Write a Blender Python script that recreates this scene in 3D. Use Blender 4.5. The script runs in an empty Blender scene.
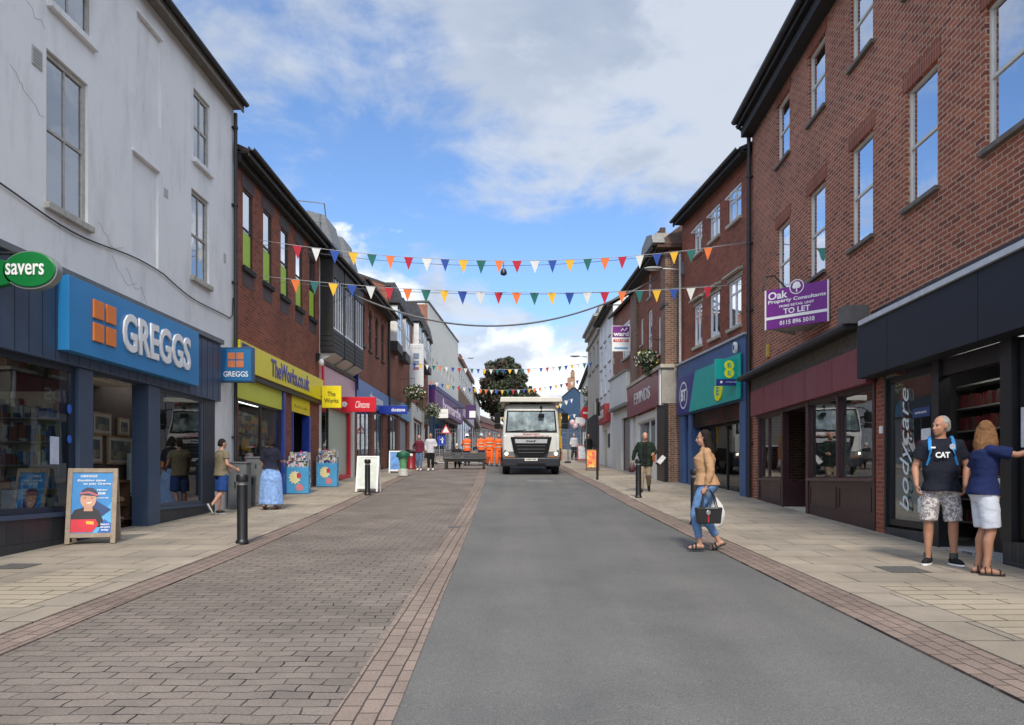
import bpy, bmesh, math, random
from mathutils import Vector, Matrix, noise
R=math.radians; rnd=random.Random(7)
scene=bpy.context.scene; COL=scene.collection
# ---------------------------------------------------------------- camera
FPX=740.0
cam_d=bpy.data.cameras.new('camera'); cam=bpy.data.objects.new('camera',cam_d); COL.objects.link(cam)
cam.location=(0,0,1.42); cam.rotation_euler=(R(90),0,0)
cam_d.sensor_width=36; cam_d.lens=36*FPX/1024; cam_d.shift_y=(478-362.5)/1024
cam_d.clip_start=.1; cam_d.clip_end=4000
scene.camera=cam
# ---------------------------------------------------------------- sky: Nishita sky with procedural cloud layer
SUN_EL,SUN_ROT=46,179   # degrees; sun rotation measured clockwise from +Y
w=bpy.data.worlds.new('World'); scene.world=w; w.use_nodes=True
nt=w.node_tree; N=nt.nodes; L=nt.links; N.clear()
def nd(t,**k):
    n=N.new(t)
    for a,b in k.items(): setattr(n,a,b)
    return n
out=nd('ShaderNodeOutputWorld'); bg=nd('ShaderNodeBackground'); L.new(bg.outputs[0],out.inputs[0])
sky=nd('ShaderNodeTexSky',sky_type='NISHITA'); sky.sun_disc=False; sky.sun_elevation=R(SUN_EL); sky.sun_rotation=R(SUN_ROT)
sky.air_density=1.0; sky.dust_density=.6; sky.ozone_density=1.6
tc=nd('ShaderNodeTexCoord'); sp=nd('ShaderNodeSeparateXYZ'); L.new(tc.outputs['Generated'],sp.inputs[0])
def mth(op,a,b=None,c=None,clamp=False):
    m=nd('ShaderNodeMath',operation=op); m.use_clamp=clamp
    for i,v in enumerate((a,b,c)):
        if v is None: continue
        if isinstance(v,(int,float)): m.inputs[i].default_value=v
        else: L.new(v,m.inputs[i])
    return m.outputs[0]
def ss(v,a,b):
    m=nd('ShaderNodeMapRange',interpolation_type='SMOOTHSTEP'); L.new(v,m.inputs[0]); m.inputs[1].default_value=a; m.inputs[2].default_value=b
    return m.outputs[0]
zc=mth('MAXIMUM',sp.outputs[2],0.0); den=mth('ADD',zc,.22)
cx=mth('DIVIDE',sp.outputs[0],den); cy=mth('DIVIDE',sp.outputs[1],den)
cv=nd('ShaderNodeCombineXYZ'); L.new(cx,cv.inputs[0]); L.new(cy,cv.inputs[1]); cv.inputs[2].default_value=3.7
def nz(scale,det,rough,dist,off):
    mp=nd('ShaderNodeMapping'); L.new(cv.outputs[0],mp.inputs[0]); mp.inputs[1].default_value=off
    n=nd('ShaderNodeTexNoise'); L.new(mp.outputs[0],n.inputs[0]); n.inputs['Scale'].default_value=scale
    n.inputs['Detail'].default_value=det; n.inputs['Roughness'].default_value=rough; n.inputs['Distortion'].default_value=dist
    return n.outputs[0]
big=nz(1.15,3,.5,.1,(CLX:=4.3,1.1,0)); fine=nz(3.3,13,.60,.25,(1.3,7.2,0)); shade=nz(3.0,9,.58,.2,(9.1,2.2,.4))
m=mth('ADD',mth('MULTIPLY',big,.84),mth('MULTIPLY',fine,.74))
# more cloud toward the top right and near the horizon, as in the photograph; open blue in the left centre
bias=mth('ADD',mth('MULTIPLY',sp.outputs[0],.26),mth('MULTIPLY',ss(sp.outputs[2],.34,.60),.17))
bias=mth('ADD',bias,mth('MULTIPLY',mth('SUBTRACT',1.0,ss(sp.outputs[2],.10,.28)),.24))
bias=mth('ADD',bias,mth('MULTIPLY',ss(mth('MULTIPLY',sp.outputs[1],-1.0),-.1,.4),.25))  # extra unseen cloud behind the camera, added for fill light on the walls
m=mth('ADD',m,bias)
cov=ss(m,.73,.93)
dens=ss(m,.86,1.25)
sh=mth('MULTIPLY',ss(shade,.44,.58),1.0)
cc=nd('ShaderNodeMix',data_type='RGBA'); L.new(mth('MULTIPLY',sh,mth('ADD',mth('MULTIPLY',dens,.6),.4)),cc.inputs[0])
cc.inputs[6].default_value=(5.7,6.2,7.0,1); cc.inputs[7].default_value=(3.2,3.9,5.1,1)
# brighter cloud low over the street end
lowb=nd('ShaderNodeMix',data_type='RGBA'); lowb.blend_type='MULTIPLY'; lowb.inputs[0].default_value=1
L.new(cc.outputs[2],lowb.inputs[6])
lf=mth('ADD',mth('MULTIPLY',mth('SUBTRACT',1.0,ss(sp.outputs[2],.05,.26)),.52),.80)
lc=nd('ShaderNodeCombineXYZ'); [L.new(lf,lc.inputs[i]) for i in range(3)]; L.new(lc.outputs[0],lowb.inputs[7])
# unseen cloud behind the camera and overhead, made brighter to add fill light
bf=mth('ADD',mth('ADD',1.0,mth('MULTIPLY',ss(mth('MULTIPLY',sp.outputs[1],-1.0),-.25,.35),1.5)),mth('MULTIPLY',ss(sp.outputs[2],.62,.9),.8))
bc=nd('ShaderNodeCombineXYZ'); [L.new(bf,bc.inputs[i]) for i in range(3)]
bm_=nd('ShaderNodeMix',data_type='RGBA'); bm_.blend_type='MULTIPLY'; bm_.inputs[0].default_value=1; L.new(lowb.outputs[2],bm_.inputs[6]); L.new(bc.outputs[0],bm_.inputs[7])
skm=nd('ShaderNodeMix',data_type='RGBA'); skm.blend_type='MULTIPLY'; skm.inputs[0].default_value=1; L.new(sky.outputs[0],skm.inputs[6]); skm.inputs[7].default_value=(1.03,1.23,1.47,1)
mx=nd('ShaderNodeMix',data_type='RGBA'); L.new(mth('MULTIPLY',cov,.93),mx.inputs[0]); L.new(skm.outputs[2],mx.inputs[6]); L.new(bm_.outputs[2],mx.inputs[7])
# heaped white cumulus standing low over the end of the street
def nd3(scale,det,off,zs=1.7):
    mp=nd('ShaderNodeMapping'); L.new(tc.outputs['Generated'],mp.inputs[0]); mp.inputs[1].default_value=off; mp.inputs[3].default_value=(1,1,zs)
    n=nd('ShaderNodeTexNoise'); L.new(mp.outputs[0],n.inputs[0]); n.inputs['Scale'].default_value=scale; n.inputs['Detail'].default_value=det; n.inputs['Roughness'].default_value=.56; n.inputs['Distortion'].default_value=.3
    return n.outputs[0]
cu=mth('ADD',nd3(4.2,10,(2.2,.4,1.9)),mth('MULTIPLY',mth('SUBTRACT',1.0,ss(sp.outputs[2],.06,.36)),.20))
cu=mth('SUBTRACT',cu,mth('MULTIPLY',ss(sp.outputs[2],.30,.42),.4))
cm=ss(cu,.56,.63); cs=mth('ADD',ss(nd3(5.5,7,(7.7,3.4,.2)),.46,.60),0.0)
c2=nd('ShaderNodeMix',data_type='RGBA'); L.new(cs,c2.inputs[0]); c2.inputs[6].default_value=(8.4,8.6,8.9,1); c2.inputs[7].default_value=(4.3,4.9,6.0,1)
mz=nd('ShaderNodeMix',data_type='RGBA'); L.new(mth('MULTIPLY',cm,.95),mz.inputs[0]); L.new(mx.outputs[2],mz.inputs[6]); L.new(c2.outputs[2],mz.inputs[7])
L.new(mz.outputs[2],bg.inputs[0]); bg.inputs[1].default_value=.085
# ---------------------------------------------------------------- sun behind thin cloud
sl=bpy.data.lights.new('sun','SUN'); sl.energy=2.0; sl.angle=R(9); sl.color=(1,.90,.76)
so=bpy.data.objects.new('sun',sl); COL.objects.link(so)
_d=Vector((math.sin(R(SUN_ROT))*math.cos(R(SUN_EL)),math.cos(R(SUN_ROT))*math.cos(R(SUN_EL)),math.sin(R(SUN_EL))))
so.rotation_euler=_d.to_track_quat('Z','Y').to_euler()
vs=scene.view_settings; vs.view_transform='Standard'; vs.look='None'; vs.exposure=.81; vs.gamma=1
scene.render.resolution_x=1024; scene.render.resolution_y=725

# ---------------------------------------------------------------- terrain profile (the street climbs away)
_ZS=[-3000,-60,0,4,9,12,15,18,20,25,30,37,44,50,60,80,120,200,5000]
_HS=[-2.5,-2.0,-1.42,-1.27,-1.075,-.95,-.82,-.67,-.555,-.24,.07,.48,.88,1.2,1.73,2.75,4.7,6.5,6.5]
def _h(y):
    for i in range(len(_ZS)-1):
        if y<=_ZS[i+1]:
            t=(y-_ZS[i])/(_ZS[i+1]-_ZS[i]); return _HS[i]+t*(_HS[i+1]-_HS[i])
    return _HS[-1]
def H(y): return sum(_h(y+d) for d in (-1.5,-.75,0,.75,1.5))/5+1.42
PAVE=.03  # pavement stands this far above the road
# ---------------------------------------------------------------- materials
_M={}
def newmat(name):
    m=bpy.data.materials.new(name); m.use_nodes=True; return m,m.node_tree,m.node_tree.nodes['Principled BSDF']
def S(nt,t,**k):
    n=nt.nodes.new(t)
    for a,b in k.items(): setattr(n,a,b)
    return n
def ramp(nt,fac,stops):
    r=S(nt,'ShaderNodeValToRGB'); e=r.color_ramp.elements
    e.remove(e[1]); e[0].position=stops[0][0]
    for p,c in stops[1:]: e.new(p)
    for i,(p,c) in enumerate(stops): e[i].color=(*c,1) if len(c)==3 else c
    nt.links.new(fac,r.inputs[0]); return r.outputs[0]
def c4(c): return (c[0],c[1],c[2],1)
def plain(name,col,rough=.6,metal=0,var=.12,scale=6,bump=.0,spec=.5,dirt=None,emit=0,coat=0):
    """plain colour with low-contrast mottling and optional dirt"""
    if name in _M: return _M[name]
    m,nt,b=newmat(name); l=nt.links
    tc=S(nt,'ShaderNodeTexCoord'); n=S(nt,'ShaderNodeTexNoise'); l.new(tc.outputs['Object'],n.inputs[0]); n.inputs['Scale'].default_value=scale; n.inputs['Detail'].default_value=6; n.inputs['Roughness'].default_value=.6
    lo=[max(0,c*(1-var)) for c in col]; hi=[min(1,c*(1+var)) for c in col]
    o=ramp(nt,n.outputs[0],[(.3,lo),(.7,hi)])
    if dirt:
        n2=S(nt,'ShaderNodeTexNoise'); mp=S(nt,'ShaderNodeMapping'); mp.inputs[3].default_value=(1,1,.25); l.new(tc.outputs['Object'],mp.inputs[0]); l.new(mp.outputs[0],n2.inputs[0])
        n2.inputs['Scale'].default_value=1.7; n2.inputs['Detail'].default_value=8; n2.inputs['Roughness'].default_value=.7
        f=ramp(nt,n2.outputs[0],[(.5,(0,0,0)),(.72,(1,1,1))])
        mm=S(nt,'ShaderNodeMath',operation='MULTIPLY'); l.new(f,mm.inputs[0]); mm.inputs[1].default_value=dirt[1]
        x=S(nt,'ShaderNodeMix',data_type='RGBA'); l.new(mm.outputs[0],x.inputs[0]); l.new(o,x.inputs[6]); x.inputs[7].default_value=c4(dirt[0]); o=x.outputs[2]
    l.new(o,b.inputs['Base Color']); b.inputs['Roughness'].default_value=rough; b.inputs['Metallic'].default_value=metal
    b.inputs['Specular IOR Level'].default_value=spec
    if coat: b.inputs['Coat Weight'].default_value=coat; b.inputs['Coat Roughness'].default_value=.08
    if bump:
        n3=S(nt,'ShaderNodeTexNoise'); l.new(tc.outputs['Object'],n3.inputs[0]); n3.inputs['Scale'].default_value=scale*6; n3.inputs['Detail'].default_value=5
        bp=S(nt,'ShaderNodeBump'); bp.inputs['Strength'].default_value=bump; bp.inputs['Distance'].default_value=.01; l.new(n3.outputs[0],bp.inputs['Height']); l.new(bp.outputs[0],b.inputs['Normal'])
    if emit: l.new(o,b.inputs['Emission Color']); b.inputs['Emission Strength'].default_value=emit
    _M[name]=m; return m
def brickmat(name,c1,c2,mort,bw=.225,bh=.075,mo=.010,horizontal=False,bump=.5,rough=.85,mixn=.35,offset=.5,squash=1,dark=(.03,.02,.02),darkamt=.35,wear=.5,rot=0,moss=None,patch=.12,wav=.03,wsc=1.6):
    """bricks or pavers; walls use (x+y, z) of the object frame, floors use (x, y)"""
    if name in _M: return _M[name]
    m,nt,b=newmat(name); l=nt.links
    tc=S(nt,'ShaderNodeTexCoord'); s=S(nt,'ShaderNodeSeparateXYZ'); l.new(tc.outputs['Object'],s.inputs[0]); c=S(nt,'ShaderNodeCombineXYZ')
    if horizontal:
        l.new(s.outputs[0],c.inputs[0]); l.new(s.outputs[1],c.inputs[1])
    else:
        a=S(nt,'ShaderNodeMath',operation='ADD'); l.new(s.outputs[0],a.inputs[0]); l.new(s.outputs[1],a.inputs[1]); l.new(a.outputs[0],c.inputs[0]); l.new(s.outputs[2],c.inputs[1])
    vec=c.outputs[0]
    if rot:
        mp=S(nt,'ShaderNodeMapping'); mp.inputs[2].default_value=(0,0,R(rot)); l.new(vec,mp.inputs[0]); vec=mp.outputs[0]
    # slightly wavering courses
    wn=S(nt,'ShaderNodeTexNoise'); l.new(vec,wn.inputs[0]); wn.inputs['Scale'].default_value=2.2 if not horizontal else wsc; wn.inputs['Detail'].default_value=3
    wv=S(nt,'ShaderNodeVectorMath',operation='MULTIPLY_ADD'); l.new(wn.outputs['Color'],wv.inputs[0]); k=.012 if not horizontal else wav; wv.inputs[1].default_value=(k,k,0); l.new(vec,wv.inputs[2]); vec=wv.outputs[0]
    t=S(nt,'ShaderNodeTexBrick'); l.new(vec,t.inputs[0]); t.offset=offset; t.squash=squash
    t.inputs['Color1'].default_value=c4(c1); t.inputs['Color2'].default_value=c4(c2); t.inputs['Mortar'].default_value=c4(mort)
    t.inputs['Scale'].default_value=1; t.inputs['Mortar Size'].default_value=mo; t.inputs['Mortar Smooth'].default_value=.25; t.inputs['Bias'].default_value=0
    t.inputs['Brick Width'].default_value=bw; t.inputs['Row Height'].default_value=bh
    o=t.outputs['Color']
    def mixc(fac,other,o,bt='MIX'):
        x=S(nt,'ShaderNodeMix',data_type='RGBA'); x.blend_type=bt
        if isinstance(fac,float): x.inputs[0].default_value=fac
        else: l.new(fac,x.inputs[0])
        l.new(o,x.inputs[6])
        if isinstance(other,tuple): x.inputs[7].default_value=c4(other)
        else: l.new(other,x.inputs[7])
        return x.outputs[2]
    # fine grain, large patches, odd dark bricks
    n=S(nt,'ShaderNodeTexNoise'); l.new(vec,n.inputs[0]); n.inputs['Scale'].default_value=45 if not horizontal else 60; n.inputs['Detail'].default_value=5
    g=ramp(nt,n.outputs[0],[(.3,(1-mixn,)*3),(.7,(1+mixn*.6,)*3)]); o=mixc(1.0,g,o,'MULTIPLY')
    n2=S(nt,'ShaderNodeTexNoise'); l.new(vec,n2.inputs[0]); n2.inputs['Scale'].default_value=.7; n2.inputs['Detail'].default_value=6; n2.inputs['Roughness'].default_value=.65
    g2=ramp(nt,n2.outputs[0],[(.35,(1-patch*1.6,)*3),(.65,(1+patch,)*3)]); o=mixc(1.0,g2,o,'MULTIPLY')
    t2=S(nt,'ShaderNodeTexBrick'); l.new(vec,t2.inputs[0]); t2.offset=offset; t2.squash=squash
    for kk,v in (('Color1',(0,0,0,1)),('Color2',(1,1,1,1)),('Mortar',(.5,.5,.5,1))): t2.inputs[kk].default_value=v
    t2.inputs['Scale'].default_value=1; t2.inputs['Mortar Size'].default_value=0; t2.inputs['Bias'].default_value=-.15
    t2.inputs['Brick Width'].default_value=bw; t2.inputs['Row Height'].default_value=bh
    f=ramp(nt,t2.outputs['Color'],[(.72,(0,0,0)),(.9,(darkamt,)*3)])
    inv=S(nt,'ShaderNodeMath',operation='SUBTRACT'); inv.inputs[0].default_value=1; l.new(t.outputs['Fac'],inv.inputs[1])
    ff=S(nt,'ShaderNodeMath',operation='MULTIPLY'); l.new(f,ff.inputs[0]); l.new(inv.outputs[0],ff.inputs[1]); o=mixc(ff.outputs[0],dark,o)
    if moss:   # patches where the joints are wide and dark
        n4=S(nt,'ShaderNodeTexNoise'); l.new(vec,n4.inputs[0]); n4.inputs['Scale'].default_value=2.6; n4.inputs['Detail'].default_value=6
        f4=ramp(nt,n4.outputs[0],[(.46,(0,0,0)),(.58,(1,1,1))]); q=S(nt,'ShaderNodeMath',operation='MULTIPLY'); l.new(f4,q.inputs[0]); l.new(t.outputs['Fac'],q.inputs[1]); o=mixc(q.outputs[0],moss,o)
    l.new(o,b.inputs['Base Color']); b.inputs['Roughness'].default_value=rough; b.inputs['Specular IOR Level'].default_value=.35
    hh=S(nt,'ShaderNodeMath',operation='MULTIPLY_ADD'); l.new(n.outputs[0],hh.inputs[0]); hh.inputs[1].default_value=.35; l.new(inv.outputs[0],hh.inputs[2])
    bp=S(nt,'ShaderNodeBump'); bp.inputs['Strength'].default_value=bump; bp.inputs['Distance'].default_value=.008; l.new(hh.outputs[0],bp.inputs['Height']); l.new(bp.outputs[0],b.inputs['Normal'])
    _M[name]=m; return m
def glassmat(name,refl=.35,tint=(.8,.85,.85),rough=.01,fres=1.45,wob=0):
    if name in _M: return _M[name]
    m,nt,b=newmat(name); l=nt.links; nt.nodes.remove(b); o=nt.nodes['Material Output']
    tr=S(nt,'ShaderNodeBsdfTransparent'); tr.inputs[0].default_value=c4(tint); g=S(nt,'ShaderNodeBsdfGlossy'); g.inputs['Roughness'].default_value=rough; g.inputs[0].default_value=(.92,.95,1,1)
    lw=S(nt,'ShaderNodeFresnel'); lw.inputs[0].default_value=fres
    a=S(nt,'ShaderNodeMath',operation='ADD'); a.use_clamp=True; l.new(lw.outputs[0],a.inputs[0]); a.inputs[1].default_value=refl
    if wob:
        tc=S(nt,'ShaderNodeTexCoord'); n=S(nt,'ShaderNodeTexNoise'); l.new(tc.outputs['Object'],n.inputs[0]); n.inputs['Scale'].default_value=1.3
        bp=S(nt,'ShaderNodeBump'); bp.inputs['Strength'].default_value=wob; bp.inputs['Distance'].default_value=.02; l.new(n.outputs[0],bp.inputs['Height']); l.new(bp.outputs[0],g.inputs['Normal'])
    ge=S(nt,'ShaderNodeNewGeometry'); bk=S(nt,'ShaderNodeMath',operation='SUBTRACT'); bk.inputs[0].default_value=1; l.new(ge.outputs['Backfacing'],bk.inputs[1]); am=S(nt,'ShaderNodeMath',operation='MULTIPLY'); l.new(a.outputs[0],am.inputs[0]); l.new(bk.outputs[0],am.inputs[1]); a=am
    x=S(nt,'ShaderNodeMixShader'); l.new(a.outputs[0],x.inputs[0]); l.new(tr.outputs[0],x.inputs[1]); l.new(g.outputs[0],x.inputs[2]); l.new(x.outputs[0],o.inputs[0])
    _M[name]=m; return m
def goodsmat(name,cols,scale=(8,8,8),rough=.5,dark=.0,emit=0):
    """small coloured packs: random colours per cell"""
    if name in _M: return _M[name]
    m,nt,b=newmat(name); l=nt.links
    tc=S(nt,'ShaderNodeTexCoord'); mp=S(nt,'ShaderNodeMapping'); mp.inputs[3].default_value=scale; l.new(tc.outputs['Object'],mp.inputs[0])
    v=S(nt,'ShaderNodeTexVoronoi',distance='CHEBYCHEV'); l.new(mp.outputs[0],v.inputs[0]); v.inputs['Scale'].default_value=1; v.inputs['Randomness'].default_value=.6
    s=S(nt,'ShaderNodeSeparateColor'); l.new(v.outputs['Color'],s.inputs[0])
    r=S(nt,'ShaderNodeValToRGB'); r.color_ramp.interpolation='CONSTANT'; e=r.color_ramp.elements
    e.remove(e[1]); e[0].position=0
    for i in range(1,len(cols)): e.new(.12+.76*i/len(cols))
    for i,c in enumerate(cols): e[i].color=c4(c)
    l.new(s.outputs[0],r.inputs[0]); l.new(r.outputs[0],b.inputs['Base Color']); b.inputs['Roughness'].default_value=rough
    if emit: l.new(r.outputs[0],b.inputs['Emission Color']); b.inputs['Emission Strength'].default_value=emit
    _M[name]=m; return m
# ---------------------------------------------------------------- mesh builder
class MB:
    def __init__(s): s.v=[]; s.f=[]; s.mi=[]; s.cur=0
    def add(s,vs,fs):
        o=len(s.v); s.v+= [tuple(v) for v in vs]; s.f+=[tuple(o+i for i in f) for f in fs]; s.mi+=[s.cur]*len(fs); return s
    def box(s,x0,x1,y0,y1,z0,z1,M=None):
        vs=[Vector((x,y,z)) for z in (z0,z1) for y in (y0,y1) for x in (x0,x1)]
        if M is not None: vs=[M@v for v in vs]
        return s.add(vs,[(0,2,3,1),(4,5,7,6),(0,1,5,4),(2,6,7,3),(0,4,6,2),(1,3,7,5)])
    def taper(s,c,r0,r1,z0,z1,n=12):
        return s.tube([(c[0],c[1],z0),(c[0],c[1],z1)],[r0,r1],n)
    def quad(s,a,b,c,d): return s.add([a,b,c,d],[(0,1,2,3)])
    def prism(s,poly,y0,y1,axis='y',M=None):
        """poly of (a,b): extruded; axis y -> (x,z) outline"""
        n=len(poly)
        def P(a,b,t):
            v=Vector((a,t,b)) if axis=='y' else (Vector((t,a,b)) if axis=='x' else Vector((a,b,t)))
            return M@v if M is not None else v
        vs=[P(a,b,y0) for a,b in poly]+[P(a,b,y1) for a,b in poly]
        return s.add(vs,[tuple(range(n)),tuple(range(2*n-1,n-1,-1))]+[(i,i+n,(i+1)%n+n,(i+1)%n) for i in range(n)])
    def tube(s,pts,rad,n=8,cap=True,sq=None):
        pts=[Vector(p) for p in pts]; 
        if not isinstance(rad,(list,tuple)): rad=[rad]*len(pts)
        rings=[]; up=None
        for i,p in enumerate(pts):
            d=(pts[min(i+1,len(pts)-1)]-pts[max(i-1,0)]); d=d.normalized() if d.length>1e-9 else Vector((0,0,1))
            if up is None:
                up=Vector((0,0,1)) if abs(d.z)<.9 else Vector((1,0,0))
            a=d.cross(up); 
            if a.length<1e-4: a=d.cross(Vector((0,1,0)))
            a.normalize(); b=d.cross(a).normalized(); up=-b if False else up
            rings.append([p+(a*math.cos(t)+b*math.sin(t)*(sq or 1))*rad[i] for t in [2*math.pi*k/n for k in range(n)]])
        o=[v for r in rings for v in r]; fs=[]
        for i in range(len(pts)-1):
            for k in range(n): fs.append((i*n+k,i*n+(k+1)%n,(i+1)*n+(k+1)%n,(i+1)*n+k))
        if cap: fs.append(tuple(range(n-1,-1,-1))); fs.append(tuple((len(pts)-1)*n+k for k in range(n)))
        return s.add(o,fs)
    def ring(s,rows,cap=True):
        """rows: list of rings (lists of equal length)"""
        n=len(rows[0]); o=[v for r in rows for v in r]; fs=[]
        for i in range(len(rows)-1):
            for k in range(n): fs.append((i*n+k,i*n+(k+1)%n,(i+1)*n+(k+1)%n,(i+1)*n+k))
        if cap: fs.append(tuple(range(n-1,-1,-1))); fs.append(tuple((len(rows)-1)*n+k for k in range(n)))
        return s.add(o,fs)
    def ell(s,c,r,nu=16,nv=10,M=None):
        rows=[]; c=Vector(c)
        for j in range(1,nv):
            ph=math.pi*j/nv-math.pi/2
            row=[]
            for k in range(nu):
                t=2*math.pi*k/nu; v=Vector((r[0]*math.cos(ph)*math.cos(t),r[1]*math.cos(ph)*math.sin(t),r[2]*math.sin(ph)))
                if M is not None: v=M@v
                row.append(c+v)
            rows.append(row)
        return s.ring(rows)
    def lathe(s,prof,c=(0,0,0),n=16):
        c=Vector(c); return s.ring([[c+Vector((r*math.cos(2*math.pi*k/n),r*math.sin(2*math.pi*k/n),z)) for k in range(n)] for r,z in prof])
    def mesh(s,name):
        me=bpy.data.meshes.new(name); me.from_pydata(s.v,[],s.f); me.polygons.foreach_set('material_index',s.mi)
        bm=bmesh.new(); bm.from_mesh(me); bmesh.ops.recalc_face_normals(bm,faces=bm.faces); bm.to_mesh(me); bm.free(); me.update(); return me
    def build(s,name,mat,parent=None,smooth=False,bevel=0,loc=None,norecalc=False):
        if norecalc:
            me=bpy.data.meshes.new(name); me.from_pydata(s.v,[],s.f); me.polygons.foreach_set('material_index',s.mi)
        else: me=s.mesh(name)
        for mt in (mat if isinstance(mat,(list,tuple)) else [mat]): me.materials.append(mt)
        o=bpy.data.objects.new(name,me); COL.objects.link(o); o.parent=parent
        if loc: o.location=loc
        if smooth:
            me.polygons.foreach_set('use_smooth',[True]*len(me.polygons)); me.set_sharp_from_angle(angle=R(40))
        if bevel:
            b=o.modifiers.new('bevel','BEVEL'); b.width=bevel; b.segments=2; b.limit_method='ANGLE'
        return o
def tag(o,label=None,cat=None,group=None,kind=None):
    if label: o['label']=label
    if cat: o['category']=cat
    if group: o['group']=group
    if kind: o['kind']=kind
    return o
def empty(name,loc,rz=0,label=None,cat=None,group=None):
    o=bpy.data.objects.new(name,None); COL.objects.link(o); o.location=loc; o.rotation_euler=(0,0,rz); o.empty_display_size=.2
    return tag(o,label,cat,group)
def copytree(o,parent=None):
    c=o.copy(); COL.objects.link(c); c.parent=parent
    for ch in list(o.children): copytree(ch,c)
    return c
def bx(name,mat,parent,*a,bevel=0,M=None): return MB().box(*a,M=M).build(name,mat,parent,bevel=bevel)
TMP=bpy.data.scenes.new('scratch')
def TDG():
    with bpy.context.temp_override(scene=TMP,view_layer=TMP.view_layers[0]): return bpy.context.evaluated_depsgraph_get()
def text(name,string,size,mat,parent,M,align='CENTER',ext=.01,bold=.0,shear=0,spacing=1,sx=1,valign='CENTER',line=1):
    cu=bpy.data.curves.new(name,'FONT'); cu.body=string; cu.size=size; cu.align_x=align; cu.align_y=valign; cu.extrude=ext; cu.offset=bold; cu.shear=shear; cu.space_character=spacing; cu.space_line=line; cu.resolution_u=3
    t=bpy.data.objects.new(name,cu); TMP.collection.objects.link(t); dg=TDG()
    me=bpy.data.meshes.new_from_object(t.evaluated_get(dg)); bpy.data.objects.remove(t); bpy.data.curves.remove(cu)
    me.transform(Matrix.Diagonal((sx,1,1,1))); me.transform(M); me.materials.clear(); me.materials.append(mat); me.name=name
    o=bpy.data.objects.new(name,me); COL.objects.link(o); o.parent=parent; return o
def face_m(x,y,z,rz=0):
    """text plane standing upright, reading along +x, facing -y"""
    return Matrix.Translation((x,y,z))@Matrix.Rotation(rz,4,'Z')@Matrix.Rotation(R(90),4,'X')
# ---------------------------------------------------------------- palette
brick_plum=brickmat('brick plum red',(.41,.125,.066),(.22,.062,.038),(.47,.32,.23),mo=.011,dark=(.06,.03,.03),darkamt=.55,patch=.1)
brick_works=brickmat('brick warm red',(.32,.085,.045),(.20,.052,.03),(.28,.17,.125),mo=.008,darkamt=.3)
brick_arch=brickmat('brick orange red',(.31,.10,.055),(.23,.072,.042),(.20,.13,.10),mo=.008)
brick_mid=brickmat('brick orange',(.30,.11,.065),(.22,.08,.05),(.28,.2,.16),mo=.008)
brick_old=brickmat('brick old brown',(.26,.12,.075),(.16,.07,.05),(.33,.28,.22),mo=.012,darkamt=.5)
lintel_brick=brickmat('brick soldier course',(.20,.055,.035),(.15,.045,.03),(.25,.18,.14),bw=.075,bh=.225,mo=.008,offset=0)
lintel_plum=brickmat('brick gauged lintel',(.31,.09,.05),(.23,.065,.04),(.36,.24,.18),bw=.07,bh=.5,mo=.006,offset=0)
render_white=plain('white painted render',(.74,.74,.74),.8,var=.04,scale=1.3,bump=.25,dirt=((.36,.36,.34),.45))
render_cream=plain('cream render',(.62,.61,.56),.8,var=.06,scale=1,bump=.2,dirt=((.35,.33,.28),.3))
render_pale=plain('pale grey render',(.60,.60,.57),.8,var=.06,scale=1,bump=.2,dirt=((.3,.29,.26),.35))
paint_white=plain('white gloss paint',(.72,.72,.70),.35,var=.04,dirt=((.4,.38,.34),.25))
white_clean=plain('white panel',(.78,.78,.77),.4,var=.03)
stone=plain('grey stone',(.32,.30,.26),.85,var=.15,scale=5,bump=.3,dirt=((.12,.11,.10),.5))
stone_pale=plain('pale sandstone',(.45,.41,.34),.85,var=.12,scale=5,bump=.3,dirt=((.2,.18,.15),.4))
navy=plain('navy cladding',(.045,.072,.125),.42,var=.10,scale=2.5,dirt=((.10,.11,.12),.25))
navy_dark=plain('dark navy frame',(.014,.022,.04),.35,var=.1)
tile_dark=brickmat('dark slate tiles',(.045,.05,.058),(.035,.038,.045),(.015,.015,.017),bw=.32,bh=.40,mo=.006,offset=0,rough=.4,bump=.25,mixn=.15,darkamt=0.0)
tile_small=brickmat('small dark glazed tiles',(.035,.04,.05),(.028,.03,.038),(.10,.10,.10),bw=.15,bh=.30,mo=.004,offset=0,rough=.3,bump=.25,mixn=.1,darkamt=0.0)
sky_blue=plain('bright blue sign panel',(.025,.22,.50),.35,var=.05,scale=2)
orange_sq=plain('orange sign square',(.75,.20,.03),.4,var=.05)
letter_white=plain('white sign letter',(.80,.80,.80),.4,var=.02)
black=plain('black paint',(.012,.012,.014),.4,var=.2)
black_matt=plain('black matt',(.02,.02,.022),.8,var=.2)
gutter=plain('black cast iron',(.018,.018,.02),.5,var=.25,bump=.2)
lead=plain('lead flashing',(.13,.14,.15),.6,var=.2)
slate=brickmat('slate roof',(.055,.058,.065),(.04,.042,.048),(.02,.02,.02),bw=.3,bh=.2,mo=.006,rough=.7,darkamt=.2)
roof_tile=brickmat('brown clay roof tiles',(.10,.055,.04),(.075,.045,.035),(.03,.02,.02),bw=.2,bh=.16,mo=.006,darkamt=.3)
maroon=plain('faded maroon board',(.19,.040,.050),.55,var=.10,scale=3,dirt=((.24,.11,.11),.30))
maroon_gloss=plain('maroon sign board',(.18,.012,.03),.25,var=.08)
maroon_wood=plain('dark maroon timber',(.040,.014,.016),.4,var=.2,scale=5,dirt=((.09,.06,.055),.35))
blackblue=plain('blue black fascia',(.008,.010,.018),.6,var=.15,scale=3)
yellow=plain('yellow sign panel',(.80,.66,.01),.4,var=.05)
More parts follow.
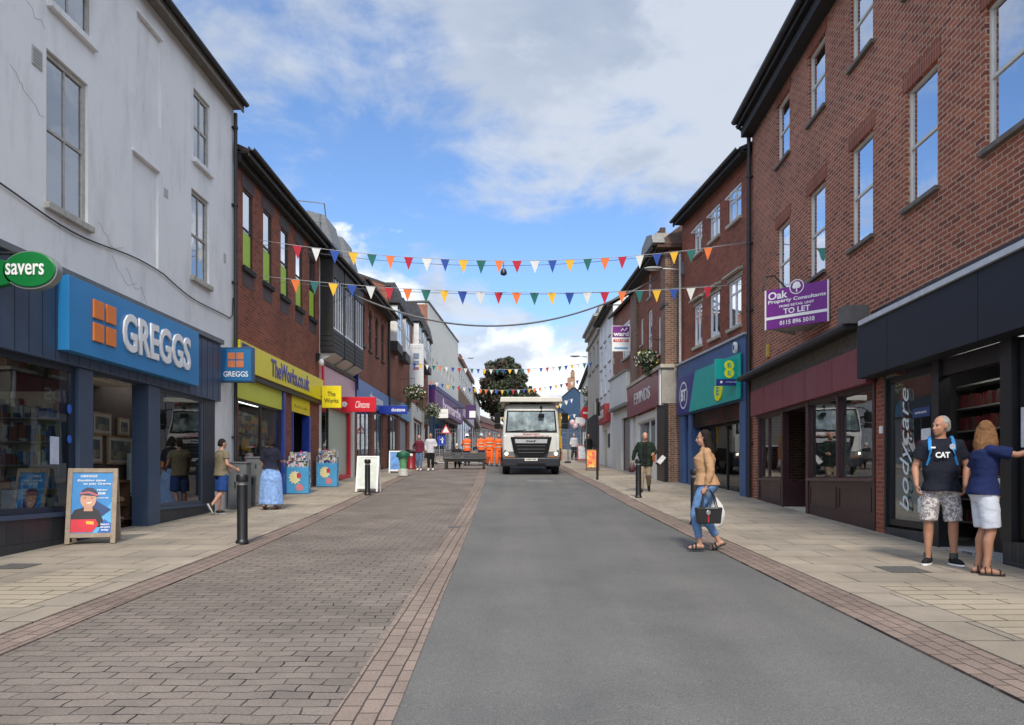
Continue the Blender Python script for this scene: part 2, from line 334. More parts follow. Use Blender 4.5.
yellow_lime=plain('lime yellow blind',(.60,.62,.05),.5,var=.06,scale=3)
lime=plain('lime green poster',(.38,.58,.03),.5,var=.06,emit=.0)
blue_frame=plain('blue shop frame',(.02,.05,.30),.35,var=.08)
slate_blue=plain('slate blue pillar',(.05,.105,.24),.45,var=.08,scale=2)
teal=plain('teal sign panel',(.0,.36,.32),.35,var=.05)
bt_navy=plain('indigo sign panel',(.02,.03,.20),.35,var=.06)
ee_yellow=plain('bright yellow disc',(.78,.80,.02),.4,var=.03)
red_sign=plain('red sign panel',(.60,.012,.03),.35,var=.05)
pink=plain('pale pink panel',(.62,.36,.42),.35,var=.08,scale=2)
royal=plain('royal blue sign panel',(.012,.04,.36),.35,var=.05)
blue_fascia=plain('mid blue fascia',(.06,.16,.42),.4,var=.08)
purple=plain('purple sign panel',(.13,.02,.22),.4,var=.08)
purple_dark=plain('dark purple shopfront',(.05,.015,.09),.45,var=.1)
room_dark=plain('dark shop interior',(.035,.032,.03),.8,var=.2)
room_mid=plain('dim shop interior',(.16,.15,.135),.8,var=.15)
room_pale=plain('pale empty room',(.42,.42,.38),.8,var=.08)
wood=plain('weathered wood',(.30,.24,.18),.75,var=.2,scale=12,bump=.3)
wood_brown=plain('brown wood',(.12,.055,.03),.6,var=.25,scale=10,bump=.2)
steel=plain('galvanised steel',(.35,.36,.37),.4,metal=.7,var=.15)
grey_paint=plain('grey cabinet paint',(.13,.14,.145),.55,var=.12,dirt=((.2,.19,.17),.3))
timber_black=plain('black stained timber',(.022,.021,.02),.6,var=.3,scale=8,bump=.3)
grey_panel=plain('purple grey panel',(.075,.055,.058),.7,var=.2)
glass_sky=glassmat('window glass',.64,(.5,.55,.55),wob=.16)
glass_up=glassmat('old window glass',.34,(.42,.47,.48),wob=.35)
glass_shop=glassmat('shop window glass',.06,(.72,.76,.76),fres=1.4,wob=.06)
glass_shop_r=glassmat('shop window glass more reflective',.20,(.80,.84,.83),wob=.08)
blind=plain('white roller blind',(.6,.6,.58),.8,var=.06)
# ---------------------------------------------------------------- ground
asphalt=None
def asphalt_mat():
    m,nt,b=newmat('asphalt'); l=nt.links
    tc=S(nt,'ShaderNodeTexCoord')
    n=S(nt,'ShaderNodeTexNoise'); l.new(tc.outputs['Object'],n.inputs[0]); n.inputs['Scale'].default_value=120; n.inputs['Detail'].default_value=3
    n2=S(nt,'ShaderNodeTexNoise'); l.new(tc.outputs['Object'],n2.inputs[0]); n2.inputs['Scale'].default_value=.55; n2.inputs['Detail'].default_value=7; n2.inputs['Roughness'].default_value=.65
    v=S(nt,'ShaderNodeTexVoronoi'); l.new(tc.outputs['Object'],v.inputs[0]); v.inputs['Scale'].default_value=70
    a=ramp(nt,n.outputs[0],[(.25,(.070,.069,.067)),(.5,(.122,.120,.116)),(.78,(.21,.207,.20))])
    g=ramp(nt,n2.outputs[0],[(.3,(.80,.79,.78)),(.5,(1,.99,.97)),(.72,(1.14,1.12,1.08))])
    x=S(nt,'ShaderNodeMix',data_type='RGBA'); x.blend_type='MULTIPLY'; x.inputs[0].default_value=1; l.new(a,x.inputs[6]); l.new(g,x.inputs[7])
    # worn wheel streaks along the street
    mp=S(nt,'ShaderNodeMapping'); mp.inputs[3].default_value=(1.1,.05,1); l.new(tc.outputs['Object'],mp.inputs[0]); n3=S(nt,'ShaderNodeTexNoise'); l.new(mp.outputs[0],n3.inputs[0]); n3.inputs['Scale'].default_value=1.6; n3.inputs['Detail'].default_value=4
    g3=ramp(nt,n3.outputs[0],[(.35,(.90,.91,.92)),(.65,(1.07,1.06,1.05))]); y=S(nt,'ShaderNodeMix',data_type='RGBA'); y.blend_type='MULTIPLY'; y.inputs[0].default_value=1; l.new(x.outputs[2],y.inputs[6]); l.new(g3,y.inputs[7])
    # pale specks of trodden gum
    vg=S(nt,'ShaderNodeTexVoronoi'); l.new(tc.outputs['Object'],vg.inputs[0]); vg.inputs['Scale'].default_value=1.1
    fg=ramp(nt,vg.outputs['Distance'],[(.016,(1,1,1)),(.024,(0,0,0))]); z=S(nt,'ShaderNodeMix',data_type='RGBA'); fm=S(nt,'ShaderNodeMath',operation='MULTIPLY'); l.new(fg,fm.inputs[0]); fm.inputs[1].default_value=.8; l.new(fm.outputs[0],z.inputs[0]); l.new(y.outputs[2],z.inputs[6]); z.inputs[7].default_value=(.38,.38,.36,1)
    l.new(z.outputs[2],b.inputs['Base Color']); b.inputs['Roughness'].default_value=.82; b.inputs['Specular IOR Level'].default_value=.35
    bp=S(nt,'ShaderNodeBump'); bp.inputs['Strength'].default_value=.7; bp.inputs['Distance'].default_value=.006; l.new(v.outputs['Distance'],bp.inputs['Height']); l.new(bp.outputs[0],b.inputs['Normal'])
    return m
asphalt=asphalt_mat()
paver=brickmat('mauve block paving',(.205,.168,.142),(.168,.140,.120),(.095,.08,.068),bw=.245,bh=.125,mo=.006,horizontal=True,bump=.9,mixn=.22,moss=(.014,.013,.012),patch=.16,darkamt=.15,dark=(.13,.11,.10),wav=.085,wsc=3.1)
band_brick=brickmat('band of buff red pavers',(.255,.195,.158),(.215,.165,.135),(.06,.045,.04),bw=.22,bh=.115,mo=.006,horizontal=True,rot=90,bump=.8,mixn=.2,patch=.12,darkamt=.15,dark=(.14,.1,.09))
band_red=brickmat('band of red kerb bricks',(.24,.18,.148),(.20,.150,.125),(.06,.045,.04),bw=.22,bh=.115,mo=.006,horizontal=True,rot=90,bump=.8,mixn=.2,patch=.12,darkamt=.2,dark=(.12,.085,.08))
flags=brickmat('sandstone flags',(.33,.28,.22),(.275,.237,.188),(.13,.11,.09),bw=.92,bh=.60,mo=.009,horizontal=True,bump=.6,mixn=.12,moss=(.03,.027,.024),patch=.16,darkamt=.2,dark=(.24,.22,.19))
flags_small=brickmat('small sandstone setts',(.36,.305,.23),(.32,.27,.20),(.03,.027,.024),bw=.9,bh=.215,mo=.008,horizontal=True,bump=.8,mixn=.12,patch=.1,darkamt=.1,dark=(.24,.22,.19))
concrete=plain('patch of grey tarmac',(.16,.155,.145),.85,var=.18,scale=8,bump=.4)
earth=plain('sandy ground of the works',(.36,.28,.19),.9,var=.18,scale=2,bump=.4)
far_ground=plain('far ground',(.16,.155,.14),.9,var=.2,scale=.2)
def pl(pts,y):
    """x at distance y on a polyline [(x,y),...]"""
    if y<=pts[0][1]: return pts[0][0]
    for (x0,y0),(x1,y1) in zip(pts,pts[1:]):
        if y<=y1: return x0+(x1-x0)*(y-y0)/(y1-y0)
    return pts[-1][0]
def strip(name,mat,Lp,Rp,y0,y1,off,nx=2,step=1.0,skirt=0,kind='structure',crown=0):
    mb=MB(); ys=[]; y=y0
    while y<y1-1e-6: ys.append(y); y+=step
    ys.append(y1); rows=[]
    for y in ys:
        a,b=pl(Lp,y),pl(Rp,y); rows.append([(a+(b-a)*i/(nx-1),y,H(y)+off) for i in range(nx)])
    vs=[p for r in rows for p in r]; fs=[]
    for j in range(len(ys)-1):
        for i in range(nx-1): fs.append((j*nx+i,j*nx+i+1,(j+1)*nx+i+1,(j+1)*nx+i))
    if skirt:
        for e in (0,nx-1):
            o=len(vs); vs+=[(r[e][0],r[e][1],r[e][2]-skirt) for r in rows]
            for j in range(len(ys)-1): fs.append((j*nx+e,(j+1)*nx+e,o+j+1,o+j))
    m=MB(); m.add(vs,fs); ob=m.build(name,mat,norecalc=not skirt); tag(ob,kind=kind); return ob
gm=MB(); ys=[-400,-100,-60,-40,-20,-10]+list(range(-5,130,1))+[140,150,160,180,200,260,400,800,2500]
for y0,y1 in zip(ys,ys[1:]): gm.quad((-1500,y0,H(y0)-.02),(1500,y0,H(y0)-.02),(1500,y1,H(y1)-.02),(-1500,y1,H(y1)-.02))
tag(gm.build('ground',far_ground,norecalc=True),kind='structure')
RL=[(-.60,-6),(-.62,3.8),(-.68,8),(-1.0,27),(-1.35,42),(-1.6,120)]         # left road edge
RR=[(2.86,-6),(2.87,14),(2.72,24),(2.45,31),(2.3,42),(2.5,120)]            # right road edge
BL=[(x-.33,y) for x,y in RL]
OL=[(-3.50,-6),(-3.52,5),(-3.62,10),(-3.95,19.5),(-4.2,30),(-4.3,120)]     # outer edge of the paved lane
OL2=[(x-.34,y) for x,y in OL]
RR2=[(x+.42,y) for x,y in RR]
WL=[(-7.1,-6),(-6.8,17),(-6.6,36),(-6.6,60),(-5.6,72),(-5.4,130)]
WR=[(6.3,-6),(6.4,9),(6.85,20),(6.3,26),(5.9,33),(5.4,37),(5.4,47),(7.4,76),(8,130)]
strip('road',asphalt,RL,RR,-6,120,0,nx=2)
strip('paved_lane',paver,OL,BL,-6,120,.004)
strip('paving_band',band_brick,BL,RL,-6,120,.008,skirt=.02)
strip('kerb_band',band_red,OL2,OL,-6,120,.016,skirt=.03)
strip('kerb_band',band_red,RR,RR2,-6,120,.018,skirt=.03)
strip('pavement',flags,WL,OL2,-6,120,PAVE,skirt=.04)
strip('pavement',flags,RR2,WR,-6,120,PAVE,skirt=.04)
def patch(name,mat,pts,off,label=None):
    """small inset in the paving, draped on the slope"""
    mb=MB(); (xa,ya),(xb,yb)=pts; n=max(1,int((yb-ya)/.3))
    for i in range(n):
        y0=ya+(yb-ya)*i/n; y1=ya+(yb-ya)*(i+1)/n
        mb.quad((xa,y0,H(y0)+off),(xb,y0,H(y0)+off),(xb,y1,H(y1)+off),(xa,y1,H(y1)+off))
    o=mb.build(name,mat,norecalc=True); return tag(o,kind='structure')
patch('pavement_patch',flags_small,((-5.2,6.5),(-4.3,8.6)),PAVE+.004)
patch('pavement_patch',flags_small,((3.75,5.2),(4.6,7.6)),PAVE+.004)
patch('pavement_patch',concrete,((3.55,4.15),(4.4,4.75)),PAVE+.004)
patch('pavement_patch',concrete,((4.5,5.0),(5.0,5.6)),PAVE+.004)
patch('pavement_cover',plain('iron cover',(.10,.095,.09),.6,var=.3,scale=30,bump=.5),((4.3,8.35),(4.75,8.8)),PAVE+.005)
patch('pavement_cover',_M['iron cover'],((-6.1,8.6),(-5.7,9.0)),PAVE+.005)
patch('pavement_cover',_M['iron cover'],((-1.15,13.2),(-.95,13.5)),.012)
patch('works_ground',earth,((-4.0,44),(-1.7,75)),.035)
patch('road_marking',plain('worn white road paint',(.5,.5,.48),.7,var=.3,scale=15),((.55,27.0),(1.5,27.12)),.004)

# ---------------------------------------------------------------- buildings
SPLITN={'corner_pier','recess_glass','recess_side','pillar','pilaster','brick_pier','chimney_pot','display_floor','stall_riser','opening_side','back_screen','sill_rail','door_frame'}
class Bld:
    def __init__(s,name,label,cat,a,b,depth=9,group=None):
        s.L=math.hypot(b[0]-a[0],b[1]-a[1]); s.ang=math.atan2(b[1]-a[1],b[0]-a[0]); s.a=a; s.b=b; s.depth=depth
        s.base=min(H(a[1]),H(b[1])); s.hi=max(H(a[1]),H(b[1]))
        s.root=empty(name,(a[0],a[1],s.base),s.ang,label,cat,group)
    def g(s,u):  # pavement height at u (absolute)
        y=s.a[1]+(s.b[1]-s.a[1])*u/s.L; return H(y)+PAVE
    def box(s,name,mat,u0,u1,y0,y1,Z0,Z1,parent=None,bevel=0): return MB().box(u0,u1,y0,y1,Z0-s.base,Z1-s.base).build(name,mat,parent or s.root,bevel=bevel)
    def mb(s,name,mat,boxes,parent=None,bevel=0):
        if name in SPLITN and len(boxes)>1: return [s.mb(name,mat,[q],parent,bevel) for q in boxes][-1]
        m=MB()
        for u0,u1,y0,y1,Z0,Z1 in boxes: m.box(u0,u1,y0,y1,Z0-s.base,Z1-s.base)
        return m.build(name,mat,parent or s.root,bevel=bevel)
    def wall(s,mat,u0,u1,Z0,Z1,ops=(),y=0,thick=.28,name='wall'):
        """front wall sheet with real openings and jambs"""
        m=MB(); b=s.base
        us=sorted({u0,u1}|{max(u0,min(u1,q)) for o in ops for q in o[:2]}); zs=sorted({Z0,Z1}|{max(Z0,min(Z1,q)) for o in ops for q in o[2:4]})
        for i in range(len(us)-1):
            for j in range(len(zs)-1):
                cu=(us[i]+us[i+1])/2; cz=(zs[j]+zs[j+1])/2
                if any(o[0]<cu<o[1] and o[2]<cz<o[3] for o in ops): continue
                m.quad((us[i],y,zs[j]-b),(us[i+1],y,zs[j]-b),(us[i+1],y,zs[j+1]-b),(us[i],y,zs[j+1]-b))
        yy=y+thick
        for a,c,d,e in ops:
            d-=b; e-=b
            if a>u0: m.quad((a,y,d),(a,y,e),(a,yy,e),(a,yy,d))
            if c<u1: m.quad((c,y,d),(c,yy,d),(c,yy,e),(c,y,e))
            if e+b<Z1: m.quad((a,y,e),(c,y,e),(c,yy,e),(a,yy,e))
            if d+b>Z0: m.quad((a,y,d),(a,yy,d),(c,yy,d),(c,y,d))
        return m.build(name,mat,s.root,norecalc=True)
    def shell(s,mat,Ztop,u0=0,u1=None,gf=None,name='side_wall'):
        """side walls, back wall and dark sheet for the shade behind the upper windows"""
        u1=u1 or s.L; d=s.depth; lo=s.base-.6
        s.mb(name,mat,[(u0,u0+.28,.003,d,lo,Ztop),(u1-.28,u1,.003,d,lo,Ztop),(u0+.28,u1-.28,d-.28,d,lo,Ztop)])
        if gf: s.box('upper_floor',room_dark,u0+.28,u1-.28,.28,d-.28,gf,gf+.15); s.box('dark_room_sheet',room_dark,u0+.28,u1-.28,.9,.95,gf+.15,Ztop)  # dark sheet stands in for the shade of rooms behind the panes
    def roof(s,mat,Z,rise=3,over=.35,u0=0,u1=None,ends=0,front=None):
        u1=u1 or s.L; d=s.depth; m=MB(); b=s.base; o=over
        m.prism([(-o,Z-b),(-o,Z-b+.12),(d/2,Z-b+rise+.12),(d+o,Z-b+.12),(d+o,Z-b),(d/2,Z-b+rise)],u0-ends,u1+ends,axis='x')
        r=m.build('roof',mat,s.root)
        g=MB().prism([(.0,Z-b+.02),(d,Z-b+.02),(d/2,Z-b+rise-.03)],u0+.02,u0+.2,axis='x').prism([(.0,Z-b+.02),(d,Z-b+.02),(d/2,Z-b+rise-.03)],u1-.2,u1-.02,axis='x')
        g.build('gable',front or mat,s.root); return r
    def gutter(s,Z,off=.35,u0=0,u1=None,soffit=None,parent=None,r=.065):
        u1=u1 or s.L; b=s.base
        m=MB(); m.ring([[(u,-off-.06+r*math.cos(t),Z-b+.02+r*math.sin(t)) for t in [math.pi+math.pi*k/6 for k in range(7)]]+[(u,-off-.06+r*.8*math.cos(t),Z-b+.02+r*.8*math.sin(t)) for t in [2*math.pi-math.pi*k/6 for k in range(7)]] for u in (u0,u1)])
        m.build('gutter',gutter,parent or s.root)
        if soffit: s.mb('soffit',soffit,[(u0,u1,-off,0-.002,Z-.10,Z-.06),(u0,u1,-off-.0,-off+.03,Z-.17,Z+.05)])
    def window(s,u0,u1,Z0,Z1,frame=None,style='sash',y=.035,fw=.05,sill=None,sillmat=None,lintel=None,lintelmat=None,glass=None,vbars=0,mid=.5,curtain=None,lower=None,deep=.1,silld=.08,lh=.22,parent=None):
        frame=frame or paint_white; b=s.base; m=MB(); z0=Z0-b; z1=Z1-b; y2=y+.055
        m.box(u0,u0+fw,y,y2,z0,z1).box(u1-fw,u1,y,y2,z0,z1).box(u0+fw,u1-fw,y,y2,z1-fw,z1).box(u0+fw,u1-fw,y,y2,z0,z0+fw)
        zm=z0+(z1-z0)*mid
        if style=='sash': m.box(u0+fw,u1-fw,y+.008,y2-.003,zm-.022,zm+.022)
        if style=='casement':
            m.box((u0+u1)/2-.03,(u0+u1)/2+.03,y+.004,y2-.003,z0+fw,z1-fw); m.box(u0+fw,u1-fw,y+.006,y2-.005,zm-.025,zm+.025)
        for k in range(vbars):
            uu=u0+(u1-u0)*(k+1)/(vbars+1); m.box(uu-.014,uu+.014,y+.012,y2-.006,z0+fw,z1-fw)
        wdw=m.build('window',frame,parent or s.root)
        zl=(z0+(z1-z0)*lower[1]) if lower else z0+fw*.5
        MB().box(u0+fw*.5,u1-fw*.5,y+.03,y+.036,zl,z1-fw*.5).build('pane',glass or glass_sky,wdw)
        if lower: MB().box(u0+fw*.5,u1-fw*.5,y+.03,y+.036,z0+fw*.5,zl-.002).build('pane',glass_shop,wdw)
        if sill: MB().box(u0-.06,u1+.06,-silld,y,z0-sill,z0-.002).build('sill',sillmat or stone,wdw,bevel=.008)
        if lintel: MB().box(u0-.09,u1+.09,-.012,.02,z1+.002,z1+lh).build('lintel',lintelmat or lintel_plum,wdw)
        if curtain:
            c0,c1=curtain; MB().box(u0+(u1-u0)*c0,u0+(u1-u0)*c1,y+.16,y+.17,z0+.02,z1-.02).build('curtain',blind,wdw)
        if lower:
            mt,hf=lower; MB().box(u0+fw,u1-fw,y+.022,y+.026,z0+fw,z0+(z1-z0)*hf-.03).build('window_poster',mt,wdw)
        return wdw
    def room(s,mat,u0,u1,y0,y1,Z0,Z1,name='shop_interior',floor=None):
        """inward-facing box open to the street"""
        m=MB(); b=s.base; z0=Z0-b; z1=Z1-b
        m.quad((u0,y0,z0),(u1,y0,z0),(u1,y1,z0),(u0,y1,z0)).quad((u0,y0,z1),(u0,y1,z1),(u1,y1,z1),(u1,y0,z1))
        m.quad((u0,y1,z0),(u1,y1,z0),(u1,y1,z1),(u0,y1,z1)).quad((u0,y0,z0),(u0,y1,z0),(u0,y1,z1),(u0,y0,z1)).quad((u1,y0,z0),(u1,y0,z1),(u1,y1,z1),(u1,y1,z0))
        return m.build(name,mat,s.root,norecalc=True)
    def shopwin(s,u0,u1,Z0,Z1,frame,y=.04,fw=.06,mull=(),trans=(),glass=None,fd=.07,name='shop_window'):
        b=s.base; m=MB(); m.box(u0,u0+fw,y,y+fd,Z0-b,Z1-b).box(u1-fw,u1,y,y+fd,Z0-b,Z1-b).box(u0+fw,u1-fw,y,y+fd,Z1-fw-b,Z1-b).box(u0+fw,u1-fw,y,y+fd,Z0-b,Z0+fw-b)
        for q in mull: m.box(q-.03,q+.03,y+.003,y+fd-.003,Z0+fw-b,Z1-fw-b)
        for q in trans: m.box(u0+fw,u1-fw,y+.006,y+fd-.006,q-.025-b,q+.025-b)
        o=m.build(name,frame,s.root); MB().box(u0+.02,u1-.02,y+fd*.5,y+fd*.5+.008,Z0-b+.02,Z1-b-.02).build('pane',glass or glass_shop,o); return o
    def text(s,string,u0,u1,Z0,Z1,mat,y=-.01,parent=None,ext=.01,bold=0,shear=0,name='lettering',spacing=1):
        return fit(name,string,mat,parent or s.root,(u0,u1,Z0-s.base,Z1-s.base),y,ext,bold,shear,spacing)
    def downpipe(s,u,Z0,Z1,off=.09,mat=None,r=.045,label=None):
        m=MB(); b=s.base; m.tube([(u,-off,Z0-b),(u,-off,Z1-b)],r,8)
        z=Z0-b+.8
        while z<Z1-b: m.tube([(u,-off,z),(u,-off,z+.06)],r*1.35,8); m.box(u-.07,u+.07,-off,-.001,z+.01,z+.05); z+=1.8
        return m.build('downpipe',mat or gutter,s.root,smooth=True)
def fit(name,string,mat,parent,rect,y=0,ext=.01,bold=0,shear=0,spacing=1,M=None,line=1):
    """lettering scaled to fill a rectangle of the local x/z plane, facing -y"""
    x0,x1,z0,z1=rect
    t=text(name,string,1,mat,parent,Matrix.Identity(4),ext=0.02,bold=bold,shear=shear,spacing=spacing,line=line)
    me=t.data; xs=[v.co.x for v in me.vertices]; ys_=[v.co.y for v in me.vertices]; zs=[v.co.z for v in me.vertices]
    ax,bx_,ay,by=min(xs),max(xs),min(ys_),max(ys_); dz=max(zs)-min(zs) or 1
    for v in me.vertices:
        X=x0+(v.co.x-ax)/(bx_-ax)*(x1-x0); Z=z0+(v.co.y-ay)/(by-ay)*(z1-z0); Y=y-(v.co.z-min(zs))/dz*ext; v.co=(X,Y,Z)
    if M is not None: me.transform(M)
    me.update(); return t
# ================================================================ LEFT SIDE
# ---- white rendered building (u=6 is the left picture edge)
def along(a,b,t0,t1):
    dx,dy=b[0]-a[0],b[1]-a[1]; L_=math.hypot(dx,dy); return (a[0]+dx/L_*t0,a[1]+dy/L_*t0),(a[0]+dx/L_*t1,a[1]+dy/L_*t1)
a,b=along((-6.65,9.6),(-6.5,17.3),-6,7.7)
W=Bld('corner_shop_building','tall white rendered building with navy shopfront and bakery sign at left','building',a,b,9); O=6
wins=[(O+.94,O+1.94,5.35,7.55),(O+1.0,O+2.05,8.25,9.55),(O+5.5,O+6.35,5.55,7.35),(O+5.6,O+6.4,8.0,9.45),(1.8,2.8,5.35,7.55),(1.8,2.8,8.25,9.55)]
blanks=[(O+3.4,O+4.25,7.95,9.6),(O+3.25,O+4.15,5.3,7.1)]
gz0=W.base-.4
ops=wins+[(a_,b_,c_,d_) for a_,b_,c_,d_ in blanks]+[(-.1,O+6.65,gz0-.1,4.40)]
W.wall(render_white,0,13.7,gz0,10.1,ops)
W.shell(render_white,10.05,gf=4.5)
for a_,b_,c_,d_ in blanks: W.box('blocked_window',render_white,a_,b_,.045,.2,c_,d_)
for a_,b_,c_,d_ in blanks: W.box('blocked_window_ledge',render_white,a_-.03,b_+.03,-.035,.05,d_+.002,d_+.045)
old_frame=plain('old grey white window paint',(.40,.385,.35),.7,var=.2,scale=14,bump=.3,dirt=((.15,.13,.11),.6))
for i,(a_,b_,c_,d_) in enumerate(wins): W.window(a_,b_,c_,d_,frame=old_frame,y=.045,fw=.075,vbars=1,sill=.10,sillmat=render_white if i%2 else old_frame,glass=glass_up,curtain=None)
W.roof(slate,10.1,2.4,.24,front=render_white)
W.gutter(10.12,.24,soffit=plain('weathered soffit boards',(.17,.15,.125),.8,var=.2))
# vents, cable along the wall
W.mb('wall_vent',plain('painted vent grille',(.42,.42,.41),.7,var=.1),[(O+.62,O+.84,-.012,.0,7.15,7.42)]+[(O+.64,O+.82,-.02,-.0125,7.17+.04*k,7.185+.04*k) for k in range(6)])
W.mb('wall_vent',_M['painted vent grille'],[(O+4.35,O+4.5,-.012,0,6.75,6.9)]); W.mb('wall_vent',_M['painted vent grille'],[(O+7.1,O+7.22,-.012,0,6.3,6.5)])
pts=[]; b0=W.base
for k in range(41):
    t=k/40; u=O-5+t*12.4; sag=.06*math.sin(t*9)+.05*math.sin(t*21)-.0
    z=5.22-.0*t+sag-(.22*max(0,math.sin((t-.75)*8)) if t>.75 else 0)
    pts.append((u,-.03,z-b0))
pts+= [(O+7.55,-.03,5.2-b0),(O+7.58,-.03,5.6-b0)]
MB().tube(pts,.013,5).build('wall_cable',black,W.root)
cr=MB(); rr=random.Random(3)
for (u,z) in ((O+.2,6.9),(O+2.2,5.5),(O+2.6,5.1),(O+.1,8.1),(O+3.0,5.0)):
    p=[(u,-.002,z-b0)]
    for k in range(9): u+=rr.uniform(.02,.13); z+=rr.uniform(-.12,.05); p.append((u,-.002,z-b0))
    cr.tube(p,.0018,4)
cr.build('render_crack',plain('crack shadow',(.12,.12,.115),.9),W.root)
# shopfront: navy cladding band, panel, letters
W.box('fascia_cladding',navy,-.05,O+6.72,-.10,.2,3.10,4.36)
m=MB()
for k in range(46): m.box(-.02+k*.28,-.012+k*.28,-.104,-.1,3.12,4.35) if -.012+k*.28<O+6.7 else None
for i,v in enumerate(m.v): m.v[i]=(v[0],v[1],v[2]-b0)
m.build('cladding_joints',navy_dark,W.root)
W.box('fascia_flashing',lead,-.05,O+6.76,-.16,.0,4.365,4.46)
pn=W.box('sign_panel',sky_blue,O+1.03,O+5.25,-.27,-.102,3.26,4.34,bevel=.006)
for i in range(2):
    for j in range(2): W.box('sign_square',orange_sq,O+1.60+i*.34,O+1.87+i*.34,-.30,-.272,3.50+j*.35,3.78+j*.35,parent=pn,bevel=.006)
W.text('GREGGS',O+2.42,O+4.82,3.50,4.13,letter_white,y=-.275,ext=.030,bold=.022,parent=pn,spacing=1.02)
# savers shop window + door + right window
W.box('stall_riser',tile_dark,-.05,O+1.62,-.02,.12,gz0,.90); W.box('stall_riser',tile_dark,O+4.12,O+6.05,-.02,.12,gz0,.86)
W.shopwin(.2,O+1.60,.92,3.10,navy_dark,y=.0,mull=(O-1.6,O-3.6),fw=.09); W.shopwin(O+4.12,O+6.05,.88,3.10,plain('grey navy frame',(.05,.07,.10),.4),y=.0,fw=.07)
W.mb('window_ledge',navy,[(-.05,O+1.64,-.06,.0,.86,.92),(O+4.1,O+6.07,-.05,.0,.83,.88)])
W.mb('pilaster',navy,[(O+1.62,O+1.98,-.06,.25,gz0,3.098)],bevel=.006); W.mb('pilaster',navy,[(O+3.68,O+4.10,-.06,.25,gz0,3.098)],bevel=.006); W.mb('pilaster',navy_dark,[(O+6.07,O+6.64,-.0,.25,gz0,3.098)])
W.mb('door_step',stone,[(O+1.98,O+3.68,-.02,1.0,gz0,W.g(O+2.8)+.01)])
fl=W.g(O+1)+.02
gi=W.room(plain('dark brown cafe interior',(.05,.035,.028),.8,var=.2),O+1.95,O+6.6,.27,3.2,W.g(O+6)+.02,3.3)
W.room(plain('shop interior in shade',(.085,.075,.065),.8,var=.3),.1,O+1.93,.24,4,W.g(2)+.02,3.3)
W.box('ceiling_strip',plain('cream ceiling',(.5,.46,.36),.7),O+2.0,O+3.66,.3,1.5,3.05,3.09)
# framed pictures on the cafe wall
def onbld(B,u,y,Z,rz=0): 
    c,s_=math.cos(B.ang),math.sin(B.ang); return (B.a[0]+u*c-y*s_,B.a[1]+u*s_+y*c,Z)
gold=plain('pale gilt picture frame',(.22,.15,.085),.5,var=.15)
pics=[(3.62,2.39,.60,.40,'landscape'),(4.34,2.38,.40,.34,'small'),(3.42,1.93,.42,.5,'upright'),(4.22,1.93,.84,.52,'wide'),(5.02,2.15,.5,.74,'tall')]
for i,(u,Z,w_,h_,k) in enumerate(pics):
    e=empty('picture_frame',onbld(W,O+u,.75,Z),W.ang,['light edged picture left in the top row on the dark wall inside the bakery doorway','small dark picture second in the top row inside the bakery doorway','picture cut by the blue pillar, low in the bakery doorway','largest wide picture low on the wall inside the bakery doorway','tall narrow picture furthest right inside the bakery doorway'][i],'picture','framed pictures inside the bakery doorway')
    MB().box(-w_/2,w_/2,0,.03,-h_/2,h_/2).build('frame',gold,e); MB().box(-w_/2+.035,w_/2-.035,-.006,-.001,-h_/2+.035,h_/2-.035).build('mount',plain('cream mount',(.28,.26,.22),.8),e); MB().box(-w_/2+.09,w_/2-.09,-.012,-.007,-h_/2+.08,h_/2-.08).build('print',goodsmat('dim print',[(.06,.08,.07),(.12,.1,.07),(.05,.05,.06),(.16,.15,.12)],(9,9,9)),e)
W.box('partition',_M['dark brown cafe interior'],O+2.2,O+5.5,.79,.85,W.g(O+6)+.03,3.28)
e=empty('bread_rack',onbld(W,O+3.5,.45,W.g(O+2.8)+.02),W.ang,'dark wooden rack of loaves low inside the bakery doorway','rack')
MB().box(-.5,.5,0,.28,.0,.05).box(-.5,.5,0,.28,.38,.42).box(-.5,.5,0,.28,.80,.84).box(-.5,-.45,0,.28,0,.85).box(.45,.5,0,.28,0,.85).build('shelf_frame',wood_brown,e)
lm=MB()
for zz in (.05,.42):
    for k in range(5): lm.ell((-.36+k*.18,.13,zz+.07),(.08,.11,.07),10,6)
lm.build('loaves',plain('bread crust',(.30,.15,.06),.7,var=.25),e,smooth=True)
# things inside the left shop window
for B_,u_,y_,Z_,lb_ in ((W,O+.2,1.0,3.22,'strip light on the ceiling of the left shop behind the big window'),(W,O+4.6,.5,3.22,'strip light on the ceiling behind the bakery side window')):
    e=empty('ceiling_light',onbld(B_,u_,y_,Z_),B_.ang,lb_,'ceiling light'); MB().box(-.8,.8,-.06,.06,-.0,.05).build('diffuser',plain('lit tube diffuser',(.95,.95,.9),.5,emit=3.5),e); MB().box(-.82,.82,-.08,.08,.051,.08).build('housing',white_clean,e)
blue_poster=plain('blue display board',(.02,.10,.30),.5,var=.2)
disp=empty('display_board',onbld(W,O+.30,.45,W.g(O)+.02),W.ang,'blue promotional board standing inside the left shop window','display board')
MB().box(-.32,.32,0,.04,0,1.5).build('board',blue_poster,disp); MB().box(-.25,-.02,-.008,-.001,.35,.8).box(.05,.27,-.008,-.001,.25,.75).build('leaflet',plain('leaflet print',(.4,.45,.5),.6,var=.3),disp)
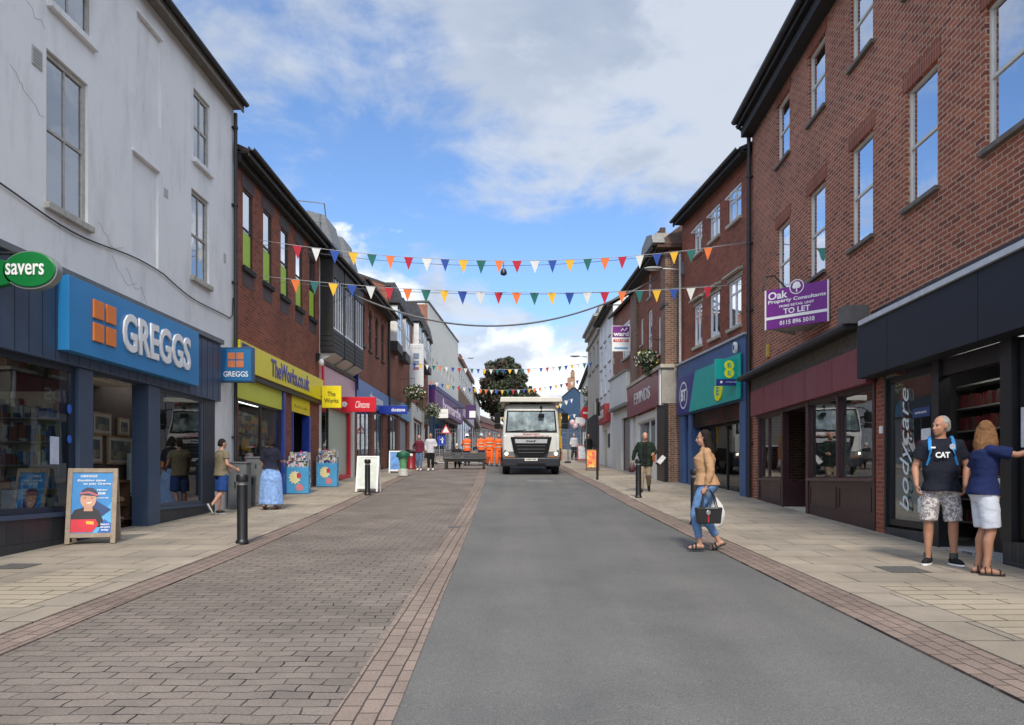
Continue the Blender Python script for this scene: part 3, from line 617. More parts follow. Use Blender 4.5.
for k,(u,h_) in enumerate(((-.25,.55),(.75,.5),(-.9,.6))):
    e=empty('display_box',onbld(W,O+u,.30,W.g(O)+.35),W.ang,['white leaflet box left of the blue board in the shop window','white leaflet box right of the blue board in the shop window','white leaflet box nearest the picture edge in the shop window'][k],'box','leaflet boxes in the shop window')
    MB().box(-.13,.13,0,.12,0,h_).build('box',plain('pale carton',(.36,.38,.42),.6,var=.15),e); MB().box(-.09,.09,-.005,-.001,.1,h_-.1).build('printed_panel',goodsmat('carton print',[(.2,.25,.35),(.45,.47,.5),(.1,.14,.25)],(14,14,20)),e)
sh=empty('shelving_unit',onbld(W,O+.4,1.9,W.g(O)+.02),W.ang,'pale wall shelving with packets deep inside the left shop','shelves')
MB().box(-1.6,1.2,0,.04,0,2.2).build('back_panel',plain('shelf back',(.28,.26,.19),.7),sh)
m=MB(); [m.box(-1.6,1.2,-.25,0,.35+.38*k,.375+.38*k) for k in range(5)]; m.build('shelf',steel,sh)
m=MB(); rr=random.Random(5)
for k in range(5):
    x=-1.55
    while x<1.1:
        ww=rr.uniform(.08,.16); m.box(x,x+ww*.9,-.2,-.05,.38+.38*k,.38+.38*k+rr.uniform(.12,.28)); x+=ww
m.build('packets',goodsmat('shop packets',[(.3,.3,.27),(.2,.22,.26),(.35,.28,.15),(.1,.15,.25),(.4,.4,.38)],(7,7,5)),sh)
sv=empty('shelving_unit',onbld(W,O+1.86,.28,W.g(O+1)+.02),W.ang,'cream display shelves with blue leaflets just inside the left shop window','shelves')
MB().box(0,.03,0,1.5,0,2.3).build('back_panel',plain('cream shelf back',(.50,.46,.34),.7),sv)
for q in range(5): MB().box(-.20,-.001,0,1.5,.42+.36*q,.44+.36*q).build('shelf',steel,sv)
rr=random.Random(21)
for q in range(5):
    m=MB(); y=.02
    while y<1.42: ww=rr.uniform(.07,.16); m.box(-.16,-.03,y,y+ww*.85,.44+.36*q,.44+.36*q+rr.uniform(.14,.30)); y+=ww
    m.build('packet_row',goodsmat('leaflets and packs',[(.03,.10,.26),(.36,.37,.36),(.06,.16,.32),(.32,.29,.21),(.03,.06,.14),(.4,.4,.4),(.16,.06,.05)],(8,8,5)),sv)
st=MB(); 
for (zz,r_) in ((2.45,.055),(2.0,.05)): st.prism([(1.47+O+r_*math.cos(t),zz-b0+r_*1.3*math.sin(t)) for t in [k*math.pi/8 for k in range(16)]],-.004,-.001)
st.build('window_sticker',plain('blue sticker',(.03,.12,.5),.4),W.root)
W.box('window_notice',plain('notice paper',(.45,.5,.6),.6,var=.15),O+1.02,O+1.22,-.004,.0,1.62,2.02)
# white chairs behind the right window
for k in range(2):
    e=empty('cafe_chair',onbld(W,O+4.6+k*.7,.7,W.g(O+5)+.02),W.ang,['pale cafe chair on the left behind the bakery side window','pale cafe chair on the right behind the bakery side window'][k],'chair','cafe chairs behind the bakery window')
    MB().box(-.22,.22,-.02,.02,.5,1.25).build('backrest',plain('pale seat shell',(.35,.42,.40),.5),e); MB().box(-.22,.22,.0,.4,.44,.48).build('seat',_M['pale seat shell'],e)
    for x_,y_ in ((-.2,0),(.2,0),(-.2,.38),(.2,.38)): MB().tube([(x_,y_,0),(x_,y_,.44)],.014,6).build('leg',steel,e)
# projecting signs
e=empty('projecting_sign',(-6.1,9.42,2.64+1.42-.24),0,'green double oval projecting sign reading savers','sign')
green=plain('green oval sign',(.005,.16,.035),.3,var=.05)
m=MB(); m.prism([(.0+.325*math.cos(t),.24+.225*math.sin(t)) for t in [k*math.pi/24 for k in range(48)]],-.07,.07); m.build('oval_panel',green,e,smooth=True,bevel=.01)
m=MB(); m.prism([(-.43+.26*math.cos(t),.20+.17*math.sin(t)) for t in [k*math.pi/24 for k in range(48)]],-.05,.05); m.build('oval_panel',green,e,smooth=True,bevel=.01)
m=MB(); m.prism([(.0+.345*math.cos(t),.235+.243*math.sin(t)) for t in [k*math.pi/24 for k in range(48)]],-.05,.065); m.build('rim',plain('silver rim',(.25,.27,.27),.4,metal=.3),e,smooth=True)
fit('lettering','savers',letter_white,e,(-.295,.19,.165,.31),-.074,.008,bold=.012)
MB().tube([(-.6,.0,.45),(0,.0,.47)],.02,8).tube([(0,0,.47),(0,0,.44)],.02,8).build('bracket',gutter,e)
e=empty('projecting_sign',(-6.17,16.6,3.95),0,'square blue projecting sign with four orange squares beside white pier','sign')
m=MB().box(-.38,.38,-.08,.08,-.39,.39); m.build('sign_case',plain('navy sign case',(.02,.06,.13),.4),e,bevel=.01)
MB().box(-.345,.345,-.086,-.081,-.355,.355).build('sign_face',plain('projecting sign blue',(.02,.14,.33),.35,var=.05),e)
for i in range(2):
    for j in range(2): MB().box(-.17+i*.19,-.01+i*.19,-.092,-.087,-.06+j*.18,.09+j*.18).build('sign_square',plain('dull orange square',(.5,.17,.07),.4),e)
fit('lettering','GREGGS',letter_white,e,(-.27,.28,-.27,-.15),-.087,.006,bold=.01)
MB().box(-.48,-.38,-.02,.02,.2,.26).box(-.48,-.38,-.02,.02,-.26,-.2).build('bracket',gutter,e)
W.downpipe(13.62,gz0,9.9,off=.07); 
# utility cabinets beside the corner
for k,(x_,y_,h_,lb) in enumerate(((-6.22,16.9,1.02,'grey steel utility cabinet, the left of two by the white pier'),(-6.05,17.55,1.12,'grey steel utility cabinet, the right of two below the yellow shop'))):
    e=empty('utility_cabinet',(x_,y_,H(y_)+PAVE),R(90)*0,lb,'cabinet','grey cabinets on the pavement')
    MB().box(-.21,.21,-.16,.16,0,h_).build('body',grey_paint,e,bevel=.012); MB().box(-.23,.23,-.18,.18,h_+.001,h_+.04).build('lid',grey_paint,e,bevel=.01)
    MB().box(-.19,-.01,-.175,-.161,.08,h_-.06).box(.01,.19,-.175,-.161,.08,h_-.06).build('door',grey_paint,e,bevel=.004); MB().box(-.05,-.025,-.19,-.176,h_*.45,h_*.6).box(.025,.05,-.19,-.176,h_*.8,h_*.88).build('handle',black,e)

# ---- yellow-sign brick shop
B2=Bld('brick_shop_building','red brick building with tall lime postered windows over a yellow shop sign','building',(-6.5,17.3),(-6.4,24.55),9); b0=B2.base; gz0=b0-.3
wu=[(.55,1.20),(1.95,2.60),(3.35,4.0),(4.72,5.38),(6.12,6.80)]
B2.wall(brick_works,0,7.25,gz0,9.0,[(a_,b_,6.55,8.45) for a_,b_ in wu]+[(.2,3.5,1.42,3.9),(4.33,6.2,gz0-.1,3.9)])
B2.shell(brick_works,8.95,gf=4.2)
dark_frame=plain('dark brown window frame',(.03,.02,.016),.5)
for i,(a_,b_) in enumerate(wu):
    wd=B2.window(a_,b_,6.55,8.45,frame=dark_frame,y=.02,fw=.05,sill=.12,sillmat=black_matt,lintel=True,lh=.34,lintelmat=grey_panel,lower=(lime,.47),glass=glass_sky)
    B2.box('spandrel_panel',grey_panel,a_-.03,b_+.03,-.008,.02,6.08,6.42,parent=wd)
B2.roof(roof_tile,9.0,2.2,.34,front=brick_works); B2.gutter(9.12,.36,soffit=timber_black)
B2.box('eave_board',timber_black,0,7.25,-.16,-.002,8.82,9.0)
yp=B2.box('fascia',yellow,-.02,7.32,-.14,0,3.98,4.66,bevel=.005)
B2.text('TheWorks.co.uk',2.15,5.62,4.10,4.56,plain('violet blue letters',(.06,.05,.30),.4),y=-.142,ext=.012,bold=.02,parent=yp)
m=MB()
for k in range(7): m.add([(.08+k*.02,-.144,4.62-b0-k*.0),(.95-k*.11,-.144,4.62-b0-k*.002),(.95-k*.11-.05,-.144,4.60-b0),(.08,-.144,4.55-b0-k*.075)],[(0,1,2,3)])
m.build('stripes',plain('lilac stripes',(.30,.30,.50),.4),B2.root)
B2.box('fascia_underside',dark_frame,0,7.28,-.10,.1,3.84,3.975)
B2.box('blind_panel',yellow_lime,.22,3.45,.0,.03,3.33,3.838); B2.box('blind_panel',yellow,4.36,6.18,.0,.03,3.38,3.838)
B2.text('Books Crafts',4.6,5.9,3.52,3.62,plain('olive letters',(.35,.3,.02),.5),y=-.001,ext=.004)
B2.shopwin(.22,3.45,1.44,3.33,dark_frame,y=.03,mull=(1.9,)); B2.box('window_post',blue_frame,3.45,3.66,-.05,.2,gz0,3.838); B2.mb('door_frame',blue_frame,[(6.02,6.2,-.03,.2,gz0,3.37),(4.33,4.42,-.03,.2,gz0,3.37)])
B2.box('sale_strip',plain('red sale strip',(.45,.03,.02),.5,var=.2),.9,2.0,.0,.025,1.46,1.74)
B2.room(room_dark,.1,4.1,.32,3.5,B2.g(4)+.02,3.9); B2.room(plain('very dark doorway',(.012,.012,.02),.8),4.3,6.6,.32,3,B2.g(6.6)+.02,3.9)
e=empty('ceiling_light',onbld(B2,1.9,.40,3.34),B2.ang,'added fill light hidden behind the blind of the yellow sign shop','ceiling light'); MB().box(-.8,.8,-.06,.06,-.0,.05).build('diffuser',plain('lit tube diffuser',(.95,.95,.9),.5,emit=3.5),e); MB().box(-.82,.82,-.08,.08,.051,.08).build('housing',white_clean,e)  # added tube, out of sight, to brighten the goods in the window
e=empty('window_display',onbld(B2,.3,.14,1.35),B2.ang,'colourful toys and books piled inside the yellow shop window','window display')
MB().box(0,3.0,0,.5,0,.12).build('plinth',room_mid,e)
m=MB(); rr=random.Random(11)
for k in range(170):
    x=rr.uniform(0,2.9); y_=rr.uniform(0,.35); z=.12+rr.choice([0,0,.3,.55,.8,1.1,1.35]); s_=rr.uniform(.08,.22); m.box(x,x+s_,y_,y_+.1,z,z+rr.uniform(.1,.3))
m.build('goods',goodsmat('bright toys',[(.7,.3,.03),(.08,.2,.5),(.7,.6,.1),(.5,.05,.06),(.5,.5,.5),(.1,.35,.2),(.1,.1,.12)],(9,9,9)),e)
MB().box(.5,1.0,-.03,-.01,.75,1.05).build('orange_banner',plain('orange banner',(.75,.35,.02),.5,var=.15),e)
e=empty('projecting_sign',(-5.93,24.3,4.08),0,'square yellow projecting sign reading The Works','sign')
MB().box(-.30,.33,-.06,.06,-.36,.36).build('sign_case',yellow,e,bevel=.008); fit('lettering','The\nWorks',black,e,(-.22,.25,-.2,.17),-.061,.006,bold=.012); MB().box(-.45,-.3,-.02,.02,-.02,.03).build('bracket',gutter,e)
e=empty('alarm_box',onbld(B2,6.9,-.12,5.35),B2.ang,'small dark wall lamp beside white alarm box on brick wall','wall lamp')
MB().box(-.06,.06,-.0,.12,-.1,.15).build('bracket',black,e,bevel=.01); MB().ell((.0,-.05,-.15),(.09,.09,.12)).build('lamp_head',white_clean,e,smooth=True)
# dump bins outside
def dumpbin(x,y,rz,lb,seed):
    e=empty('dump_bin',(x,y,H(y)+PAVE),rz,lb,'display bin','bargain display bins outside the yellow shop')
    bb=plain('printed blue cardboard',(.06,.30,.55),.5,var=.12)
    MB().box(-.36,.36,-.25,.25,0,.86).build('bin_body',bb,e,bevel=.006)
    star=[]; 
    for k in range(24): r_=.20 if k%2==0 else .145; star.append((-.06+r_*math.cos(k*math.pi/12),.52+r_*1.15*math.sin(k*math.pi/12)))
    MB().prism(star,-.258,-.251).build('starburst',plain('cream starburst',(.75,.68,.35),.5),e)
    MB().box(-.0,.12,-.262,-.2585,.5,.66).build('red_tab',plain('red tab',(.5,.03,.05),.5),e)
    MB().prism([(.08+.12*math.cos(t),.2+.12*math.sin(t)) for t in [k*math.pi/10 for k in range(20)]],-.258,-.251).build('round_badge',plain('rose badge',(.55,.2,.22),.5),e)
    MB().box(.361,.366,-.15,-.05,.15,.3).box(.361,.366,.03,.15,.35,.5).box(.361,.366,-.12,.0,.6,.7).build('side_print',plain('pale print',(.5,.6,.62),.5),e)
    m=MB(); rr=random.Random(seed)
    for k in range(70):
        q=rr.uniform(.05,.1); X=rr.uniform(-.33,.33-q); Y=rr.uniform(-.22,.2); Z=.86+rr.choice([0,0,.1,.2,.3,.38]); m.box(X,X+q,Y,Y+q*.5,Z,Z+rr.uniform(.08,.16))
    e.scale=(.90,.9,.88); m.build('goods',goodsmat('bargain packets',[(.55,.55,.55),(.1,.2,.5),(.5,.05,.2),(.05,.05,.06),(.5,.45,.1),(.3,.3,.35),(.6,.58,.55)],(12,12,12)),e)
    MB().box(-.35,.35,.2,.24,.86,1.35).box(-.36,-.33,-.22,.24,.86,1.1).box(.33,.36,-.22,.24,.86,1.1).build('rack',steel,e)
dumpbin(-6.15,21.3,R(6),'nearer blue cardboard bargain bin with starburst, left of the doorway',1)
dumpbin(-5.98,24.0,R(6),'farther blue cardboard bargain bin beside the brick pier',2)

# ---- bay-windowed shop with red frame
B3=Bld('bay_window_building','white walled shop with black timber bays and mansard roof','building',(-6.4,24.55),(-6.25,29.1),9); b0=B3.base; gz0=b0-.3
B3.wall(render_cream,0,4.55,gz0,8.9,[(.1,4.45,5.6,8.2),(.05,4.2,gz0-.1,4.0)]); B3.shell(render_cream,8.85,gf=4.3)
for k in range(3):
    u0=.12+k*1.46; u1=u0+1.34
    by=B3.mb('bay',timber_black,[(u0,u1,-.45,-.002,5.62,6.40),(u0,u1,-.45,-.002,8.15,8.75),(u0,u0+.05,-.44,-.002,6.4,8.15),(u1-.05,u1,-.44,-.002,6.4,8.15)])
    m=MB()
    for q in range(5): m.box(u0-.01,u1+.01,-.462,-.451,5.66-b0+q*.15,5.78-b0+q*.15)
    for q in range(4): m.box(u0-.012,u0-.001,-.44,-.01,5.66-b0+q*.17,5.8-b0+q*.17)
    m.build('bay_boards',plain('black weatherboard',(.03,.028,.026),.6,var=.3,scale=9),B3.root)
    m=MB(); [m.box(u0+.05+q*.30,u0+.10+q*.30,-.43,-.412,6.40-b0,8.15-b0) for q in range(5)]; m.box(u0+.05,u1-.05,-.445,-.385,6.4-b0,6.47-b0)
    wd=m.build('window',plain('white window upright',(.62,.63,.66),.4),B3.root); MB().box(u0+.06,u1-.06,-.41,-.404,6.42-b0,8.14-b0).build('pane',glassmat('dark bay glass',.0,(.25,.27,.28),fres=1.12),wd)
    MB().prism([(-.46,5.61-b0),(-.003,5.61-b0),(-.003,5.33-b0)],u0+.1,u1-.1,axis='x').build('bay_corbel',render_cream,B3.root)
m=MB(); m.prism([(-.55,8.78-b0),(-.55,8.9-b0),(.55,10.35-b0),(9,10.35-b0),(9,8.78-b0)],-.05,4.56,axis='x'); m.build('roof',slate,B3.root)
for k,(u0,u1) in enumerate(((.3,1.7),(2.6,3.9))): MB().prism([(-.35,9.25-b0),(-.35,9.35-b0),(-.10,10.25-b0),(.5,10.42-b0),(.6,9.9-b0)],u0,u1,axis='x').build('dormer',plain('grey lead dormer',(.16,.17,.18),.6,var=.2),B3.root)
B3.gutter(8.86,.55,soffit=timber_black)
MB().tube([(-1.8,.1,9.95-b0),(.6,.0,10.75-b0),(1.4,.1,9.9-b0)],.02,6).tube([(-1.0,.1,9.6-b0),(.9,.0,10.2-b0),(1.3,.1,9.9-b0)],.015,6).build('roof_rail',steel,B3.root)
fp=B3.box('fascia',pink,.0,4.55,-.08,0,4.05,5.22); B3.box('fascia_ledge',dark_frame,0,4.55,-.14,-.0,5.225,5.28); B3.box('fascia_upright',red_sign,.02,.16,-.14,-.081,4.05,5.2)
B3.box('white_pier',render_cream,4.22,4.56,-.06,.2,gz0,5.2); B3.mb('door_frame',red_sign,[(3.98,4.12,-.02,.1,gz0,4.0),(.9,3.98,-.02,.1,3.9,4.0),(.9,3.98,-.02,.1,B3.g(3),B3.g(3)+.18)])
B3.box('shop_door_panel',plain('pale green glazed screen',(.42,.52,.40),.35,var=.06),1.25,3.98,.12,.16,B3.g(3)+.1,3.9)
B3.room(room_dark,.06,4.2,.3,2.5,B3.g(4.5)+.02,4.0)
B3.shopwin(.06,1.2,gz0+1.1,3.95,dark_frame,y=.02)
e=empty('projecting_sign',(-5.6,27.0,4.10),0,'long red projecting sign with white script, beyond the yellow sign','sign')
MB().box(-.65,.64,-.07,.07,-.27,.27).build('sign_case',red_sign,e,bevel=.01); fit('lettering','Clintons',letter_white,e,(-.1,.42,-.13,.12),-.071,.006,shear=.35)
m=MB(); [m.ell((-.5+.06*math.cos(k),-.085,-.0+.06*math.sin(k)),(.045,.015,.05),8,6) for k in range(6)]; m.build('flower_emblem',white_clean,e)
# ---- arched-window brick
B4=Bld('arched_window_building','orange brick building with four arched upper windows over a blue shoe shop','building',(-6.25,29.1),(-6.15,36.6),9); b0=B4.base; gz0=b0-.3
aw=[(1.5,2.1),(2.95,3.55),(4.4,5.0),(5.85,6.45)]
B4.wall(brick_arch,0,7.5,gz0,9.2,[(a_,b_,7.0,8.75) for a_,b_ in aw]+[(.75,3.6,gz0-.1,4.45),(4.2,6.3,gz0-.1,4.45)]); B4.shell(brick_arch,9.1,gf=4.8)
for a_,b_ in aw:
    wd=B4.window(a_,b_,7.0,8.75,frame=dark_frame,y=.03,fw=.06,sill=.1,sillmat=grey_panel,glass=glass_up)
    m=MB(); c=(a_+b_)/2; n=8
    m.prism([(a_-.12,8.45-b0),(a_-.12,9.0-b0),(b_+.12,9.0-b0),(b_+.12,8.45-b0)]+[(c+.32*math.cos(t),8.45-b0+.32*math.sin(t)) for t in [k*math.pi/n for k in range(n+1)]],-.02,.05); m.build('arch',lintel_brick,wd)
B4.roof(roof_tile,9.2,1.0,.5,front=brick_arch); MB().prism([(-.3,9.3-b0),(.55,10.35-b0),(6,10.35-b0),(6,9.3-b0)],0,4.6,axis='x').build('mansard',slate,B4.root); B4.gutter(9.28,.5,soffit=timber_black); B4.downpipe(7.42,gz0,9.2,r=.06)
fb=B4.box('fascia',blue_fascia,.15,7.1,-.12,0,4.48,5.4); B4.box('fascia_end',bt_navy,.05,.15,-.2,0,4.9,5.6)
B4.text('shoezone',2.6,5.6,4.72,5.15,letter_white,y=-.122,ext=.01,bold=.02,parent=fb)
B4.shopwin(.8,3.55,gz0+.8,4.4,plain('grey shop frame',(.12,.14,.16),.4),y=.05,mull=(1.7,2.6)); B4.shopwin(4.25,6.25,gz0+.8,4.4,_M['grey shop frame'],y=.05,mull=(5.2,)); B4.room(room_mid,.3,7.2,.3,3,B4.g(7)+.02,4.5)
e=empty('projecting_sign',(-5.48,34.0,4.55),0,'long royal blue projecting sign with white lettering over the pavement','sign')
MB().box(-.67,.67,-.07,.07,-.19,.19).build('sign_case',royal,e,bevel=.01); fit('lettering','shoezone',letter_white,e,(-.05,.58,-.08,.09),-.071,.006,bold=.03)
# ---- brick with white bays, two units
def mansbay(B,u0,u1,Z0,Z1,off=.42,top=1.0):
    b0=B.base
    B.box('bay_base',timber_black,u0,u1,-off,-.002,Z0,Z0+.45); B.box('bay_head',timber_black,u0,u1,-off,-.002,Z1-.1,Z1)
    wd=B.mb('window',plain('white bay frame',(.62,.62,.60),.45),[(u0+.04,u0+.14,-off+.02,-.003,Z0+.45,Z1-.1),(u1-.14,u1-.04,-off+.02,-.003,Z0+.45,Z1-.1),((u0+u1)/2-.04,(u0+u1)/2+.04,-off+.02,-off+.08,Z0+.45,Z1-.1),(u0+.14,u1-.14,-off+.02,-off+.08,(Z0+Z1)/2+.1,(Z0+Z1)/2+.18)])
    B.box('pane',glass_up,u0+.14,u1-.14,-off+.05,-off+.055,Z0+.46,Z1-.11,parent=wd); B.box('net_curtain',blind,u0+.14,u1-.14,-off+.15,-off+.16,Z0+.46,Z1-.11,parent=wd)
    MB().prism([(-off-.1,Z1-b0),(-off-.1,Z1+.15-b0),(-off+.12,Z1+top-b0),(.4,Z1+top-b0),(.4,Z1-b0)],u0-.12,u1+.12,axis='x').build('bay_roof',slate,B.root)
B5=Bld('bay_terrace_building','red brick building with two white bay windows under a dark mansard','building',(-6.15,36.6),(-6.2,44.5),9); b0=B5.base; gz0=b0-.3
B5.wall(brick_arch,0,7.9,gz0,10.9,[(.8,3.4,gz0-.1,4.7),(4.2,7.2,gz0-.1,4.7)]); B5.shell(brick_arch,10.85)
mansbay(B5,.5,2.3,7.85,10.2); mansbay(B5,3.6,5.4,7.85,10.2)
B5.roof(slate,10.9,1.6,.1,front=brick_arch)
B5.box('fascia',plain('dark fascia',(.03,.05,.08),.4),.2,4.0,-.1,0,4.75,5.5); B5.box('fascia',plain('bright blue fascia',(.04,.25,.5),.4),4.1,7.8,-.1,0,4.75,5.6)
B5.room(room_mid,.3,7.6,.3,2,B5.g(7.5)+.02,4.75); B5.shopwin(.85,3.35,gz0+.8,4.65,_M['grey shop frame'],y=.05,mull=(2.1,)); B5.box('grey_shutter',plain('grey roller shutter',(.22,.24,.27),.5,var=.08),4.25,7.15,.1,.15,gz0,4.7)
B6=Bld('bay_terrace_building','red brick building with three grey roofed bays above a white shopfront','building',(-6.2,44.5),(-6.3,55.5),9); b0=B6.base; gz0=b0-.3
B6.wall(brick_arch,0,11,gz0,10.9,[(.8,6.5,gz0-.1,5.2),(7.4,10.4,gz0-.1,5.2)]); B6.shell(brick_arch,10.85)
for k in range(3): mansbay(B6,1.6+k*3.0,3.4+k*3.0,8.9,11.2,top=1.1)
B6.roof(slate,10.9,1.6,.1,front=brick_arch)
B6.mb('white_shopfront',render_pale,[(.3,1.0,-.15,0,gz0,6.0),(6.3,6.9,-.15,0,gz0,6.0),(1.0,6.3,-.15,0,5.2,6.0)]); B6.box('fascia',dark_frame,7.2,10.8,-.12,0,5.3,6.0)
B6.shopwin(1.05,6.25,gz0+.6,5.1,white_clean,y=.05,mull=(3.0,4.6)); B6.shopwin(7.45,10.35,gz0+.6,5.1,dark_frame,y=.05,mull=(9,)); B6.room(plain('warm lit shop interior',(.45,.42,.25),.8,var=.2),.5,10.6,.3,2.5,B6.g(10.5)+.02,5.25)
# vertical white banner on brackets
e=empty('wall_banner',(-5.72,44.4,8.15),0,'tall white vertical banner with small blue and red print on the brick wall','banner')
MB().box(-.42,.42,-.03,.03,-1.2,1.25).build('banner_sheet',plain('white banner fabric',(.55,.58,.60),.6,var=.05),e)
MB().box(-.2,.15,-.036,-.031,.4,.75).box(-.2,.15,-.036,-.031,.05,.3).build('blue_print',plain('slate print',(.16,.22,.30),.6,var=.5,scale=20),e)
MB().box(-.2,.15,-.036,-.031,-.25,-.08).build('red_print',plain('red brown print',(.28,.12,.14),.6,var=.4,scale=20),e)
fit('lettering','RETAIL UNITS',plain('grey print',(.3,.33,.36),.6),e,(-.3,.3,1.0,1.1),-.031,.004); MB().box(-.5,.4,-.02,.02,1.26,1.32).box(-.5,.4,-.02,.02,-1.26,-1.21).build('bracket',white_clean,e)
e=empty('projecting_sign',(-4.92,52.0,5.95),0,'small white rectangular projecting sign by the farther flower basket','sign')
MB().box(-.44,.44,-.05,.05,-.32,.32).build('sign_case',white_clean,e,bevel=.01); fit('lettering','Opticians',plain('faint grey lettering',(.35,.38,.38),.5),e,(-.32,.32,-.05,.12),-.051,.004); MB().tube([(-1.3,0,.36),(.4,0,.36)],.02,6).build('bracket',gutter,e)
# ---- cream block
B7=Bld('cream_block','plain cream rendered block with brick end wall above a purple shopfront','building',(-6.3,55.5),(-5.24,72),12); b0=B7.base; gz0=b0-.4
sl7=[(2+k*1.9,2.5+k*1.9,10.0,10.75) for k in range(7)]
B7.wall(render_cream,0,B7.L,gz0,14.6,sl7+[(.5,B7.L-.4,gz0-.1,6.6)]); B7.shell(render_cream,14.5); B7.box('end_wall',brick_mid,-.03,-.003,.02,12,8,14.45); B7.mb('parapet_coping',plain('dark coping',(.08,.075,.07),.6),[(-.08,B7.L+.05,-.08,.3,14.6,14.72),(-.1,.2,.3,12,14.6,14.72)])
for a_,b_,c_,d_ in sl7: B7.window(a_,b_,c_,d_,frame=dark_frame,style='plain',y=.08,glass=glass_up)
pf=B7.box('fascia',plain('deep purple fascia',(.09,.015,.13),.45,var=.2,scale=.6),.2,B7.L-.2,-.5,-.002,6.6,8.1); B7.box('fascia_top',plain('deep violet blue trim',(.03,.03,.16),.5),.2,B7.L-.2,-.55,-.0,8.103,8.45)
B7.text('bonmarche',4,14.5,6.85,7.8,plain('pink white letters',(.75,.6,.72),.4),y=-.503,ext=.02,bold=.02,parent=pf)
B7.shopwin(.6,B7.L-.5,gz0+.5,6.5,purple_dark,y=.05,mull=(3,5.5,8,10.5,13)); B7.room(room_dark,.5,B7.L-.4,.3,3,B7.g(B7.L)+.02,6.6)
e=empty('projecting_sign',(-3.55,66,7.3),0,'purple projecting sign with white panel beyond the purple fascia','sign')
MB().box(-.6,.35,-.06,.06,-.65,.65).build('sign_case',purple_dark,e,bevel=.01); MB().box(-.25,.3,-.066,-.061,-.5,.1).build('white_panel',white_clean,e); MB().box(-2.2,-.6,-.03,.03,.3,.4).build('bracket',gutter,e)
# ---- farther blocks
def far_block(name,lb,a,b,top,wallm,bandm,rows,gfm,depth=9,roofm=slate,rise=1.5,ww=1.0,wh=1.3,step=2.4,pitch=True):
    B=Bld(name,lb,'building',a,b,depth); g0=B.base-.4; ops=[]
    for Z in rows:
        u=1.0
        while u+ww<B.L-.6: ops.append((u,u+ww,Z,Z+wh)); u+=step
    fz=B.hi+3.0
    B.wall(wallm,0,B.L,g0,top,ops+[(.4,B.L-.4,g0-.1,fz)]); B.shell(wallm,top-.05)
    for o in ops: B.window(*o,frame=paint_white,y=.08,glass=glass_up,sill=.08)
    if pitch: B.roof(roofm,top,rise,.3,front=wallm)
    else: B.box('parapet',stone,-.05,B.L+.05,-.1,.3,top,top+.3)
    B.box('fascia',gfm,.2,B.L-.2,-.2,-.002,fz,fz+.9); B.shopwin(.5,B.L-.5,g0+.9,fz-.02,dark_frame,y=.05,mull=[k for k in range(3,int(B.L)-1,3)]); B.room(room_dark,.4,B.L-.4,.3,2,B.hi+.05,fz); return B
B8=far_block('terrace_shops','white upper storey block with brown brick band, beyond the cream block','',(-5.24,72),(-4.9,92),13.2,render_pale,None,(10.2,),plain('faded lilac fascia',(.4,.35,.42),.5),pitch=False) if False else far_block('terrace_shops','white upper storey block with brown brick band beyond the cream block',(-5.24,72),(-4.9,92),13.2,render_pale,None,(10.6,),plain('faded lilac fascia',(.4,.35,.42),.5),pitch=False)
B8.box('brick_band',plain('brown brick band',(.16,.10,.07),.85,var=.15,scale=4),.02,19.9,-.06,-.002,8.0,10.3)
B8.box('roof_edge',plain('red brown roof edge',(.18,.08,.06),.8),-.02,20,-.25,-.11,13.0,13.5)
B9=far_block('terrace_shops','narrow pale block with a reddish roof edge at the far left',(-4.9,92),(-5.1,118),12.6,render_cream,None,(9.4,),plain('brown fascia',(.15,.09,.06),.6),roofm=roof_tile)
B10=far_block('cottage_row','low pinkish cottage closing the view left of the tree',(-5.1,118),(0,142),10.3,plain('pinkish render',(.50,.40,.34),.8,var=.1),None,(8.2,),plain('dull red fascia',(.25,.08,.06),.6),depth=6,roofm=roof_tile,rise=2.0)
# ================================================================ RIGHT SIDE
a,b=along((6.49,20.0),(6.01,8.69),0,17)
Q=Bld('brick_corner_building','tall plum brick building with sash windows above two shopfronts at right','building',a,b,10); b0=Q.base; gz0=b0-.4
mu=[2.13,4.27,6.42,8.50,10.56,12.65,14.7]
M_=[(u,u+.92,5.60,7.42) for u in mu]; U_=[(u,u+.92,8.92,10.36) for u in mu]
Q.wall(brick_plum,0,17,gz0,11.0,M_+U_+[(.5,7.50,gz0-.1,3.9),(7.84,16.9,gz0-.1,3.7)]); Q.shell(brick_plum,10.9,gf=4.3)
for i,o in enumerate(M_+U_):
    Q.window(*o,frame=plain('cream sash paint',(.60,.58,.52),.45,var=.08),y=.055,fw=.042,sill=.075,sillmat=plain('dark slate sill',(.14,.12,.105),.7,var=.25),lintel=True,lh=.27,lintelmat=lintel_plum,curtain=(0.03,.16),silld=.07)
Q.roof(slate,10.95,3,.36,front=brick_plum); Q.gutter(11.02,.42,soffit=black_matt,r=.085); Q.box('eave_board',black_matt,0,17,-.30,-.002,10.62,10.86)
Q.downpipe(.04,gz0,10.6,off=.10,r=.055)
MB().tube([(.04,-.10,10.6-b0),(.02,-.25,10.8-b0),(.0,-.42,10.95-b0)],.05,8).build('downpipe_bend',gutter,Q.root,smooth=True)
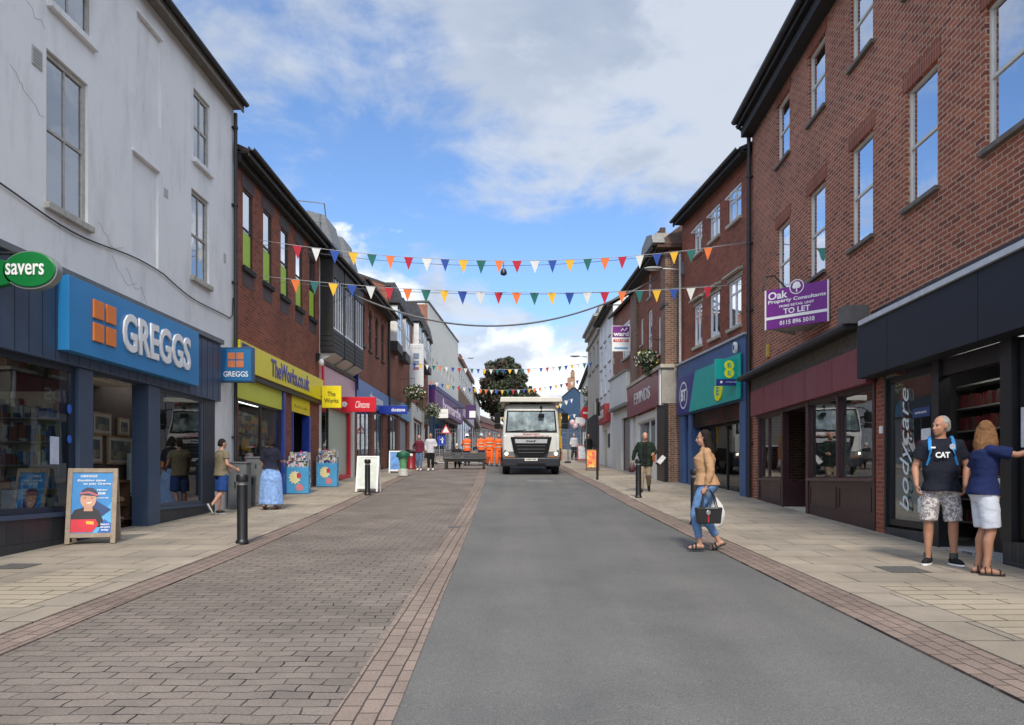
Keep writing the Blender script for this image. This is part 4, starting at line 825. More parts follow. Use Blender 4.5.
# vacant shop
Q.box('shop_cornice',gutter,.02,7.1,-.34,-.002,4.02,4.10,bevel=.01); MB().tube([(.02,-.36,4.08-b0),(7.1,-.36,4.08-b0)],.07,8).build('cornice_gutter',gutter,Q.root,smooth=True)
Q.box('cornice_board',plain('rotten grey board',(.10,.085,.07),.9,var=.35,scale=9,bump=.5),.3,7.4,-.10,-.0,3.68,4.02)
Q.box('cornice_end',plain('grey cornice box',(.12,.115,.11),.7),6.85,7.2,-.40,-.0,4.105,4.42)
mf=Q.box('fascia',maroon,.42,7.44,-.16,-.001,3.04,3.69,bevel=.004)
m=MB(); [m.box(1.6+k*1.45,1.606+k*1.45,-.164,-.1605,3.05-b0,3.68-b0) for k in range(4)]; m.build('board_joints',maroon_wood,mf)
Q.mb('shopfront_frame',maroon_wood,[(.72,.80,-.05,.1,gz0,3.04),(2.58,2.70,-.05,.1,gz0,3.04),(4.22,4.36,-.05,.1,gz0,3.04),(5.86,5.94,-.05,.08,1.42,3.0),(7.42,7.51,-.05,.1,gz0,3.04),(.5,7.5,-.04,.1,2.96,3.037)])
def panelled(u0,u1,Z1,n):
    b=Q.box('stall_riser',maroon_wood,u0,u1,-.03,.08,gz0,Z1); w_=(u1-u0)/n; m=MB()
    for k in range(n):
        p=u0+k*w_+.06; q=u0+(k+1)*w_-.06; z0,z1=Z1-.52-b0,Z1-.10-b0
        m.box(p,q,-.045,-.031,z0,z0+.03).box(p,q,-.045,-.031,z1-.03,z1).box(p,p+.03,-.045,-.031,z0+.03,z1-.03).box(q-.03,q,-.045,-.031,z0+.03,z1-.03)
    m.build('panel_moulding',maroon_wood,b)
panelled(.8,2.58,1.36,1); panelled(4.36,7.42,1.36,2)
Q.mb('sill_rail',plain('worn maroon rail',(.10,.055,.05),.5,var=.3),[(.7,2.62,-.07,.05,1.363,1.42),(4.3,7.5,-.07,.05,1.363,1.42)])
Q.shopwin(.80,2.58,1.42,2.96,maroon_wood,y=.0,fw=.04,mull=(1.45,),glass=glass_shop_r); Q.shopwin(4.36,5.87,1.42,2.96,maroon_wood,y=.0,fw=.03,glass=glass_shop_r); Q.shopwin(5.93,7.43,1.42,2.96,maroon_wood,y=.0,fw=.03,glass=glass_shop_r)
# recess with door
dr=MB(); 
gl=Q.g(3.2)
Q.mb('recess_side',maroon_wood,[(2.60,2.68,.1,1.1,gz0,1.36),(4.26,4.34,.1,1.1,gz0,1.36),(2.62,2.66,1.02,1.1,1.36,3.0),(4.28,4.32,1.02,1.1,1.36,3.0)])
Q.mb('recess_glass',glass_shop,[(2.635,2.645,.1,1.02,1.38,3.0),(4.295,4.305,.1,1.02,1.38,3.0)])
d_=Q.mb('shop_door',maroon_wood,[(2.72,2.84,1.10,1.15,gl,2.95),(3.7,3.82,1.10,1.15,gl,2.95),(2.84,3.7,1.10,1.15,2.82,2.95),(2.84,3.7,1.10,1.15,gl,gl+.6)]); Q.box('pane',plain('whitewashed glass',(.60,.62,.55),.3),2.84,3.7,1.12,1.13,gl+.6,2.82,parent=d_); Q.box('door_surround',maroon_wood,3.82,4.28,1.1,1.16,gl,3.0); Q.box('recess_ceiling',maroon_wood,2.6,4.34,.1,1.2,2.98,3.03); Q.box('door_step',stone_pale,2.68,4.28,-.02,1.1,gz0,gl+.03)
Q.box('letter_notice',plain('white notice',(.7,.7,.66),.6),2.95,3.2,1.09,1.098,1.5,1.66,parent=d_); e=Q.box('green_sticker',lime,3.75,4.15,1.085,1.098,1.43,1.62)
Q.room(room_pale,.55,7.5,1.3,4,gz0+.8,3.2); Q.mb('display_floor',room_mid,[(.6,2.6,.12,1.3,gz0,1.3),(4.34,7.5,.12,1.3,gz0,1.3)])
Q.mb('back_screen',plain('dim vacant shop back',(.17,.175,.16),.8,var=.25,scale=1.5),[(.6,2.6,1.25,1.29,1.3,3.1),(4.34,7.5,1.2,1.29,1.3,3.1)])
# bits in the vacant window
for k,(u,h_,m_) in enumerate(((5.0,.75,'grey'),(6.4,1.0,'dark'),(6.95,.6,'yellow'))):
    e=empty('shop_fixture',onbld(Q,u,.6,1.3),Q.ang,['grey boxy fitting in the left pane of the vacant shop window','tall dark fitting in the right pane of the vacant shop window','yellow and dark stand low in the right pane of the vacant shop window'][k],'shop fitting')
    mt=[room_mid,black_matt,plain('dull yellow stand',(.4,.38,.05),.6)][k]; MB().box(-.18,.18,-.1,.1,0,.06).tube([(0,0,.06),(0,0,h_)],.03,8).build('stand',black,e); MB().box(-.2,.2,-.06,.06,h_*.45,h_).build('panel',mt,e)
# body care shop
fc=Q.box('fascia',blackblue,7.46,17,-.32,-.001,3.10,3.97,bevel=.004); Q.box('fascia_edge',plain('pale grey fascia edge',(.50,.52,.56),.5),7.6,17,-.36,-.002,3.973,4.05); Q.box('brick_ledge',gutter,7.4,17,-.06,-.002,4.18,4.25)
m=MB(); [m.box(8.55+k*2.4,8.556+k*2.4,-.324,-.3205,3.11-b0,3.96-b0) for k in range(4)]; m.build('board_joints',black,fc)
Q.mb('brick_pier',brick_works,[(7.52,7.82,-.03,.3,gz0,3.04)])
Q.box('stall_riser',tile_small,7.84,9.42,-.02,.12,gz0,.62); Q.box('stall_riser',tile_small,11.02,16.9,-.06,.12,gz0,.66)
Q.shopwin(7.90,9.34,.66,3.05,black,y=.0,fw=.10,glass=glass_shop_r); Q.shopwin(11.25,16.5,.70,3.05,black,y=.0,fw=.08,mull=(13,14.8),glass=glass_shop_r)
Q.mb('shopfront_frame',black,[(7.84,7.9,-.04,.2,.62,3.098),(9.34,9.52,-.04,.12,gz0+.1,3.098),(11.0,11.22,-.08,.2,.66,3.098),(9.52,11.0,.0,.12,2.86,3.098)])
Q.box('entrance_tiles',brickmat('entrance mosaic',(.40,.41,.42),(.34,.35,.36),(.12,.12,.12),bw=.06,bh=.06,mo=.004,horizontal=True,offset=0,bump=.2,patch=.1),9.4,11.2,-.02,2.5,gz0,Q.g(9.5)+.005)
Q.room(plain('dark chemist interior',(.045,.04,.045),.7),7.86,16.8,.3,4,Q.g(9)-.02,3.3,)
bt=text('lettering','bodycare',1,plain('glossy pale lettering',(.60,.68,.72),.3),Q.root,Matrix.Identity(4),shear=.32,bold=-.004)
me=bt.data; xs=[v.co.x for v in me.vertices]; yy=[v.co.y for v in me.vertices]
for v in me.vertices:
    t=(v.co.x-min(xs))/(max(xs)-min(xs)); q=(v.co.y-min(yy))/(max(yy)-min(yy)) if False else (v.co.y)
    v.co=(8.0,0,0) if False else Vector((8.56-(q+.25)/1.25*.50*1.0,-.0-(v.co.z+.01)*.3,0.90-b0+t*1.93))
me.update()
Q.box('blue_notice',plain('deep blue notice',(.01,.04,.15),.5),8.72,9.22,-.01,-.003,2.33,2.47)
fit('lettering','antiseptic',letter_white,Q.root,(8.8,9.14,2.375-b0,2.42-b0),-.012,.003)
Q.box('door_notice',plain('white door notice',(.62,.65,.68),.6),8.98,9.24,-.01,-.003,1.85,2.15)
Q.box('window_notice',_M['white door notice'],11.30,11.6,-.02,-.004,1.78,2.25)
Q.box('alarm_sensor',white_clean,7.70,7.78,-.06,-.032,2.16,2.28)
Q.box('poster_panel',plain('green grey photo poster',(.11,.16,.135),.5,var=.35,scale=2),8.0,9.26,.08,.1,.72,1.75)
for k in range(3):
    e=empty('soap_bottle',onbld(Q,8.9+.16*k,.03,.9),Q.ang,['white pump bottle','small tub','white tube'][k]+' standing low in the lettered shop window, '+['left','middle','right'][k]+' of three','bottle','toiletries in the lettered window')
    MB().lathe([(.0,0),(.045,0),(.05,.02),(.05,.2),(.02,.24),(.015,.3),(.0,.3)][:7],n=12).build('bottle',plain('frosted white plastic',(.5,.53,.52),.3),e,smooth=True); MB().lathe([(0,.3),(.02,.3),(.02,.34),(0,.34)],n=8).build('cap',white_clean,e)
for k in range(2):
    e=empty('shelving_unit',onbld(Q,8.98+k*4.2,1.05,Q.g(9)),Q.ang,['tall shelves of dark red bottles seen through the shop doorway','tall shelves of dark red bottles behind the rightmost window'][k],'shelves','shelving inside the lettered shop')
    MB().box(-1.0,1.2,.3,.34,0,2.5).build('back_panel',black_matt,e)
    m=MB(); [m.box(-1.0,1.2,0,.3,.25+.36*q,.275+.36*q) for q in range(7)]; m.build('shelf',plain('pale shelf edge',(.25,.25,.24),.5),e)
    rr=random.Random(4+k)
    for q in range(6):
        x=-.98; m=MB()
        while x<1.15: ww=.058; m.box(x,x+ww*.72,.03,.12,.275+.36*q,.275+.36*q+rr.uniform(.17,.22)); x+=ww
        m.build('bottle_row',goodsmat('dark bottles',[(.12,.012,.02),(.08,.01,.015),(.16,.03,.03),(.03,.02,.02),(.1,.06,.05)],(10,10,3)),e)
e=empty('display_stand',onbld(Q,10.45,.35,Q.g(10)),Q.ang,'low stand of bright red bottles with white price card in the doorway','stand')
MB().box(-.3,.3,0,.3,0,.45).build('base',black,e); MB().box(-.22,.18,-.02,-.0,.78,1.0).build('price_card',white_clean,e); fit('lettering','99p',navy,e,(-.1,.14,.84,.94),-.021,.003); MB().tube([(0,.02,.45),(0,.02,.8)],.01,6).build('card_holder',steel,e)
for k in range(4): MB().lathe([(0,.45),(.055,.45),(.06,.5),(.055,.66),(.02,.7),(0,.7)],c=(-.22+.145*k,.12,0),n=10).build('bottle',plain('bright red plastic',(.42,.01,.015),.35),e,smooth=True)
e=empty('shop_fill_light',onbld(Q,9.6,.75,3.2),Q.ang,'added strip light brightening the inside of the lettered shop','ceiling light')  # lamp added to bring the shelves out of the dark
MB().box(-1,1,-.05,.05,0,.04).build('diffuser',plain('lit diffuser',(.9,.9,.85),.5,emit=6),e)
# estate agent board
e=empty('to_let_board',(0,0,0),0,'purple To Let board with white tree emblem fixed to the brick wall','sign board')
P0=Vector(onbld(Q,.95,-.05,4.42))  # wall point
# board from (766,290) to (829,328) in the view: set square to the street on a bracket
e.location=(5.30,15.4,4.50); e.rotation_euler=(0,0,R(-44)); e.scale=(.87,.87,.87)
MB().box(-.02,1.46,-.02,.02,0,.93).build('board_panel',plain('purple board',(.17,.02,.23),.35,var=.06),e)
MB().box(-.02,1.46,-.028,-.021,.22,.285).box(-.035,-.0,-.03,.021,-.005,.935).box(1.44,1.47,-.03,.021,-.005,.935).build('white_bands',white_clean,e)
for s_,r_ in (('Oak',(.05,.52,.69,.87)),('Property Consultants',(.05,1.41,.57,.68)),('PRIME RETAIL UNIT',(.32,1.14,.475,.53)),('TO LET',(.42,1.05,.31,.44)),('0115 896 5010',(.33,1.15,.06,.165))): fit('lettering',s_,letter_white,e,r_,-.022,.004,bold=.02)
MB().prism([(.74+.17*math.cos(t),.90+.17*math.sin(t)) for t in [k*math.pi/16 for k in range(32)]],-.03,.02).build('roundel',plain('purple board',(.17,.02,.23)),e)
m=MB(); n=32
ring=lambda r,y:[(.74+r*math.cos(2*math.pi*k/n),y,.90+r*math.sin(2*math.pi*k/n)) for k in range(n)]
for k in range(n):
    A=ring(.17,-.034); B_=ring(.15,-.034); m.add([A[k],A[(k+1)%n],B_[(k+1)%n],B_[k]],[(0,1,2,3)])
m.build('roundel_ring',white_clean,e)
m=MB(); [m.prism([(.74+dx+r_*math.cos(t),.93+dz+r_*math.sin(t)) for t in [k*math.pi/8 for k in range(16)]],-.038-.001*i,-.031) for i,(dx,dz,r_) in enumerate(((0,0,.07),(-.05,-.02,.05),(.05,-.02,.05),(0,.03,.06),(-.035,.03,.045),(.035,.03,.045)))]; m.prism([(.725,.78),(.755,.78),(.75,.9),(.73,.9)],-.037,-.031); m.build('tree_emblem',white_clean,e)
Mv=Matrix.Rotation(R(84),4,'Z'); MB().box(0,1.3,-.02,.02,.03,.9,M=Mv).build('rear_panel',plain('grey plywood',(.35,.33,.31),.7),e); MB().add([(.0,.02,0),(1.3,.02,0),(.65,.9,0),(.0,.02,.02),(1.3,.02,.02),(.65,.9,.02)],[(0,1,2),(3,5,4),(0,3,4,1),(1,4,5,2),(2,5,3,0)]).build('underside_panel',_M['grey plywood'],e)
MB().tube([(.3,.5,1.0),(.05,.3,1.35),(-.1,.1,1.3),(-.1,.0,.95)],.02,6).build('bracket',gutter,e)
e=empty('wall_box',onbld(Q,1.5,-.06,4.6),Q.ang,'small yellow alarm box on the brick wall under the purple board','alarm box')
MB().box(-.07,.07,0,.06,-.16,.16).build('box',plain('dull yellow plastic',(.55,.36,.05),.5),e,bevel=.01)

# ---- teal sign brick building
T=Bld('phone_shop_building','red brick building with white casements above teal and navy shop sign','building',(5.93,25.8),(6.49,20.0),9); b0=T.base; gz0=b0-.3; Lb=T.L
tw=[(1.25,1.98),(2.68,3.50),(4.18,5.10)]
T.wall(brick_works,0,Lb,gz0,10.3,[(a_,b_,5.74,7.1) for a_,b_ in tw]+[(a_,b_,8.78,9.75) for a_,b_ in tw]+[(.3,5.3,gz0-.1,3.1)]); T.shell(brick_works,10.2,gf=4.6)
upvc=plain('white upvc',(.66,.67,.66),.35,var=.03)
for a_,b_ in tw:
    wd=T.window(a_,b_,5.74,7.1,frame=upvc,style='casement',mid=.72,y=.03,fw=.07,sill=.09,sillmat=stone_pale,lintel=True,lh=.12,lintelmat=stone_pale,glass=glass_sky)
    wd=T.window(a_,b_,8.78,9.75,frame=upvc,style='casement',mid=.62,y=.03,fw=.07,sill=.09,sillmat=stone_pale,glass=glass_sky)
    # open top light
    MB().box(a_+.08,b_-.08,-.14,-.11,9.50-b0,9.54-b0).box(a_+.08,a_+.12,-.12,.08,9.5-b0,9.54-b0).box(b_-.12,b_-.08,-.12,.08,9.5-b0,9.54-b0).build('open_light',upvc,wd)
    MB().prism([(-.16,7.24-b0),(-.16,7.29-b0),(-.002,7.36-b0),(-.002,7.26-b0)],a_-.12,b_+.12,axis='x').build('hood',stone_pale,T.root)
T.roof(slate,10.25,2.4,.32,front=brick_works); T.gutter(10.32,.34,soffit=black_matt)
T.box('fascia_backing',slate_blue,-.02,5.72,-.14,.1,3.56,5.32); T.box('fascia_flashing',plain('pale capping',(.4,.42,.45),.5),-.05,5.75,-.2,0,5.323,5.38)
T.mb('fascia_navy',bt_navy,[(-.02,1.95,-.18,-.141,3.6,4.86)])
m=MB(); m.prism([(1.35,3.60-b0),(5.55,3.60-b0),(5.55,4.86-b0),(1.95,4.86-b0)],-.22,-.185); tp=m.build('fascia_teal',teal,T.root)
def circ(cx_,cz,r,y0,y1,n=28,sx=1): return [(cx_+r*sx*math.cos(2*math.pi*k/n),cz+r*math.sin(2*math.pi*k/n)) for k in range(n)]
m=MB(); cz=4.22-b0
for k in range(32):
    A=[(.68+.40*math.cos(t),-.183,cz+.46*math.sin(t)) for t in (2*math.pi*k/32,2*math.pi*(k+1)/32)]; B_=[(.68+.35*math.cos(t),-.183,cz+.41*math.sin(t)) for t in (2*math.pi*(k+1)/32,2*math.pi*k/32)]; m.add(A+B_,[(0,1,2,3)])
m.build('ring_logo',letter_white,T.root,norecalc=True); T.text('BT',.45,.92,4.03,4.42,letter_white,y=-.182,ext=.005,bold=.02)
for zc_ in (4.50,3.98): MB().prism(circ(4.0,zc_-b0,.29,0,0),-.262 if zc_<4.2 else -.258,-.221).build('yellow_disc',ee_yellow,T.root)
T.text('E',3.90,4.10,4.38,4.62,teal,y=-.264,ext=.004,bold=.03); T.text('E',3.90,4.10,3.86,4.10,teal,y=-.264,ext=.004,bold=.03)
T.mb('pillar',slate_blue,[(5.25,5.66,-.12,.25,gz0,3.56)],bevel=.01); T.mb('pillar',slate_blue,[(.02,.5,-.10,.25,gz0,3.56)],bevel=.01); T.mb('pillar',slate_blue,[(.85,1.15,-.08,.25,gz0,3.56)],bevel=.01)
T.box('shopfront_header',black,.5,5.25,.0,.15,3.08,3.56)
T.shopwin(1.15,5.25,gz0+.1,3.08,black,y=.3,fw=.06,mull=(2.2,3.3,4.3),glass=glass_shop); T.room(plain('black shop interior',(.012,.012,.016),.7),.3,5.35,.45,4,T.g(0)+.02,3.3)
e=empty('hanging_sign',onbld(T,3.6,1.6,1.9),T.ang,'small bright yellow tall panel glowing inside the dark phone shop','display panel')
MB().box(-.12,.12,0,.03,-.22,.28).build('panel',plain('lit yellow panel',(.8,.8,.05),.5,emit=.5),e); MB().box(-.1,.1,-.005,-.001,-.3,-.25).tube([(0,.01,.28),(0,.01,1.3)],.006,5).build('cord',steel,e)
for k in range(5):
    e=empty('shop_spotlight',onbld(T,1.6+.75*k,.9+.35*(k%2),3.1),T.ang,'small ceiling spotlight inside the dark phone shop','spotlight','spotlights inside the phone shop')
    MB().lathe([(0,.12),(.05,.12),(.05,.04),(0,.04)],n=10).build('housing',steel,e); MB().lathe([(0,.038),(.04,.038),(.04,.03),(0,.03)],n=10).build('bulb',plain('lit spot bulb',(.9,.92,1),.5,emit=4),e)
e=empty('projecting_sign',(6.05,20.62,4.36),0,'square teal projecting sign with two yellow discs over a navy strip','sign')
MB().box(-.40,.36,-.07,.07,-.37,.37).build('sign_case',teal,e,bevel=.008); MB().box(-.38,.34,-.078,-.071,-.37,-.19).build('navy_strip',bt_navy,e)
for zc_ in (.19,-.03): MB().prism(circ(-.02,zc_,.135,0,0),-.085 if zc_>0 else -.089,-.0715).build('yellow_disc',ee_yellow,e)
fit('lettering','E',teal,e,(-.07,.03,.13,.25),-.09,.004,bold=.02); fit('lettering','E',teal,e,(-.07,.03,-.09,.03),-.09,.004,bold=.02); fit('lettering','working together',letter_white,e,(-.12,.26,-.3,-.25),-.079,.003)
MB().prism(circ(-.24,-.275,.035,0,0,16),-.082,-.079).build('small_ring',letter_white,e); MB().box(.36,.5,-.02,.02,.1,.15).build('bracket',gutter,e)
e=empty('alarm_box',onbld(T,5.2,-.22,5.05),T.ang,'white oval alarm box on the blue shop fascia','alarm box'); MB().prism(circ(0,0,.16,0,0,20,.6),-.04,.04).build('case',white_clean,e,bevel=.01); MB().prism(circ(0,0,.08,0,0,16,.6),-.048,-.041).build('badge',bt_navy,e)

# ---- jeweller's
J=Bld('jeweller_building','brick building with maroon jeweller sign and hipped roof, right of the shutter','building',(5.28,32.3),(5.5,26.05),8); b0=J.base; gz0=b0-.3; Lb=J.L
J.wall(brick_arch,0,Lb,gz0,9.6,[(1.6,2.1,6.9,8.0),(3.0,3.7,6.0,8.0),(4.7,5.3,6.0,7.4),(3.0,3.6,8.5,9.4),(1.2,4.75,gz0-.1,3.8)],name='wall'); J.shell(brick_old,9.55,gf=4.6)
for o in ((1.6,2.1,6.9,8.0),(3.0,3.7,6.0,8.0),(4.7,5.3,6.0,7.4),(3.0,3.6,8.5,9.4)): J.window(*o,frame=paint_white,y=.04,fw=.08,sill=.08,glass=glass_up,silld=.06)
J.mb('corner_pier',brick_old,[(-.02,1.2,-.12,.0-.002,4.0,9.3),(5.55,Lb+.02,-.1,-.002,5.42,9.4)])
J.box('cornice',stone_pale,-.05,Lb+.1,-.3,.2,5.30,5.42); J.mb('string_course',plain('dark moulding',(.06,.05,.045),.7),[(5.5,Lb+.04,-.14,.0,7.5,7.6)])
m=MB(); d=8; z=9.6-b0
m.add([(-.3,-.45,z),(Lb+.3,-.45,z),(Lb+.3,d+.3,z),(-.3,d+.3,z),(1.8,2.6,z+2.6),(Lb-1.6,2.6,z+2.6),(-.3,-.45,z-.14),(Lb+.3,-.45,z-.14),(Lb+.3,d+.3,z-.14),(-.3,d+.3,z-.14)],[(0,1,5,4),(1,2,5),(2,3,4,5),(3,0,4),(6,7,1,0),(7,8,2,1),(8,9,3,2),(9,6,0,3),(6,9,8,7)])
m.build('roof',roof_tile,J.root); J.gutter(9.55,.45,soffit=black_matt)
MB().prism([(Lb-1.7,9.6-b0),(Lb+.35,9.6-b0),(Lb+.1,9.95-b0),(Lb-.7,10.15-b0),(Lb-1.5,9.95-b0)],-.62,-.2).build('dormer_hood',plain('weathered lead hood',(.20,.20,.19),.6,var=.2),J.root)
ch=J.mb('chimney',stone,[(2.3,3.1,.3,1.0,9.5,11.1)]); J.mb('chimney_pot',roof_tile,[(2.4,2.6,.5,.7,11.1,11.35),(2.8,3.0,.5,.7,11.1,11.35)],parent=ch)
jf=J.box('fascia',maroon_gloss,-.02,6.0,-.26,-.002,4.05,5.26,bevel=.006); J.box('fascia_end',paint_white,6.0,6.16,-.28,-.002,4.0,5.28); J.box('stone_bracket',stone,6.17,Lb+.02,-.24,.3,4.05,5.3)
J.text('F.HINDS',1.6,4.5,4.42,4.90,plain('pearl letters',(.6,.6,.6),.3),y=-.262,ext=.02,bold=.01,parent=jf)
J.mb('shopfront_frame',paint_white,[(.0,.5,-.1,.15,gz0,4.04),(1.0,1.25,-.1,.15,gz0,4.04),(4.7,5.1,-.1,.15,gz0,4.04),(1.25,4.7,-.08,.1,3.72,4.0),(1.25,4.7,-.08,.1,gz0,B3.g(0)*0+J.g(3)+.5)])
J.mb('black_pilaster',black,[(5.12,Lb,-.14,.2,gz0,4.04)])
J.shopwin(1.25,4.7,J.g(3)+.5,3.72,paint_white,y=.02,fw=.05,mull=(3.2,)); J.room(plain('pale jeweller interior',(.42,.42,.36),.7,var=.1),.8,5.1,.25,2.0,J.g(0)+.02,3.75)
e=empty('window_display',onbld(J,4.1,.6,2.6),J.ang,'pale yellow lit display behind the jeweller window','display panel'); MB().box(-.55,.4,0,.05,-.7,.9).build('panel',plain('lit pale yellow display',(.75,.78,.35),.5,emit=.35),e); MB().box(-.2,.0,-.01,-.001,.4,.6).build('price_tile',black,e)
MB().box(-.02,.02,-.02,.02,-1.2,-.7).build('foot',steel,e)
# ---- shuttered shop
K=Bld('shuttered_shop_building','narrow brick shop with white fascia and closed grey shutter','building',(5.0,36.6),(5.28,32.3),8); b0=K.base; gz0=b0-.3; Lb=K.L
K.wall(brick_mid,0,Lb,gz0,9.3,[(2.2,3.7,6.9,8.5),(2.4,4.2,gz0-.1,4.15)]); K.shell(brick_old,9.2); K.window(2.2,3.7,6.9,8.5,frame=paint_white,y=.02,fw=.1,sill=.1,glass=glass_up,curtain=(.05,.95))
K.mb('stone_quoin',stone_pale,[(.0,.35,-.03,-.001,6.2+k*.8,6.5+k*.8) for k in range(4)]+[(3.95,4.28,-.03,-.001,6.2+k*.8,6.5+k*.8) for k in range(4)])
K.roof(roof_tile,9.3,2.6,.15,front=brick_mid); K.gutter(9.3,.15)
MB().prism([(0,9.3-b0),(8,9.3-b0),(2.2,12.2-b0)],-.3,-.05,axis='x').build('gable_end',plain('orange brown gable render',(.30,.15,.08),.85,var=.2),K.root)
K.box('fascia',render_pale,.6,Lb,-.3,-.002,4.75,6.1); K.mb('fascia_ledge',plain('grey coping',(.2,.2,.19),.7),[(.5,Lb+.05,-.36,0,6.103,6.18),(.5,Lb,-.34,0,4.62,4.747)]); K.mb('shopfront_frame',render_pale,[(.3,2.4,-.1,.15,gz0,4.6),(4.15,Lb-.02,-.1,.15,gz0,4.6),(2.4,4.15,-.1,.1,4.15,4.6)])
m=MB(); [m.box(2.42,4.13,.05-.0+(.01 if k%2 else 0),.08,gz0-b0+k*.09,gz0-b0+k*.09+.088) for k in range(48) if gz0+k*.09<4.1]; m.build('roller_shutter',plain('grey shutter slats',(.22,.23,.24),.5,var=.06),K.root)
# ---- white building
V=Bld('white_terrace_building','tall white rendered building with dark eaves, right side of the street','building',(4.97,42.0),(5.0,36.6),8); b0=V.base; gz0=b0-.3; Lb=V.L
vo=[(.6+k*1.7,1.2+k*1.7,Z,Z+1.0) for k in range(3) for Z in (5.9,7.4,8.7)]
V.wall(render_white,0,Lb,gz0,10.0,vo+[(1.6,3.2,gz0-.1,4.0)]); V.shell(render_white,9.95)
for o in vo: V.window(*o,frame=paint_white,y=.05,glass=glass_up,sill=.07,silld=.06,curtain=(.02,.98))
V.roof(slate,10.0,2.4,.3,front=render_white); V.gutter(10.05,.3,soffit=black_matt)
rs=V.box('fascia',plain('matt red fascia',(.33,.03,.03),.5,var=.1),1.4,4.6,-.3,-.002,4.3,5.2); V.text('BAKER',2.0,4.0,4.55,4.95,letter_white,y=-.302,ext=.01,parent=rs); V.box('cream_door',plain('pale cream door',(.50,.50,.36),.6),1.65,3.15,.1,.15,gz0,4.0); V.box('wall_picture',black,3.6,4.3,-.03,-.002,3.0,3.7)
# ---- stone building beyond, and pale houses after the bend
Y=Bld('stone_cornice_building','old pale stone building with heavy cornice past the white terrace','building',(4.97,48.5),(4.97,42.0),8); b0=Y.base; gz0=b0-.3
Y.wall(stone_pale,0,6.5,gz0,10.6,[(1,2,8,9.4),(3,4,8,9.4),(5,6,8,9.4)]); Y.shell(stone_pale,10.5)
for u in (1,3,5): Y.window(u,u+1,8,9.4,frame=old_frame,y=.06,glass=glass_up,sill=.1)
Y.mb('cornice',stone,[(-.2,6.6,-.35,.3,10.6,10.75),(-.1,6.55,-.2,.3,10.3,10.6),(-.05,6.52,-.12,.0,9.7,9.85)]); Y.box('roof_parapet',stone,-.05,6.55,-.05,8,10.75,11.2); Y.box('shop_dark_front',black_matt,.3,6.2,-.08,-.002,gz0,5.2)
Z_=far_block('pale_house','pale painted house beyond the bend on the right',(7.2,78),(6.0,50),10.6,render_pale,None,(8.2,),plain('charcoal fascia',(.05,.05,.055),.5),depth=8,step=3.2)
# blue gable house
G_=empty('blue_gable_house',(7.6,117,H(117)),0,'blue painted gable end with brick chimney closing the street','building')
bl=plain('slate blue painted wall',(.018,.050,.105),.8,var=.10,scale=.8,bump=.2)
hz=lambda y:(478-y)/740*117+1.42-H(117)
MB().prism([(0,-1),(3.3,-1),(3.3,hz(394.5)),(2.35,hz(388.5)),(2.0,hz(388.5)),(0,hz(399.5))],0,9).build('gable_wall',bl,G_)
rf=MB().prism([(-.1,hz(399.5)-.0),(2.0,hz(388)),(2.35,hz(388)),(3.4,hz(394.3)),(3.4,hz(393.6)),(2.4,hz(387.3)),(1.95,hz(387.3)),(-.1,hz(398.8))],-.1,9.1).build('roof',slate,G_)
cb=MB().box(1.25,2.4,.4,1.3,hz(389.5),hz(377)).box(1.75,2.35,.3,1.2,hz(377)+.003,hz(371)).build('chimney',plain('chimney brick',(.30,.17,.10),.85,var=.2),G_); MB().tube([(2.05,.7,hz(371)),(2.05,.7,hz(369.5))],.18,8).build('chimney_pot',roof_tile,cb)
MB().box(.7,1.5,-.02,-.002,hz(430),hz(418)).box(2.1,2.8,-.02,-.002,hz(430),hz(418)).build('window',black_matt,G_)
hb=Bld('background_house','low pale house partly hidden behind the lorry at the street end','building',(2.5,126),(14,124),7); hb.wall(render_pale,0,hb.L,hb.base-1,9.5,[(2,3,7,8.3),(5,6,7,8.3),(8,9,7,8.3)]); hb.shell(render_pale,9.4); hb.roof(roof_tile,9.5,2,.3,front=render_pale)
for u in (2,5,8): hb.window(u,u+1,7,8.3,frame=paint_white,glass=glass_up)
# ================================================================ PEOPLE
def remeshed(name,mb,voxel,mat,parent,smooth_it=4,wrinkle=0,wscale=9,seed=0,dec=None):
    """join overlapping closed volumes into one continuous skin"""
    me=mb.mesh('tmp'); o=bpy.data.objects.new('tmp',me); TMP.collection.objects.link(o)
    md=o.modifiers.new('r','REMESH'); md.mode='VOXEL'; md.voxel_size=voxel; md.adaptivity=0
    if smooth_it: s=o.modifiers.new('s','SMOOTH'); s.factor=.5; s.iterations=smooth_it
    dg=TDG(); m2=bpy.data.meshes.new_from_object(o.evaluated_get(dg)); bpy.data.objects.remove(o); bpy.data.meshes.remove(me)
    if wrinkle:
        for v in m2.vertices:
            p=v.co; q=Vector((p.x*wscale+seed,p.y*wscale,p.z*wscale*1.6)); n=noise.noise(q)+.5*noise.noise(q*2.3+Vector((5,1,2)))
            v.co=p+v.normal*wrinkle*n
    m2.name=name; m2.materials.clear(); m2.materials.append(mat); m2.polygons.foreach_set('use_smooth',[True]*len(m2.polygons))
    r=bpy.data.objects.new(name,m2); COL.objects.link(r); r.parent=parent; return r
